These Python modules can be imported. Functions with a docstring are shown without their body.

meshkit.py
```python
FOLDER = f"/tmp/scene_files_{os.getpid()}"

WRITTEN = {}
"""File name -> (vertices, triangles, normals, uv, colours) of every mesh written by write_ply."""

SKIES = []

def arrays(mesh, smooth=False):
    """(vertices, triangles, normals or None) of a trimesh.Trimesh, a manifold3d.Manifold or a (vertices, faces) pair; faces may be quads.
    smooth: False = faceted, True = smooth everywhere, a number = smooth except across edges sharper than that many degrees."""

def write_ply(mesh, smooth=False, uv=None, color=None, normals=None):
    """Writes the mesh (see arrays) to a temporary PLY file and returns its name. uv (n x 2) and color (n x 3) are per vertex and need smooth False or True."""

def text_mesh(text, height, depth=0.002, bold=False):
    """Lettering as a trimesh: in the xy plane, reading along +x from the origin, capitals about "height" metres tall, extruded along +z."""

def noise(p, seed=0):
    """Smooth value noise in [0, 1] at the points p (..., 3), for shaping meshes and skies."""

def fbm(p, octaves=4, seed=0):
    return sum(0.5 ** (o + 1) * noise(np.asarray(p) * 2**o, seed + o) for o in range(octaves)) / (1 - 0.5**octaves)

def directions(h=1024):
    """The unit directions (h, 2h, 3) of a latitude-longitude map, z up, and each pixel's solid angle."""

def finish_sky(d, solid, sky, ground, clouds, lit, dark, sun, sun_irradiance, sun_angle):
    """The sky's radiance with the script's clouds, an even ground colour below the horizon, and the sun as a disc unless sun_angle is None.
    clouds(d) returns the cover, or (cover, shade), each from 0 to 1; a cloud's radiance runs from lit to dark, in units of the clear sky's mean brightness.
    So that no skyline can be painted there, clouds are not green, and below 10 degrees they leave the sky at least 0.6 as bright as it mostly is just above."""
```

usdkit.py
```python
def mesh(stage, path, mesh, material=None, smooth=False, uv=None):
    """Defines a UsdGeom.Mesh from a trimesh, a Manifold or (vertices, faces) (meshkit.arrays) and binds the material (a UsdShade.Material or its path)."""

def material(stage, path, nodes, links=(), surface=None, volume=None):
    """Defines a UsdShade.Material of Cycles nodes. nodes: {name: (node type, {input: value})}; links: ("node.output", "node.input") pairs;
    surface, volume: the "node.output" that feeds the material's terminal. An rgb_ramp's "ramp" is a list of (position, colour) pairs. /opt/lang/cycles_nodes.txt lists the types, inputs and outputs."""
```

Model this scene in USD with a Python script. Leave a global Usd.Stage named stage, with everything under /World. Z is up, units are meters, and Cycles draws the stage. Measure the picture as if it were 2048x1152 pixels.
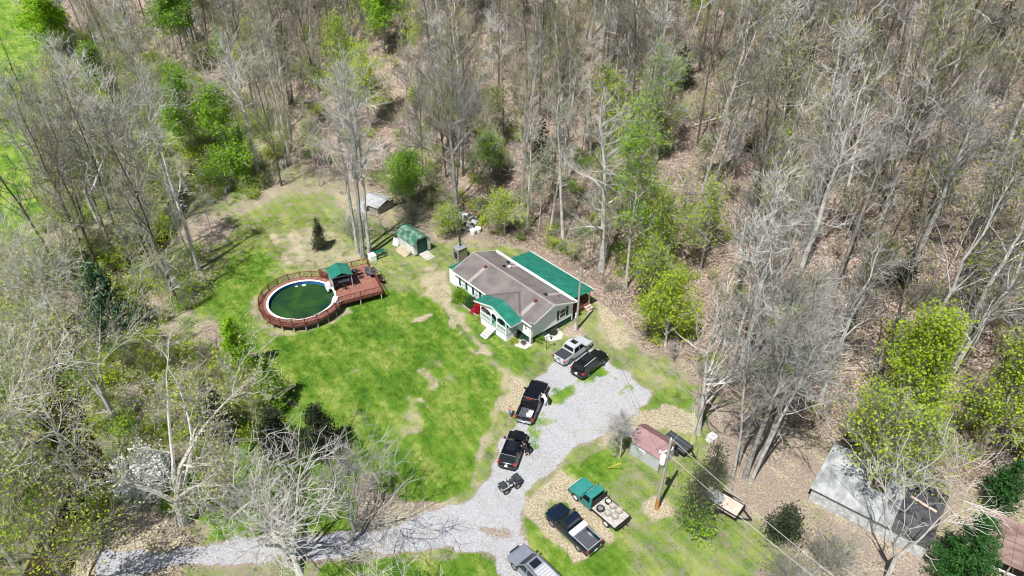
import math, re, numpy as np, trimesh, usdkit, shapely, shapely.affinity, meshkit
from shapely.geometry import Polygon, LineString, Point
from manifold3d import Manifold, CrossSection
from pxr import Usd, UsdGeom, UsdLux, UsdShade, Gf, Sdf, Vt

# ------------------------------------------------------------------ camera, sky, sun, exposure
stage = Usd.Stage.CreateInMemory()
UsdGeom.SetStageUpAxis(stage, 'Z'); UsdGeom.SetStageMetersPerUnit(stage, 1.0)
stage.SetDefaultPrim(UsdGeom.Xform.Define(stage, '/World').GetPrim())
FOC, PITCH, CAMH = 1400.0, math.radians(35.4), 53.0          # focal length in the photograph's pixels, tilt, flying height
cam = UsdGeom.Camera.Define(stage, '/World/drone_camera')
cam.CreateHorizontalApertureAttr(36.0); cam.CreateFocalLengthAttr(36.0 * FOC / 2048)
cam.CreateClippingRangeAttr((1.0, 3000.0)); cam.CreateExposureAttr(0.56)
cam.AddTranslateOp().Set((0, 0, CAMH)); cam.AddRotateXOp().Set(90 - math.degrees(PITCH))
SUN_EL, SHADOW_AZ = math.radians(61.0), math.radians(31.0)   # shadows run away from the camera and to the right
SUN_AZ = SHADOW_AZ + math.pi
sky = UsdLux.DomeLight.Define(stage, '/World/sky')
mk = usdkit.material(stage, '/World/Looks/sky', {
    's': ('sky_texture', {'sky_type': 'single_scattering', 'sun_disc': False, 'sun_elevation': SUN_EL, 'sun_rotation': SUN_AZ % (2 * math.pi)}),
    'b': ('background_shader', {'strength': 0.06})}, [('s.color', 'b.color')], surface='b.background')
UsdShade.MaterialBindingAPI.Apply(sky.GetPrim()).Bind(mk)
sun = UsdLux.DistantLight.Define(stage, '/World/sun')
sun.CreateNormalizeAttr(True); sun.CreateIntensityAttr(1.2); sun.CreateAngleAttr(0.5); sun.CreateColorAttr(Gf.Vec3f(1.0, 0.975, 0.93))
sun.AddRotateXYZOp().Set((90 - math.degrees(SUN_EL), 0, 180 - math.degrees(SUN_AZ)))

# ------------------------------------------------------------------ helpers
PI = math.pi
Rn = lambda s: np.random.default_rng(s)
used = {}
def numbered(parent, name):
    k = (parent, name); n = used.get(k, 0); used[k] = n + 1
    return name if n == 0 else f'{name}_{n:03d}'
def _path(x): return '/World' if x is None else str(x.GetPath())
def tag(p, label=None, cat=None, group=None, kind=None):
    for k, v in (('label', label), ('category', cat), ('group', group), ('kind', kind)):
        if v: p.SetCustomDataByKey(k, v)
    return p
def set_xf(p, loc=(0, 0, 0), rot=(0, 0, 0), sc=None):
    x = UsdGeom.Xformable(p); x.ClearXformOpOrder()
    x.AddTranslateOp().Set(Gf.Vec3d(*map(float, loc))); x.AddRotateXYZOp().Set(Gf.Vec3f(*map(float, rot)))
    x.AddScaleOp().Set(Gf.Vec3f(*map(float, sc if sc is not None else (1, 1, 1))))
def thing(name, label, cat, loc=(0, 0, 0), rotz=0.0, group=None, sc=None, tilt=(0, 0)):
    p = UsdGeom.Xform.Define(stage, '/World/' + numbered('/World', name)).GetPrim()
    set_xf(p, loc, (tilt[0], tilt[1], rotz), sc)
    return tag(p, label, cat, group)
def dup(root, label, loc, rotz=0.0, sc=None, group=None, tilt=(0, 0)):
    base = re.sub(r'_\d{3}$', '', root.GetName()); was = root.GetCustomData()
    r = thing(base, label, was['category'], loc, rotz, group or was.get('group'), sc, tilt)
    r.GetReferences().AddInternalReference(root.GetPath()); r.SetInstanceable(True)
    return r
def obj(name, mesh, m, parent=None, smooth=False, label=None, cat=None, kind=None, group=None, prim=None):
    pp = _path(parent)
    path = pp + '/' + numbered(pp, name)
    me = usdkit.mesh(stage, path, mesh.get() if isinstance(mesh, MB) else mesh, m, smooth)
    for k, v in (prim or {}).items():
        UsdGeom.PrimvarsAPI(me).CreatePrimvar(k, Sdf.ValueTypeNames.Color3fArray, 'vertex').Set(Vt.Vec3fArray.FromNumpy(np.asarray(v, np.float32)))
    return tag(me.GetPrim(), label, cat, group, kind)

def polytubes(P, R, sides, cap=False):
    P = np.asarray(P, float); R = np.broadcast_to(np.asarray(R, float), P.shape[:2])
    N, K = P.shape[:2]
    T = np.gradient(P, axis=1); T /= np.linalg.norm(T, axis=2, keepdims=True) + 1e-9
    ref = np.where(np.abs(T[..., 2:]) < 0.9, [0, 0, 1.0], [1.0, 0, 0])
    A = np.cross(T, ref); A /= np.linalg.norm(A, axis=2, keepdims=True) + 1e-9
    B = np.cross(T, A); a = np.arange(sides) * 2 * PI / sides
    V = P[:, :, None] + R[:, :, None, None] * (np.cos(a)[:, None] * A[:, :, None] + np.sin(a)[:, None] * B[:, :, None])
    n, i, j = np.meshgrid(np.arange(N), np.arange(K - 1), np.arange(sides), indexing='ij')
    b = n * K * sides; j2 = (j + 1) % sides
    q = np.stack([b + i * sides + j, b + i * sides + j2, b + (i + 1) * sides + j2, b + (i + 1) * sides + j], -1).reshape(-1, 4)
    F = np.vstack([q[:, [0, 2, 1]], q[:, [0, 3, 2]]])
    return V.reshape(-1, 3), F
def spikes(P0, P1, r):
    """Twigs: three-sided points from P0 to P1."""
    N = len(P0); T = P1 - P0; T = T / (np.linalg.norm(T, axis=1, keepdims=True) + 1e-9)
    ref = np.where(np.abs(T[:, 2:]) < 0.9, [0, 0, 1.0], [1.0, 0, 0]); A = np.cross(T, ref); A /= np.linalg.norm(A, axis=1, keepdims=True) + 1e-9
    B = np.cross(T, A); r = np.broadcast_to(r, (N,))[:, None]
    V = np.stack([P0 + r * A, P0 + r * (-.5 * A + .866 * B), P0 + r * (-.5 * A - .866 * B), P1], 1).reshape(-1, 3)
    k = np.arange(N)[:, None] * 4
    return V, np.vstack([k + [0, 1, 3], k + [1, 2, 3], k + [2, 0, 3]])

class MB:
    """Collects shapes into one mesh."""
    def __init__(s): s.v, s.f, s.n = [], [], 0
    def add(s, v, f):
        v = np.asarray(v, float); f = np.asarray(f, int)
        if f.shape[1] == 4: f = np.vstack([f[:, [0, 1, 2]], f[:, [0, 2, 3]]])
        s.v.append(v); s.f.append(f + s.n); s.n += len(v); return s
    def tm(s, m): return s.add(*meshkit.arrays(m)[:2])
    def box(s, x0, x1, y0, y1, z0, z1):
        v = np.array([[x, y, z] for x in (x0, x1) for y in (y0, y1) for z in (z0, z1)])
        return s.add(v, [[0, 1, 3, 2], [4, 6, 7, 5], [0, 4, 5, 1], [2, 3, 7, 6], [0, 2, 6, 4], [1, 5, 7, 3]])
    def bar(s, p0, p1, w, h=None, up=(0, 0, 1)):
        """A rectangular bar from p0 to p1, w wide and h high."""
        p0, p1 = np.asarray(p0, float), np.asarray(p1, float); h = h or w
        t = p1 - p0; t /= np.linalg.norm(t); up = np.asarray(up, float)
        if abs(t @ up) > .98: up = np.array([1.0, 0, 0])
        a = np.cross(t, up); a /= np.linalg.norm(a); b = np.cross(a, t)
        v = np.array([p + i * a * w / 2 + j * b * h / 2 for p in (p0, p1) for i, j in ((-1, -1), (1, -1), (1, 1), (-1, 1))])
        return s.add(v, [[3, 2, 1, 0], [4, 5, 6, 7], [0, 1, 5, 4], [1, 2, 6, 5], [2, 3, 7, 6], [3, 0, 4, 7]])
    def tube(s, pts, r, sides=6):
        P = np.asarray(pts, float)[None]; v, f = polytubes(P, r, sides); s.add(v, f)
        K = P.shape[1]
        for k, flip in ((0, 1), (K - 1, -1)):
            c = [[k * sides, k * sides + (i + 1 if flip == 1 else i), k * sides + (i if flip == 1 else i + 1)] for i in range(1, sides - 1)]
            s.f.append(np.array(c) + s.n - len(v))
        return s
    def cyl(s, c, r, h, n=16, r2=None):
        """An upright cylinder or cone standing on c."""
        r2 = r if r2 is None else r2; a = np.arange(n) * 2 * PI / n; c = np.asarray(c, float)
        ring = np.stack([np.cos(a), np.sin(a), 0 * a], 1)
        v = np.vstack([c + ring * r, c + [0, 0, h] + ring * r2, [c], [c + [0, 0, h]]]); i = np.arange(n); j = (i + 1) % n
        return s.add(v, np.vstack([np.stack([i, j, n + j], 1), np.stack([i, n + j, n + i], 1), np.stack([j, i, 0 * i + 2 * n], 1), np.stack([n + i, n + j, 0 * i + 2 * n + 1], 1)]))
    def ext(s, poly, z0, z1):
        return s.tm(trimesh.creation.extrude_polygon(Polygon(poly) if not hasattr(poly, 'area') else poly, z1 - z0, engine='earcut').apply_translation([0, 0, z0]))
    def slab(s, quad, th):
        """A flat slab: four corners (counter-clockwise seen from above) and a thickness downwards along the normal."""
        q = np.asarray(quad, float); n = np.cross(q[1] - q[0], q[2] - q[0]); n /= np.linalg.norm(n)
        v = np.vstack([q, q - n * th]); k = len(q)
        f = [[0, i, i + 1] for i in range(1, k - 1)] + [[k, k + i + 1, k + i] for i in range(1, k - 1)]
        for i in range(k): j = (i + 1) % k; f += [[i, k + i, k + j], [i, k + j, j]]
        return s.add(v, f)
    def ball(s, c, r, sub=1, sc=(1, 1, 1)):
        m = trimesh.creation.icosphere(sub, 1.0); return s.add(m.vertices * np.asarray(sc) * r + np.asarray(c), m.faces)
    def get(s): return np.vstack(s.v), np.vstack(s.f)

# ------------------------------------------------------------------ materials
def simple(name, c1, c2=None, scale=4.0, rough=.6, bump=0.0, bscale=None, metal=0.0, coat=0.0, spec=.4, vary=0.0, detail=4.0, stretch=None, lo=.3, hi=.7):
    """A surface whose colour wanders between c1 and c2; vary shifts the brightness from object to object."""
    c2 = c2 or c1
    n = {'tc': ('texture_coordinate', {}), 'mp': ('mapping', {'scale': stretch or (1, 1, 1)}), 'n': ('noise_texture', {'scale': scale, 'detail': detail, 'roughness': .6}),
         'r': ('rgb_ramp', {'ramp': [(lo, c1), (hi, c2)]}), 'p': ('principled_bsdf', {'roughness': rough, 'metallic': metal, 'coat_weight': coat, 'specular_ior_level': spec})}
    l = [('tc.object', 'mp.vector'), ('mp.vector', 'n.vector'), ('n.fac', 'r.fac')]
    out = 'r.color'
    if vary:
        n['oi'] = ('object_info', {}); n['mr'] = ('map_range', {'from_min': 0.0, 'from_max': 1.0, 'to_min': 1 - vary, 'to_max': 1 + vary})
        n['hs'] = ('hsv', {'hue': .5, 'saturation': 1.0, 'fac': 1.0}); l += [('oi.random', 'mr.value'), ('mr.result', 'hs.value'), ('r.color', 'hs.color')]; out = 'hs.color'
    l.append((out, 'p.base_color'))
    if bump:
        n['n2'] = ('noise_texture', {'scale': bscale or scale * 4, 'detail': 3.0}); n['b'] = ('bump', {'strength': 1.0, 'distance': bump})
        l += [('mp.vector', 'n2.vector'), ('n2.fac', 'b.height'), ('b.normal', 'p.normal')]
    return usdkit.material(stage, '/World/Looks/' + name, n, l, surface='p.BSDF')
def leafmat(name, dark, mid, light, trans=.35):
    n = {'g': ('geometry', {}), 'tc': ('texture_coordinate', {}), 'n': ('noise_texture', {'scale': .45, 'detail': 2.0}),
         'oi': ('object_info', {}), 'm1': ('math', {'math_type': 'multiply_add', 'value2': .55, 'value3': -.12}), 'm2': ('math', {'math_type': 'multiply_add', 'value2': .35}), 'm3': ('math', {'math_type': 'multiply_add', 'value2': .22}),
         'r': ('rgb_ramp', {'ramp': [(.05, dark), (.45, mid), (.9, light)]}),
         'p': ('principled_bsdf', {'roughness': .55, 'specular_ior_level': .3}), 't': ('translucent_bsdf', {}), 'mx': ('mix_closure', {'fac': trans})}
    l = [('tc.object', 'n.vector'), ('g.random_per_island', 'm1.value1'), ('n.fac', 'm2.value1'), ('m1.value', 'm2.value3'), ('oi.random', 'm3.value1'), ('m2.value', 'm3.value3'), ('m3.value', 'r.fac'),
         ('r.color', 'p.base_color'), ('r.color', 't.color'), ('p.BSDF', 'mx.closure1'), ('t.BSDF', 'mx.closure2')]
    return usdkit.material(stage, '/World/Looks/' + name, n, l, surface='mx.closure')
M = {}
M['bark'] = simple('grey_bark', (.23, .22, .20), (.56, .545, .51), 2.2, .9, .015, 9, vary=.42, spec=.1)
M['bark_dark'] = simple('dark_bark', (.06, .052, .045), (.18, .16, .135), 2.2, .9, .02, 9, vary=.2, spec=.1)
M['bark_white'] = simple('pale_bark', (.34, .32, .29), (.60, .58, .54), 1.6, .85, .01, 9, vary=.1, spec=.1)
M['twig'] = simple('grey_twigs', (.20, .195, .18), (.44, .43, .405), .7, .9, vary=.45, spec=.1)
M['twig_tan'] = simple('tan_twigs', (.2, .175, .13), (.42, .385, .295), .7, .9, vary=.42, spec=.1)
M['twig_white'] = simple('pale_twigs', (.34, .325, .30), (.54, .52, .485), 1.0, .9, vary=.1, spec=.1)
M['twig_dark'] = simple('dark_twigs', (.1, .088, .078), (.24, .21, .185), .8, .9, vary=.2, spec=.1)
M['leaf_lime'] = leafmat('lime_leaves', (.30, .42, .025), (.62, .77, .055), (.80, .88, .17), .5)
M['leaf_green'] = leafmat('fresh_green_leaves', (.18, .35, .02), (.44, .68, .04), (.66, .82, .12), .5)
M['leaf_olive'] = leafmat('olive_buds', (.17, .19, .045), (.38, .40, .11), (.58, .58, .22))
M['leaf_cream'] = leafmat('cream_buds', (.34, .34, .13), (.58, .57, .27), (.80, .77, .46))
M['needle'] = leafmat('cedar_needles', (.03, .045, .02), (.075, .098, .042), (.16, .18, .09), .2)
M['needle_pine'] = leafmat('pine_needles', (.02, .085, .016), (.07, .21, .04), (.17, .37, .09), .3)
M['needle_blue'] = leafmat('blue_green_needles', (.06, .14, .06), (.14, .27, .13), (.28, .44, .25), .2)
M['petal_white'] = leafmat('white_blossom', (.74, .76, .70), (.86, .87, .84), (.95, .95, .94), .2)
M['petal_red'] = leafmat('red_blossom', (.42, .012, .03), (.68, .025, .055), (.8, .12, .14), .3)
M['white'] = simple('white_vinyl', (.74, .75, .76), (.84, .85, .86), 1.5, .45)
M['white_trim'] = simple('white_trim', (.78, .78, .78), (.86, .86, .86), 3, .5)
M['white_old'] = simple('weathered_white_siding', (.42, .42, .41), (.78, .78, .76), 1.6, .7, stretch=(1, 1, .4))
M['green_metal'] = simple('green_metal_roof', (.010, .125, .088), (.026, .205, .15), 1.1, .42, metal=0.0, spec=.5, coat=.15)
M['green_metal_old'] = simple('green_painted_boards', (.02, .10, .06), (.24, .36, .27), 1.1, .75, lo=.42, hi=.72)
M['green_dark'] = simple('dark_green_paint', (.004, .035, .026), (.008, .055, .04), 1.5, .5)
M['skirt'] = simple('dark_green_skirting', (.004, .04, .03), (.008, .06, .045), 1.5, .5)
M['shutter'] = simple('green_shutters', (.006, .055, .05), (.012, .075, .065), 2, .5)
M['glass'] = usdkit.material(stage, '/World/Looks/dark_window_glass', {'p': ('principled_bsdf', {'base_color': (.012, .014, .016), 'roughness': .04, 'specular_ior_level': .6})}, [], surface='p.BSDF')
M['redwood'] = simple('red_stained_wood', (.17, .07, .052), (.33, .15, .115), 2.5, .7, .004, 12, stretch=(1, 1, 1))
M['redrail'] = simple('red_brown_railing', (.10, .025, .018), (.19, .055, .04), 3, .65)
M['wood_grey'] = simple('weathered_grey_wood', (.30, .28, .25), (.50, .47, .43), 3, .85, .004, 14)
M['wood_tan'] = simple('raw_tan_wood', (.40, .32, .23), (.60, .51, .40), 3, .8, .004, 14)
M['wood_ply'] = simple('pinkish_plywood', (.46, .33, .27), (.66, .54, .46), 2.6, .8)
M['pole'] = simple('grey_pole_wood', (.27, .245, .21), (.42, .385, .34), 2, .9, .006, 10, stretch=(2, 2, .3))
M['pole_orange'] = simple('orange_pole_base', (.34, .15, .05), (.48, .25, .09), 2, .9, .006, 10, stretch=(2, 2, .3))
M['metal'] = simple('galvanised_metal', (.42, .43, .44), (.60, .61, .62), 2, .42, metal=.6)
M['alu'] = simple('bright_aluminium', (.58, .62, .66), (.72, .75, .78), 6, .35, metal=.15)
M['black'] = simple('matte_black', (.012, .012, .013), (.03, .03, .032), 3, .6)
M['rubber'] = simple('tyre_rubber', (.016, .016, .016), (.04, .039, .037), 6, .85)
M['rubber_grey'] = simple('dusty_tyre', (.19, .185, .175), (.36, .345, .33), 6, .9)
M['rim'] = simple('alloy_rim', (.34, .34, .35), (.5, .5, .51), 5, .35, metal=.6)
M['rim_white'] = simple('white_steel_rim', (.66, .64, .6), (.8, .79, .76), 5, .5)
M['rim_rust'] = simple('rusty_white_rim', (.34, .16, .09), (.72, .66, .6), 5, .7)
M['plastic_blk'] = simple('black_plastic', (.02, .021, .023), (.045, .046, .05), 4, .5)
M['lamp_red'] = simple('red_lamp', (.40, .01, .012), (.5, .02, .02), 5, .2, coat=.5)
M['lamp_clear'] = simple('clear_lamp', (.55, .57, .6), (.75, .77, .8), 8, .12, coat=.5)
M['chrome'] = simple('chrome', (.72, .73, .75), (.82, .83, .85), 5, .16, metal=1.0)
def paint(name, c, metal=0.0, rough=.3): return simple(name, tuple(x * .94 for x in c), tuple(min(1, x * 1.05) for x in c), 1.2, rough, metal=metal, coat=.3, spec=.4)
M['p_silver'] = paint('silver_car_paint', (.46, .49, .52), .15)
M['p_black'] = paint('black_car_paint', (.0045, .005, .008))
M['p_blue'] = paint('midnight_blue_car_paint', (.006, .012, .026))
M['p_teal'] = simple('faded_teal_paint', (.02, .165, .145), (.035, .225, .2), 2.0, .45, coat=.25)
M['p_grey'] = paint('blue_grey_car_paint', (.26, .285, .335), .35)
M['p_ltgrey'] = paint('light_grey_plastic', (.46, .47, .49), 0, .4)
M['tonneau'] = simple('charcoal_vinyl', (.030, .034, .042), (.042, .046, .056), 4, .6)
M['bedliner'] = simple('grey_bed_liner', (.055, .06, .072), (.085, .09, .105), 5, .6)
M['skin'] = simple('skin', (.46, .26, .18), (.56, .34, .25), 6, .5)
M['cloth_white'] = simple('white_cotton', (.68, .73, .78), (.80, .84, .88), 8, .9)
M['cloth_black'] = simple('black_cotton', (.012, .012, .014), (.028, .028, .032), 8, .9)
M['cloth_blue'] = simple('blue_shorts', (.05, .17, .48), (.1, .28, .62), 8, .9)
M['denim'] = simple('pale_denim', (.34, .42, .52), (.46, .54, .62), 8, .9)
M['hair'] = simple('brown_hair', (.03, .018, .012), (.07, .042, .026), 10, .6)
M['hair_grey'] = simple('grey_hair', (.28, .26, .24), (.4, .38, .36), 10, .6)
M['brown_metal'] = simple('brown_metal_roof', (.20, .105, .105), (.30, .175, .175), 1.2, .45)
M['shed_grey'] = simple('grey_shed_siding', (.36, .38, .38), (.46, .48, .48), 1.2, .6)
M['barn_tin'] = simple('old_grey_tin', (.13, .14, .145), (.46, .47, .475), 1.3, .6, stretch=(1, .5, 1), detail=6)
M['barn_wall'] = simple('pale_tin_wall', (.25, .27, .27), (.60, .62, .61), 2.2, .6, detail=6)
M['barn_dark'] = simple('dark_tar_roof', (.035, .035, .04), (.09, .088, .095), 1.3, .8)
M['rust_tin'] = simple('rusted_tin', (.10, .045, .035), (.30, .22, .20), .9, .75, stretch=(.4, 1.2, 1), detail=6, bump=.004)
M['board_old'] = simple('old_barn_boards', (.18, .16, .14), (.36, .33, .29), 2, .9, stretch=(3, 3, .5))
M['tarp_grey'] = simple('grey_tarp', (.24, .25, .265), (.44, .45, .47), 3.0, .6, .02, 5)
M['tarp_dark'] = simple('black_and_grey_tarp', (.03, .035, .045), (.52, .54, .58), 1.7, .5, .03, 4, lo=.47, hi=.53)
M['tarp_blue'] = simple('navy_tarp', (.012, .018, .06), (.03, .04, .11), 2, .5)
M['stone_white'] = simple('white_gravel', (.36, .35, .32), (.64, .62, .58), 9, .9, .03, 14)
M['stone'] = simple('creek_stone', (.22, .22, .21), (.5, .5, .49), 2, .9, .01, 8, vary=.25)
M['stone_edge'] = simple('edging_stone', (.4, .33, .28), (.62, .55, .5), 5, .9, .01, 10, vary=.2)
M['liner'] = simple('blue_pool_liner', (.012, .09, .30), (.03, .19, .47), 2.5, .35)
M['furnace'] = simple('brown_furnace_tin', (.19, .17, .14), (.30, .27, .23), 2, .6)
M['yellow'] = simple('yellow_guard', (.75, .62, .02), (.85, .72, .04), 3, .5)
M['wire'] = simple('pale_cable', (.42, .42, .42), (.58, .58, .57), 3, .5, metal=.3)
M['wire_dark'] = simple('dark_cable', (.05, .05, .05), (.09, .09, .09), 3, .6)
M['soil'] = simple('dark_mulch', (.05, .032, .022), (.12, .08, .058), 6, .95, .03, 12)
M['pool_water'] = usdkit.material(stage, '/World/Looks/murky_pool_water', {
    'g': ('geometry', {}), 'n': ('noise_texture', {'scale': .28, 'detail': 3.0, 'distortion': .6}), 'r': ('rgb_ramp', {'ramp': [(.3, (.008, .032, .018)), (.5, (.018, .055, .014)), (.72, (.04, .092, .016))]}),
    'n2': ('noise_texture', {'scale': 1.6, 'detail': 3.0}), 'b': ('bump', {'distance': .012}), 'p': ('principled_bsdf', {'roughness': .06, 'ior': 1.33})},
    [('g.position', 'n.vector'), ('n.fac', 'r.fac'), ('r.color', 'p.base_color'), ('g.position', 'n2.vector'), ('n2.fac', 'b.height'), ('b.normal', 'p.normal')], surface='p.BSDF')
M['creek_water'] = usdkit.material(stage, '/World/Looks/creek_water', {
    'g': ('geometry', {}), 'n': ('noise_texture', {'scale': .5, 'detail': 3.0}), 'r': ('rgb_ramp', {'ramp': [(.3, (.016, .013, .008)), (.7, (.05, .036, .018))]}),
    'n2': ('noise_texture', {'scale': 3.0, 'detail': 3.0}), 'b': ('bump', {'distance': .02}), 'p': ('principled_bsdf', {'roughness': .08, 'ior': 1.33})},
    [('g.position', 'n.vector'), ('n.fac', 'r.fac'), ('r.color', 'p.base_color'), ('g.position', 'n2.vector'), ('n2.fac', 'b.height'), ('b.normal', 'p.normal')], surface='p.BSDF')

# ------------------------------------------------------------------ terrain
cP, sP = math.cos(PITCH), math.sin(PITCH)
TOE = LineString([(140, 10), (49, 43), (35, 51), (23.5, 58), (16, 71), (3, 87), (-11, 97), (-28, 111), (-45, 124), (-78, 158), (-140, 215), (-260, 300)])
HILL = Polygon(list(TOE.coords) + [(-260, 900), (900, 900), (900, 10)])
def smooth(x, a, b):
    t = np.clip((np.asarray(x, float) - a) / (b - a), 0, 1); return t * t * (3 - 2 * t)
def pts_of(x, y): return shapely.points(np.stack([np.asarray(x, float).ravel(), np.asarray(y, float).ravel()], 1))
def hilld(x, y):
    p = pts_of(x, y); d = shapely.distance(TOE, p); ins = shapely.contains_xy(HILL, np.asarray(x, float).ravel(), np.asarray(y, float).ravel())
    return np.where(ins, d, -d).reshape(np.shape(x))
def g0(px, py, z=0.0):
    """The point at height z seen at a pixel of the photograph."""
    u = (px - 1024) / FOC; v = (py - 576) / FOC
    t = (CAMH - z) / (sP + cP * v); return np.array([u * t, (cP - sP * v) * t])
CREEK = LineString([g0(*p) for p in [(470, 250), (400, 330), (355, 400), (300, 490), (235, 545), (150, 640), (105, 760), (140, 890), (185, 960), (120, 1060), (60, 1200), (0, 1400)]])
def tz(x, y):
    x = np.asarray(x, float); y = np.asarray(y, float)
    d = hilld(x, y)
    h = np.where(d > 0, 0.40 * d * smooth(d, -4, 16), 0.0)
    h = h + smooth(d, 4, 30) * (meshkit.fbm(np.stack([x / 26, y / 26, 0 * x], -1), 3, 5) - .5) * 7
    c = shapely.distance(CREEK, pts_of(x, y)).reshape(x.shape)
    h = h - 1.1 * (1 - smooth(c, 1.0, 4.5)) + .25 * (meshkit.fbm(np.stack([x / 7, y / 7, 0 * x], -1), 3, 8) - .5) * smooth(c, 0, 3)*smooth(np.hypot(x+2,y-58),22,40)
    return h
def Z(x, y): return float(tz(np.array([x]), np.array([y]))[0])
def G(px, py):
    """The point of the ground seen at a pixel of the photograph."""
    u = (px - 1024) / FOC; v = (py - 576) / FOC
    t = np.linspace(20, 420, 1600); x = u * t; y = (cP - sP * v) * t; z = CAMH - (sP + cP * v) * t
    below = np.nonzero(z < tz(x, y))[0]
    i = below[0] if len(below) else len(t) - 1
    for _ in range(1):
        tt = np.linspace(t[max(i - 1, 0)], t[i], 30); x = u * tt; y = (cP - sP * v) * tt; z = CAMH - (sP + cP * v) * tt
        b = np.nonzero(z < tz(x, y))[0]; j = b[0] if len(b) else 29
    return np.array([x[j], y[j], Z(x[j], y[j])])
def pix(P):
    P = np.asarray(P, float); dz = P[..., 2] - CAMH; dep = P[..., 1] * cP - dz * sP; up = P[..., 1] * sP + dz * cP
    return np.stack([1024 + FOC * P[..., 0] / dep, 576 - FOC * up / dep], -1)
def PX(l): return Polygon([g0(*p) for p in l]).buffer(0)
def PL(l): return LineString([g0(*p) for p in l])

YARD = PX([(395, 640), (420, 520), (480, 430), (560, 385), (650, 380), (720, 420), (790, 470), (880, 480), (960, 488), (1060, 492), (1190, 570), (1250, 630), (1295, 690), (1340, 745), (1400, 780), (1560, 850), (1650, 915), (1640, 990), (1600, 1050), (1570, 1152), (1500, 1300), (900, 1300), (640, 1160), (760, 1060), (830, 1000), (780, 930), (700, 880), (620, 820), (540, 740), (440, 680)])
DRIVE = PX([(200, 1112), (300, 1100), (440, 1084), (560, 1076), (680, 1070), (780, 1056), (870, 1028), (935, 995), (975, 945), (995, 905), (1018, 862), (1048, 815), (1072, 765), (1098, 735), (1122, 712), (1160, 690), (1205, 712), (1250, 742), (1302, 782), (1285, 812), (1240, 842), (1185, 884), (1122, 925), (1068, 968), (1042, 1004), (1040, 1050), (1058, 1100), (1090, 1152), (1130, 1220), (1010, 1220), (1020, 1150), (985, 1112), (930, 1100), (850, 1106), (740, 1110), (620, 1120), (500, 1126), (400, 1130), (300, 1140), (200, 1150)])
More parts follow.
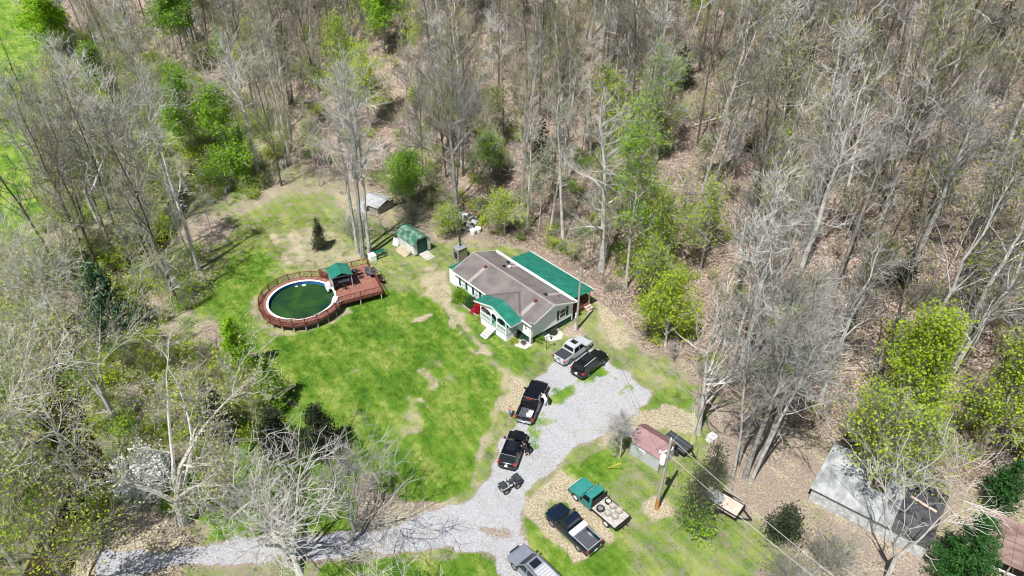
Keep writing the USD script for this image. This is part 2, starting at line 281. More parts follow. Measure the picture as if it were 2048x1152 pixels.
# each area: outline, softness of its edge in metres, (green grass, straw, gravel), (dead leaves, bare earth, moss)
AREAS = [
 (PX([(-80, -60), (75, 40), (90, 190), (60, 310), (70, 430), (40, 560), (-80, 600)]), 6, (.95, .1, 0), (0, 0, 0)),
 (YARD, 3.0, (.52, .55, 0), (.0, .0, 0)),
 (PX([(420, 640), (400, 540), (470, 440), (570, 390), (650, 395), (690, 470), (640, 500), (500, 560), (480, 660)]), 3, (.50, .46, 0), (.0, 0, .55)),
 (PX([(420, 600), (470, 520), (530, 500), (560, 560), (520, 600), (540, 680), (470, 680)]), 2.5, (.86, .2, 0), (0, 0, .2)),
 (PX([(560, 470), (640, 455), (720, 500), (700, 535), (610, 535), (570, 520)]), 2.0, (.42, .62, 0), (.15, 0, 0)),
 (PX([(520, 660), (600, 655), (690, 615), (765, 590), (840, 585), (890, 620), (950, 690), (1005, 745), (1010, 800), (985, 860), (965, 920), (950, 985), (900, 1010), (820, 1015), (720, 920), (640, 850), (560, 760), (520, 700)]), 1.6, (.97, .12, 0), (0, 0, 0)),
 (PX([(800, 500), (880, 520), (905, 560), (880, 600), (790, 570), (760, 540)]), 1.6, (.52, .62, 0), (0, .15, 0)),
 (PX([(845, 535), (890, 545), (905, 600), (885, 612), (855, 590)]), 1.0, (.36, .72, 0), (0, .45, 0)),
 (PX([(900, 640), (960, 700), (1010, 752), (1060, 730), (1085, 700), (1020, 690), (950, 640), (915, 610)]), 1.4, (.66, .46, 0), (0, 0, 0)),
 (PX([(1195, 600), (1250, 640), (1320, 730), (1400, 800), (1360, 850), (1290, 780), (1210, 700), (1160, 660)]), 1.6, (.50, .58, 0), (0, .12, .25)),
 (PX([(1190, 590), (1225, 620), (1260, 680), (1235, 690), (1195, 640)]), 1.2, (.3, .7, 0), (0, .45, 0)),
 (PX([(1085, 515), (1195, 570), (1205, 590), (1150, 560), (1065, 505)]), 1.0, (.25, .35, 0), (.35, .1, .9)),
 (PX([(1010, 480), (1100, 500), (1230, 580), (1320, 700), (1300, 705), (1215, 610), (1080, 510)]), 1.2, (.05, .3, 0), (.62, .3, 0)),
 (PX([(1290, 800), (1350, 770), (1420, 800), (1400, 850), (1330, 850)]), 1.5, (.6, .5, 0), (0, 0, .2)),
 (PX([(1240, 835), (1330, 815), (1390, 830), (1400, 860), (1330, 850), (1260, 862), (1200, 890)]), 1.0, (.2, .75, 0), (0, .6, 0)),
 (PX([(1400, 800), (1580, 860), (1650, 920), (1640, 1000), (1560, 1050), (1480, 1000), (1440, 900)]), 2.5, (.3, .34, 0), (.25, .62, .2)),
 (PX([(1130, 935), (1200, 905), (1250, 915), (1240, 950), (1200, 980), (1150, 970)]), .9, (.92, .15, 0), (0, 0, 0)),
 (PX([(1200, 960), (1330, 960), (1400, 1020), (1440, 1110), (1440, 1250), (1250, 1250), (1200, 1100), (1250, 1040)]), 1.8, (.54, .58, 0), (0, .15, .1)),
 (PX([(1055, 1040), (1090, 1060), (1160, 1120), (1230, 1090), (1260, 1120), (1260, 1240), (1110, 1240), (1060, 1110)]), .8, (.9, .22, 0), (0, 0, 0)),
 (PX([(1090, 968), (1110, 965), (1240, 1060), (1225, 1080), (1190, 1070), (1130, 1020)]), .6, (.85, .3, 0), (0, 0, 0)),
 (PX([(640, 1140), (760, 1128), (860, 1112), (960, 1108), (1010, 1140), (1030, 1260), (600, 1260)]), .9, (.95, .1, 0), (0, 0, 0)),
 (PX([(330, 1010), (330, 940), (460, 860), (560, 800), (640, 850), (720, 930), (700, 1050), (560, 1070), (420, 1078)]), 1.5, (.9, .12, 0), (.05, 0, .2)),
 (PX([(150, 1060), (250, 1010), (300, 1040), (380, 1080), (360, 1152), (150, 1180)]), 1.5, (.05, .75, 0), (0, .6, 0)),
 (PX([(700, 960), (760, 1000), (860, 1000), (930, 1000), (840, 1040), (740, 1050)]), 1.0, (.25, .5, 0), (.3, .3, 0)),
 (PL([(1012, 752), (1002, 800), (985, 850), (962, 905), (945, 970), (900, 1005)]).buffer(.6), 1.0, (.42, .62, 0), (0, .5, 0)),
 (PX([(1035, 760), (1062, 770), (1040, 830), (1012, 850), (1012, 800)]), .8, (.2, .75, .1), (0, .5, 0)),
 (PX([(1042, 1010), (1085, 965), (1125, 945), (1165, 975), (1150, 1010), (1100, 1000), (1085, 1030), (1130, 1080), (1180, 1110), (1150, 1125), (1080, 1060)]), .7, (.12, .9, .25), (0, .3, 0)),
 (PX([(1180, 1010), (1215, 1050), (1235, 1075), (1220, 1085), (1180, 1050), (1140, 1010)]), .5, (.15, .9, .15), (0, .3, 0)),
 (PL([(875, 545), (880, 590), (900, 620), (940, 665), (975, 705), (1000, 740)]).buffer(.5), .9, (.38, .66, .1), (0, .3, 0)),
 (PL([(905, 645), (935, 690), (965, 725), (990, 750)]).buffer(.25), .6, (.34, .7, .1), (0, .3, 0)),
 (PL([(822, 645), (858, 632)]).buffer(.35), .3, (.25, .9, 0), (0, .2, 0)),
 (PL([(690, 758), (722, 735)]).buffer(.7), 1.2, (.38, .9, 0), (0, .2, 0)),
 (PL([(680, 775), (696, 760)]).buffer(.35), .7, (.4, .85, 0), (0, .1, 0)),
 (PL([(848, 735), (868, 762), (882, 800)]).buffer(.6), 1.4, (.42, .85, 0), (0, .2, 0)),
 (PL([(805, 775), (832, 825), (838, 855)]).buffer(1.1), 2.0, (.46, .85, 0), (0, .2, 0)),
 (PL([(862, 720), (885, 735), (905, 760)]).buffer(.9), 2.0, (.55, .7, 0), (0, .1, 0)),
 (PL([(775, 660), (800, 680), (790, 700)]).buffer(1.2), 2.2, (.62, .62, 0), (0, 0, .2)),
 (PL([(840, 795), (855, 812)]).buffer(.3), .7, (.35, .85, 0), (0, .1, 0)),
 (Point(*g0(603, 608)).buffer(6.3), 1.2, (.45, .6, 0), (0, .35, 0)),
 (PL([(545, 470), (575, 525)]).buffer(.25), .5, (.2, .85, 0), (0, .2, 0)),
 (PL([(585, 470), (605, 520)]).buffer(.3), .5, (.2, .85, 0), (0, .2, 0)),
 (PL([(30, 60), (75, 150), (75, 250), (40, 420)]).buffer(.5), 1.2, (.55, .7, 0), (0, .1, 0)),
 (PL([(0, 100), (45, 170), (45, 260), (15, 420)]).buffer(.5), 1.2, (.55, .7, 0), (0, .1, 0)),
 (Point(*g0(1153, 662)).buffer(.8), .7, (.1, .5, 0), (0, .8, 0)),
 (Point(*g0(1310, 1015)).buffer(1.0), .8, (.25, .7, 0), (0, .6, 0)),
]
GRASSY = [(PL([(1060, 850), (1120, 790), (1180, 740), (1210, 745)]).buffer(1.1), 2.2, .66), (PL([(1100, 760), (1140, 720)]).buffer(.4), 1.0, .66), (PL([(1118, 765), (1160, 725)]).buffer(.4), 1.0, .66),
          (PL([(1225, 800), (1255, 770)]).buffer(.35), 1.0, .6), (PL([(1000, 1085), (1040, 1010)]).buffer(.4), .6, .3), (PL([(1130, 870), (1200, 860)]).buffer(.8), 1.2, .35), (PL([(1070, 900), (1040, 960)]).buffer(.8), 1.2, .2), (PL([(1085, 830), (1060, 880)]).buffer(1.2), 1.8, .55)]
WORN = [(PL([(330, 1118), (560, 1100), (720, 1092), (860, 1068), (950, 1025), (1005, 960), (1040, 885)]).buffer(.28), .7, .56), (PL([(960, 1060), (1005, 1065)]).buffer(.9), 1.2, .42), (PL([(1120, 880), (1175, 885)]).buffer(.6), 1.0, .45), (PL([(1090, 935), (1150, 890), (1230, 830)]).buffer(.25), .8, .58), (PL([(1030, 1140), (1040, 1080), (1030, 1020)]).buffer(.3), .8, .56)]
def masks(x, y):
    x = np.asarray(x, float).ravel(); y = np.asarray(y, float).ravel(); p = np.stack([x, y, 0 * x], -1)
    d = hilld(x, y)
    n1 = meshkit.fbm(p / 3.0, 3, 11) - .5; n2 = meshkit.fbm(p / 9.0, 3, 12) - .5; n3 = meshkit.fbm(p / 1.1, 2, 14) - .5
    up = smooth(d + n2 * 14, -7, 5)
    a = np.stack([.42 - .36 * up + n2 * .5, .42 - .22 * up, 0 * x], 1); b = np.stack([.38 + .62 * up, .3 - .2 * up - n2 * .4, .25 * (n1 > .1) + 0 * x], 1)
    pt = shapely.points(np.stack([x, y], 1))
    def cover(poly, soft):
        mnx, mny, mxx, mxy = poly.bounds; m = soft * 2.5
        near = (x > mnx - m) & (x < mxx + m) & (y > mny - m) & (y < mxy + m)
        c = np.zeros(len(x))
        if near.any():
            q = pt[near]; dd = shapely.distance(poly.boundary, q); sd = np.where(shapely.contains_xy(poly, x[near], y[near]), dd, -dd)
            c[near] = smooth(sd + n1[near] * (soft * 1.6 + .5) + n3[near] * (soft * .8 + .5), -soft * .5, soft * .5)
        return c[:, None]
    for poly, soft, aa, bb in AREAS:
        c = cover(poly, soft); a = a * (1 - c) + c * np.array(aa); b = b * (1 - c) + c * np.array(bb)
    c = cover(DRIVE, .6); a = a * (1 - c) + c * np.array((.0, .0, 1.0)); b = b * (1 - c)
    for poly, soft, g in WORN:
        c = cover(poly, soft) * (a[:, 2:] > .5); a[:, 2:] = a[:, 2:] * (1 - c) + c * g
    for poly, soft, g in GRASSY:
        c = cover(poly, soft) * (a[:, 2:] > .5); a[:, :1] = a[:, :1] * (1 - c) + c * g
    return np.clip(a, 0, 1), np.clip(b, 0, 1)

def ground_material():
    n = {'g': ('geometry', {}), 'A': ('attribute', {'attribute': 'ma'}), 'B': ('attribute', {'attribute': 'mb'}), 'sa': ('separate_color', {}), 'sb': ('separate_color', {})}
    l = [('A.color', 'sa.color'), ('B.color', 'sb.color')]
    def noise(k, sc, det=4.0, rough=.6, stretch=None, rot=0.0):
        n['m' + k] = ('mapping', {'scale': stretch or (1, 1, 1), 'rotation': (0, 0, rot)}); n[k] = ('noise_texture', {'scale': sc, 'detail': det, 'roughness': rough}); l.append(('g.position', f'm{k}.vector')); l.append((f'm{k}.vector', k + '.vector'))
    noise('big', .22, 3.0); noise('mid', .9, 4.0); noise('fine', 5.0, 4.0, .7); noise('grit', 16.0, 3.0, .75); noise('mow', .6, 4.0, .65, (1, 6, 1), math.radians(35)); n['mmow'][1]['mapping_type'] = 'texture'; noise('leafn', 2.2, 5.0, .8)
    def ramp(k, src, stops): n[k] = ('rgb_ramp', {'ramp': stops}); l.append((src, k + '.fac'))
    n['vor'] = ('voronoi_texture', {'scale': 8.0}); l.append(('g.position', 'vor.vector')); n['vbw'] = ('separate_color', {}); l.append(('vor.color', 'vbw.color'))
    n['vg'] = ('voronoi_texture', {'scale': 14.0}); l.append(('g.position', 'vg.vector')); n['vgs'] = ('separate_color', {}); l.append(('vg.color', 'vgs.color'))
    n['gvn'] = ('math', {'math_type': 'multiply_add', 'value2': .5}); n['gvm'] = ('math', {'math_type': 'multiply_add', 'value2': .9, 'value3': -.2}); l += [('grit.fac', 'gvm.value1'), ('vgs.r', 'gvn.value1'), ('gvm.value', 'gvn.value3')]
    ramp('dirt', 'fine.fac', [(.25, (.165, .125, .10)), (.5, (.30, .24, .195)), (.75, (.45, .38, .32))])
    def mixv(k, a, b, w): n[k] = ('math', {'math_type': 'multiply_add', 'value2': w}); l.append((a, k + '.value1')); l.append((b, k + '.value3'))
    # dead leaves: a patchwork of single leaves, darker and lighter drifts
    n['lv'] = ('math', {'math_type': 'multiply_add', 'value2': .55, 'value3': -.08}); l.append(('vbw.r', 'lv.value1')); mixv('lv2', 'leafn.fac', 'lv.value', .62)
    ramp('litter', 'lv2.value', [(.1, (.05, .036, .028)), (.34, (.155, .112, .087)), (.5, (.265, .197, .158)), (.66, (.385, .305, .25)), (.88, (.59, .51, .44))])
    n['sn1'] = ('math', {'math_type': 'multiply_add', 'value2': .9, 'value3': -.45}); l.append(('grit.fac', 'sn1.value1')); n['sn2'] = ('math', {'math_type': 'add'}); l += [('sn1.value', 'sn2.value1'), ('fine.fac', 'sn2.value2')]
    ramp('straw', 'sn2.value', [(.28, (.17, .14, .085)), (.48, (.38, .32, .215)), (.7, (.66, .59, .46))])
    n['gm'] = ('math', {'math_type': 'multiply_add', 'value2': .75, 'value3': -.37}); l.append(('mow.fac', 'gm.value1')); n['gmb'] = ('math', {'math_type': 'multiply_add', 'value2': .5, 'value3': -.25}); l.append(('big.fac', 'gmb.value1')); n['gmc'] = ('math', {'math_type': 'add'}); l += [('gmb.value', 'gmc.value1'), ('gm.value', 'gmc.value2')]
    n['gm2'] = ('math', {'math_type': 'multiply_add', 'value2': .55}); l.append(('mid.fac', 'gm2.value1')); l.append(('gmc.value', 'gm2.value3'))
    n['gm3'] = ('math', {'math_type': 'multiply_add', 'value2': .55}); l.append(('grit.fac', 'gm3.value1')); l.append(('gm2.value', 'gm3.value3'))
    ramp('green', 'gm3.value', [(.22, (.035, .10, .010)), (.42, (.08, .18, .018)), (.58, (.15, .25, .03)), (.76, (.32, .35, .10))])
    n['gb'] = ('math', {'math_type': 'multiply_add', 'value2': .35, 'value3': -.17}); l.append(('mow.fac', 'gb.value1')); n['gb2'] = ('math', {'math_type': 'add'}); l += [('gb.value', 'gb2.value1'), ('gvn.value', 'gb2.value2')]
    ramp('gravel', 'gb2.value', [(.12, (.18, .18, .185)), (.34, (.35, .35, .36)), (.55, (.43, .43, .445)), (.85, (.53, .53, .54))])
    n['gt'] = ('rgb_ramp', {'ramp': [(.35, (.95, .97, 1)), (.72, (.93, .9, .86))]}); l.append(('mid.fac', 'gt.fac')); n['gv'] = ('mix', {'mix_type': 'multiply', 'fac': 1.0}); l += [('gravel.color', 'gv.color1'), ('gt.color', 'gv.color2')]
    ramp('moss', 'fine.fac', [(.3, (.06, .07, .015)), (.6, (.20, .18, .03)), (.8, (.30, .27, .06))])
    cur = 'dirt.color'
    def layer(k, col, mask, noises, lo=.42, hi=.58):
        nonlocal cur
        src = mask
        for i, (nz, w) in enumerate(noises):
            n[f'{k}a{i}'] = ('math', {'math_type': 'multiply_add', 'value2': w, 'value3': -w * .5}); l.append((nz, f'{k}a{i}.value1'))
            n[f'{k}b{i}'] = ('math', {'math_type': 'add'}); l.append((src, f'{k}b{i}.value1')); l.append((f'{k}a{i}.value', f'{k}b{i}.value2')); src = f'{k}b{i}.value'
        n[k + 's'] = ('map_range', {'range_type': 'smoothstep', 'from_min': lo, 'from_max': hi, 'clamp': True}); l.append((src, k + 's.value'))
        n[k + 'x'] = ('mix', {}); l.extend([(k + 's.result', k + 'x.fac'), (cur, k + 'x.color1'), (col, k + 'x.color2')]); cur = k + 'x.color'
    layer('L', 'litter.color', 'sb.r', [('mid.fac', .5), ('fine.fac', .5)])
    layer('S', 'straw.color', 'sa.g', [('mow.fac', .8), ('mid.fac', .7), ('fine.fac', 1.0), ('grit.fac', .5)], .40, .62)
    layer('Mo', 'moss.color', 'sb.b', [('mid.fac', .8), ('fine.fac', .7)], .40, .66)
    layer('Gv', 'gv.color', 'sa.b', [('fine.fac', .7), ('grit.fac', .4)], .42, .56)
    layer('Gr', 'green.color', 'sa.r', [('mid.fac', .55), ('fine.fac', .75), ('grit.fac', .55)], .36, .62)
    n['bump'] = ('bump', {'distance': .09, 'strength': 1.0}); mixv('bh', 'grit.fac', 'fine.fac', .6); l.append(('bh.value', 'bump.height'))
    n['p'] = ('principled_bsdf', {'roughness': .95, 'specular_ior_level': .1}); l += [(cur, 'p.base_color'), ('bump.normal', 'p.normal')]
    return usdkit.material(stage, '/World/Looks/ground', n, l, surface='p.BSDF')
M['ground'] = ground_material()
def axis(lo, a, b, hi, fine, grow=1.07):
    mid = np.arange(a, b + 1e-6, fine); out = [mid]
    for end, s in ((lo, -1), (hi, 1)):
        st, x, r = fine, (a if s < 0 else b), []
        while (x - end) * s < 0: st = min(st * grow, 7.0); x += s * st; r.append(x)
        out.insert(0, np.array(r[::-1])) if s < 0 else out.append(np.array(r))
    return np.concatenate(out)
def grid_faces(nx, ny, keep=None):
    i, j = np.meshgrid(np.arange(nx - 1), np.arange(ny - 1), indexing='ij'); a = i * ny + j
    q = np.stack([a, a + ny, a + ny + 1, a + 1], -1).reshape(-1, 4)
    if keep is not None: q = q[keep.ravel()]
    return np.vstack([q[:, [0, 1, 2]], q[:, [0, 2, 3]]])
gx = axis(-420, -46, 42, 420, .34); gy = axis(-120, 26, 92, 560, .34)
X, Y = np.meshgrid(gx, gy, indexing='ij'); ZZ = tz(X, Y); ma, mb = masks(X, Y)
V = np.stack([X, Y, ZZ], -1).reshape(-1, 3)
obj('ground', (V, grid_faces(len(gx), len(gy))), M['ground'], smooth=True, kind='structure', label='valley floor and leaf-strewn hillside', prim={'ma': ma, 'mb': mb})
# the gravel drive: a thin sheet on the ground, inside the soft edge of its gravel
dx = np.arange(-45, 26, .25); dy = np.arange(24, 68, .25); X, Y = np.meshgrid(dx, dy, indexing='ij')
cx, cy = (X[:-1, :-1] + .125).ravel(), (Y[:-1, :-1] + .125).ravel(); inner = DRIVE.buffer(-.6)
keep = shapely.contains_xy(inner, cx, cy)
F = grid_faces(len(dx), len(dy), keep); V = np.stack([X, Y, tz(X, Y) + .005], -1).reshape(-1, 3); u = np.unique(F); re_ = np.zeros(len(V), int); re_[u] = np.arange(len(u))
V, F = V[u], re_[F]; ma, mb = masks(V[:, 0], V[:, 1])
obj('gravel_driveway', (V, F), M['ground'], smooth=True, kind='structure', label='pale gravel driveway widening into a parking pad', prim={'ma': ma, 'mb': mb})
# creek
cl = CREEK.buffer(2.6); q = np.array(shapely.segmentize(cl.exterior, 2.0).coords)
mcr = trimesh.creation.triangulate_polygon(cl.simplify(.2), engine='earcut')
obj('creek_water', (np.column_stack([mcr[0], np.full(len(mcr[0]), -.86)]), mcr[1]), M['creek_water'], kind='structure', label='shallow brown creek under the trees')

# ------------------------------------------------------------------ trees
def unit(v): return v / (np.linalg.norm(v, axis=-1, keepdims=True) + 1e-9)
def grow(r, P, R, n, t0, t1, ln, ang, up, K, wob, rf=.55, taper=.3, tipw=1.0, flat=None):
    """n branches from the polylines P (N, K0, 3) with radii R: start at t0..t1 along them, ln(t, parent length) long, leaving at ang degrees, bending up."""
    N, K0 = P.shape[:2]
    L = np.linalg.norm(np.diff(P, axis=1), axis=2).sum(1)
    pi = r.choice(N, n, p=L / L.sum()); t = t0 + (t1 - t0) * r.random(n) ** (1 / tipw)
    f = t * (K0 - 1); k = np.minimum(f.astype(int), K0 - 2); w = (f - k)[:, None]
    pos = P[pi, k] * (1 - w) + P[pi, k + 1] * w; tan = unit(P[pi, k + 1] - P[pi, k]); rad = R[pi, k] * (1 - w[:, 0]) + R[pi, k + 1] * w[:, 0]
    a = np.radians(ang[0] + (ang[1] - ang[0]) * r.random(n))[:, None]
    side = unit(np.cross(tan, r.normal(size=(n, 3))))
    d = unit(tan * np.cos(a) + side * np.sin(a))
    if flat is not None: d[:, 2] *= flat; d = unit(d)
    ll = ln(t, L[pi]) * (.7 + .6 * r.random(n)); out = np.zeros((n, K, 3)); out[:, 0] = pos
    for i in range(1, K):
        d = unit(d + np.array([0, 0, up]) / (K - 1) + r.normal(size=(n, 3)) * wob)
        out[:, i] = out[:, i - 1] + d * (ll / (K - 1))[:, None]
    r0 = np.minimum(rad * rf * (.75 + .4 * r.random(n)), rad * .95)
    return out, r0[:, None] * np.linspace(1, taper, K)
def trunk_line(r, H, rad, K=12, crook=.02, lean=(0, 0), top=.12):
    t = np.linspace(0, 1, K); off = np.cumsum(r.normal(size=(K, 2)) * crook * H / K ** .5, 0) * t[:, None]
    P = np.stack([off[:, 0] + lean[0] * t * H, off[:, 1] + lean[1] * t * H, t * H - .25], 1)
    R = rad * ((1 - t) ** .8 * (1 - top) + top); R[0] *= 1.35
    return P[None], R[None]
def leaf_quads(r, C, size, n, spread, aspect=.62):
    c = C[r.integers(0, len(C), n)] + r.normal(size=(n, 3)) * spread
    a = unit(r.normal(size=(n, 3))); nrm = unit(r.normal(size=(n, 3)) * .7 + [0, 0, .75]); a = unit(np.cross(a, nrm)); b = np.cross(nrm, a)
    s = (size * (.6 + .8 * r.random(n)))[:, None]
    V = np.stack([c - a * s, c - b * s * aspect, c + a * s, c + b * s * aspect], 1).reshape(-1, 3); k = np.arange(n)[:, None] * 4
    return V, np.vstack([k + [0, 1, 2], k + [0, 2, 3]])
def tree_parts(seed, H=22, rad=.24, first=.45, nl=12, limb=.3, lang=(30, 55), lup=.25, n2=90, n3=340, n4=1000, twig=.9, tw=.016, crook=.032, lean=(0, 0), leaves=0, leaf=.16, lspread=.35, fork=0, wig=1.0, stubs=4, top=.1, lk=(.5, 1.1), shape=.7):
    r = Rn(seed); T = [trunk_line(r, H, rad, crook=crook, lean=lean, top=top)]
    if fork:   # the stem divides low down into several heavy stems
        P, R = T[0]; cut = max(3, int(first * 12)); T = [(P[:, :cut + 1], R[:, :cut + 1])]
        F = grow(r, P[:, :cut + 1], R[:, :cut + 1], fork, .62, 1.0, lambda t, L: 0 * t + H * (1 - first) * .92, (14, 38), .35, 9, .09 * wig, .72, .12)
        T.append(F)
    main = T[-1]
    l1 = grow(r, *main, nl, .25 if fork else first, .97, lambda t, L: H * limb * ((1.15 - t) if not fork else .75) ** shape, lang, lup, 7, .13 * wig, .5, .15)
    big = [T[0], l1] + ([main] if fork else [])
    if stubs: big.append(grow(r, *T[0], stubs, .2, .6, lambda t, L: 0 * t + H * .07, (60, 95), .1, 4, .15, .25, .3))
    l2 = grow(r, *l1, n2, .2, .98, lambda t, L: L * .45, (28, 60), .25, 5, .16 * wig, .5, .2)
    if not fork: l2b = grow(r, *main, n2 // 6, .6, .99, lambda t, L: 0 * t + H * .09, (25, 55), .25, 5, .16, .35, .25); l2 = (np.concatenate([l2[0], l2b[0]]), np.concatenate([l2[1], l2b[1]]))
    l3 = grow(r, *l2, n3, .2, 1, lambda t, L: L * .5 + .35, (25, 60), .2, 3, .16, .55, .3)
    mb, cr = MB(), MB()
    for (P, R), s in zip(big, [7, 5, 5, 4]): mb.add(*polytubes(P, np.maximum(R, .02), s))
    cr.add(*polytubes(l2[0], np.maximum(l2[1], tw * 1.25), 3)); cr.add(*polytubes(l3[0], np.maximum(l3[1], tw), 3))
    tips = np.concatenate([l3[0][:, 1:].reshape(-1, 3), l2[0][:, 2:].reshape(-1, 3)])
    if n4:
        b = tips[r.integers(0, len(tips), n4)]; d = unit(r.normal(size=(n4, 3)) + [0, 0, .45])
        e = b + d * (twig * (.5 + r.random(n4)))[:, None]; cr.add(*spikes(b, e, tw)); tips = np.concatenate([tips, e, (b + e) / 2])
    lv = None
    if leaves: lv = leaf_quads(r, tips, leaf, leaves, lspread)
    return mb, cr, lv
def make_tree(name, label, loc, rotz=0, group=None, mats=('bark', 'twig', 'leaf_green'), cat='tree', sc=None, tilt=(0, 0), **kw):
    t = thing(name, label, cat, loc, rotz, group, sc, tilt); tr, cr, lv = tree_parts(**kw)
    obj('trunk', tr, M[mats[0]], t, smooth=50); obj('branches', cr, M[mats[1]], t)
    if lv: obj('crown', lv, M[mats[2]], t)
    return t
def conifer_parts(seed, H=8, rad=.13, base=.08, spread=.3, nb=90, leaves=6000, leaf=.12, up=.2, dens=.22, round_=.8):
    r = Rn(seed); P, R = trunk_line(r, H, rad, 8, .015); t = base + (1 - base) * r.random(nb)
    ln = H * spread * (1 - t) ** round_ * (.65 + .5 * r.random(nb)) + .12; az = r.random(nb) * 2 * PI
    st = np.stack([np.interp(t, np.linspace(0, 1, 8), P[0, :, k]) for k in range(3)], 1); d = np.stack([np.cos(az), np.sin(az), r.normal(size=nb) * .2 + up], 1)
    B = np.stack([st, st + d * ln[:, None] * .5, st + d * ln[:, None] + np.array([0, 0, .1]) * ln[:, None]], 1)
    mb = MB().add(*polytubes(P, np.maximum(R, .02), 6)).add(*polytubes(B, np.linspace(.03, .008, 3) * np.ones((nb, 1)), 3))
    k = r.choice(nb, leaves, p=ln / ln.sum()); s = (r.random(leaves) ** .7)[:, None]
    C = B[k, 0] * (1 - s) + B[k, 2] * s + r.normal(size=(leaves, 3)) * (dens * (.4 + ln[k] / ln.max()))[:, None]
    return mb, None, leaf_quads(r, C, leaf, leaves, .02, .45)
def make_conifer(name, label, loc, mats=('bark_dark', 'needle'), cat='tree', group=None, rotz=0, sc=None, **kw):
    t = thing(name, label, cat, loc, rotz, group, sc); tr, _, lv = conifer_parts(**kw)
    obj('trunk', tr, M[mats[0]], t, smooth=50); obj('crown', lv, M[mats[1]], t); return t
def make_shrub(name, label, loc, w=2.0, h=1.6, seed=1, leaves=1800, leaf=.09, mats=('twig_tan', 'leaf_green'), cat='shrub', group=None, stems=60, lspread=.16, tw=.012):
    r = Rn(seed); t = thing(name, label, cat, loc, 0, group)
    d = unit(r.normal(size=(stems, 3)) * [1, 1, .5] + [0, 0, .9]); e = d * np.array([w / 2, w / 2, h]) * (.6 + .5 * r.random((stems, 1)))
    b = r.normal(size=(stems, 3)) * [w * .07, w * .07, 0]; Pm = (b + e) / 2 + r.normal(size=(stems, 3)) * .1
    B = np.stack([b - [0, 0, .1], Pm, e], 1); R = np.linspace(.022, .008, 3) * np.ones((stems, 1))
    tw2 = grow(r, B, R, stems * 5, .3, 1, lambda tt, L: L * .4, (20, 60), .2, 3, .2)
    obj('stems', MB().add(*polytubes(B, R, 3)).add(*polytubes(tw2[0], np.maximum(tw2[1], tw * .6), 3)), M[mats[0]], t)
    if leaves: obj('crown', leaf_quads(r, np.concatenate([tw2[0][:, 1:].reshape(-1, 3), e]), leaf, leaves, lspread), M[mats[1]], t)
    return t

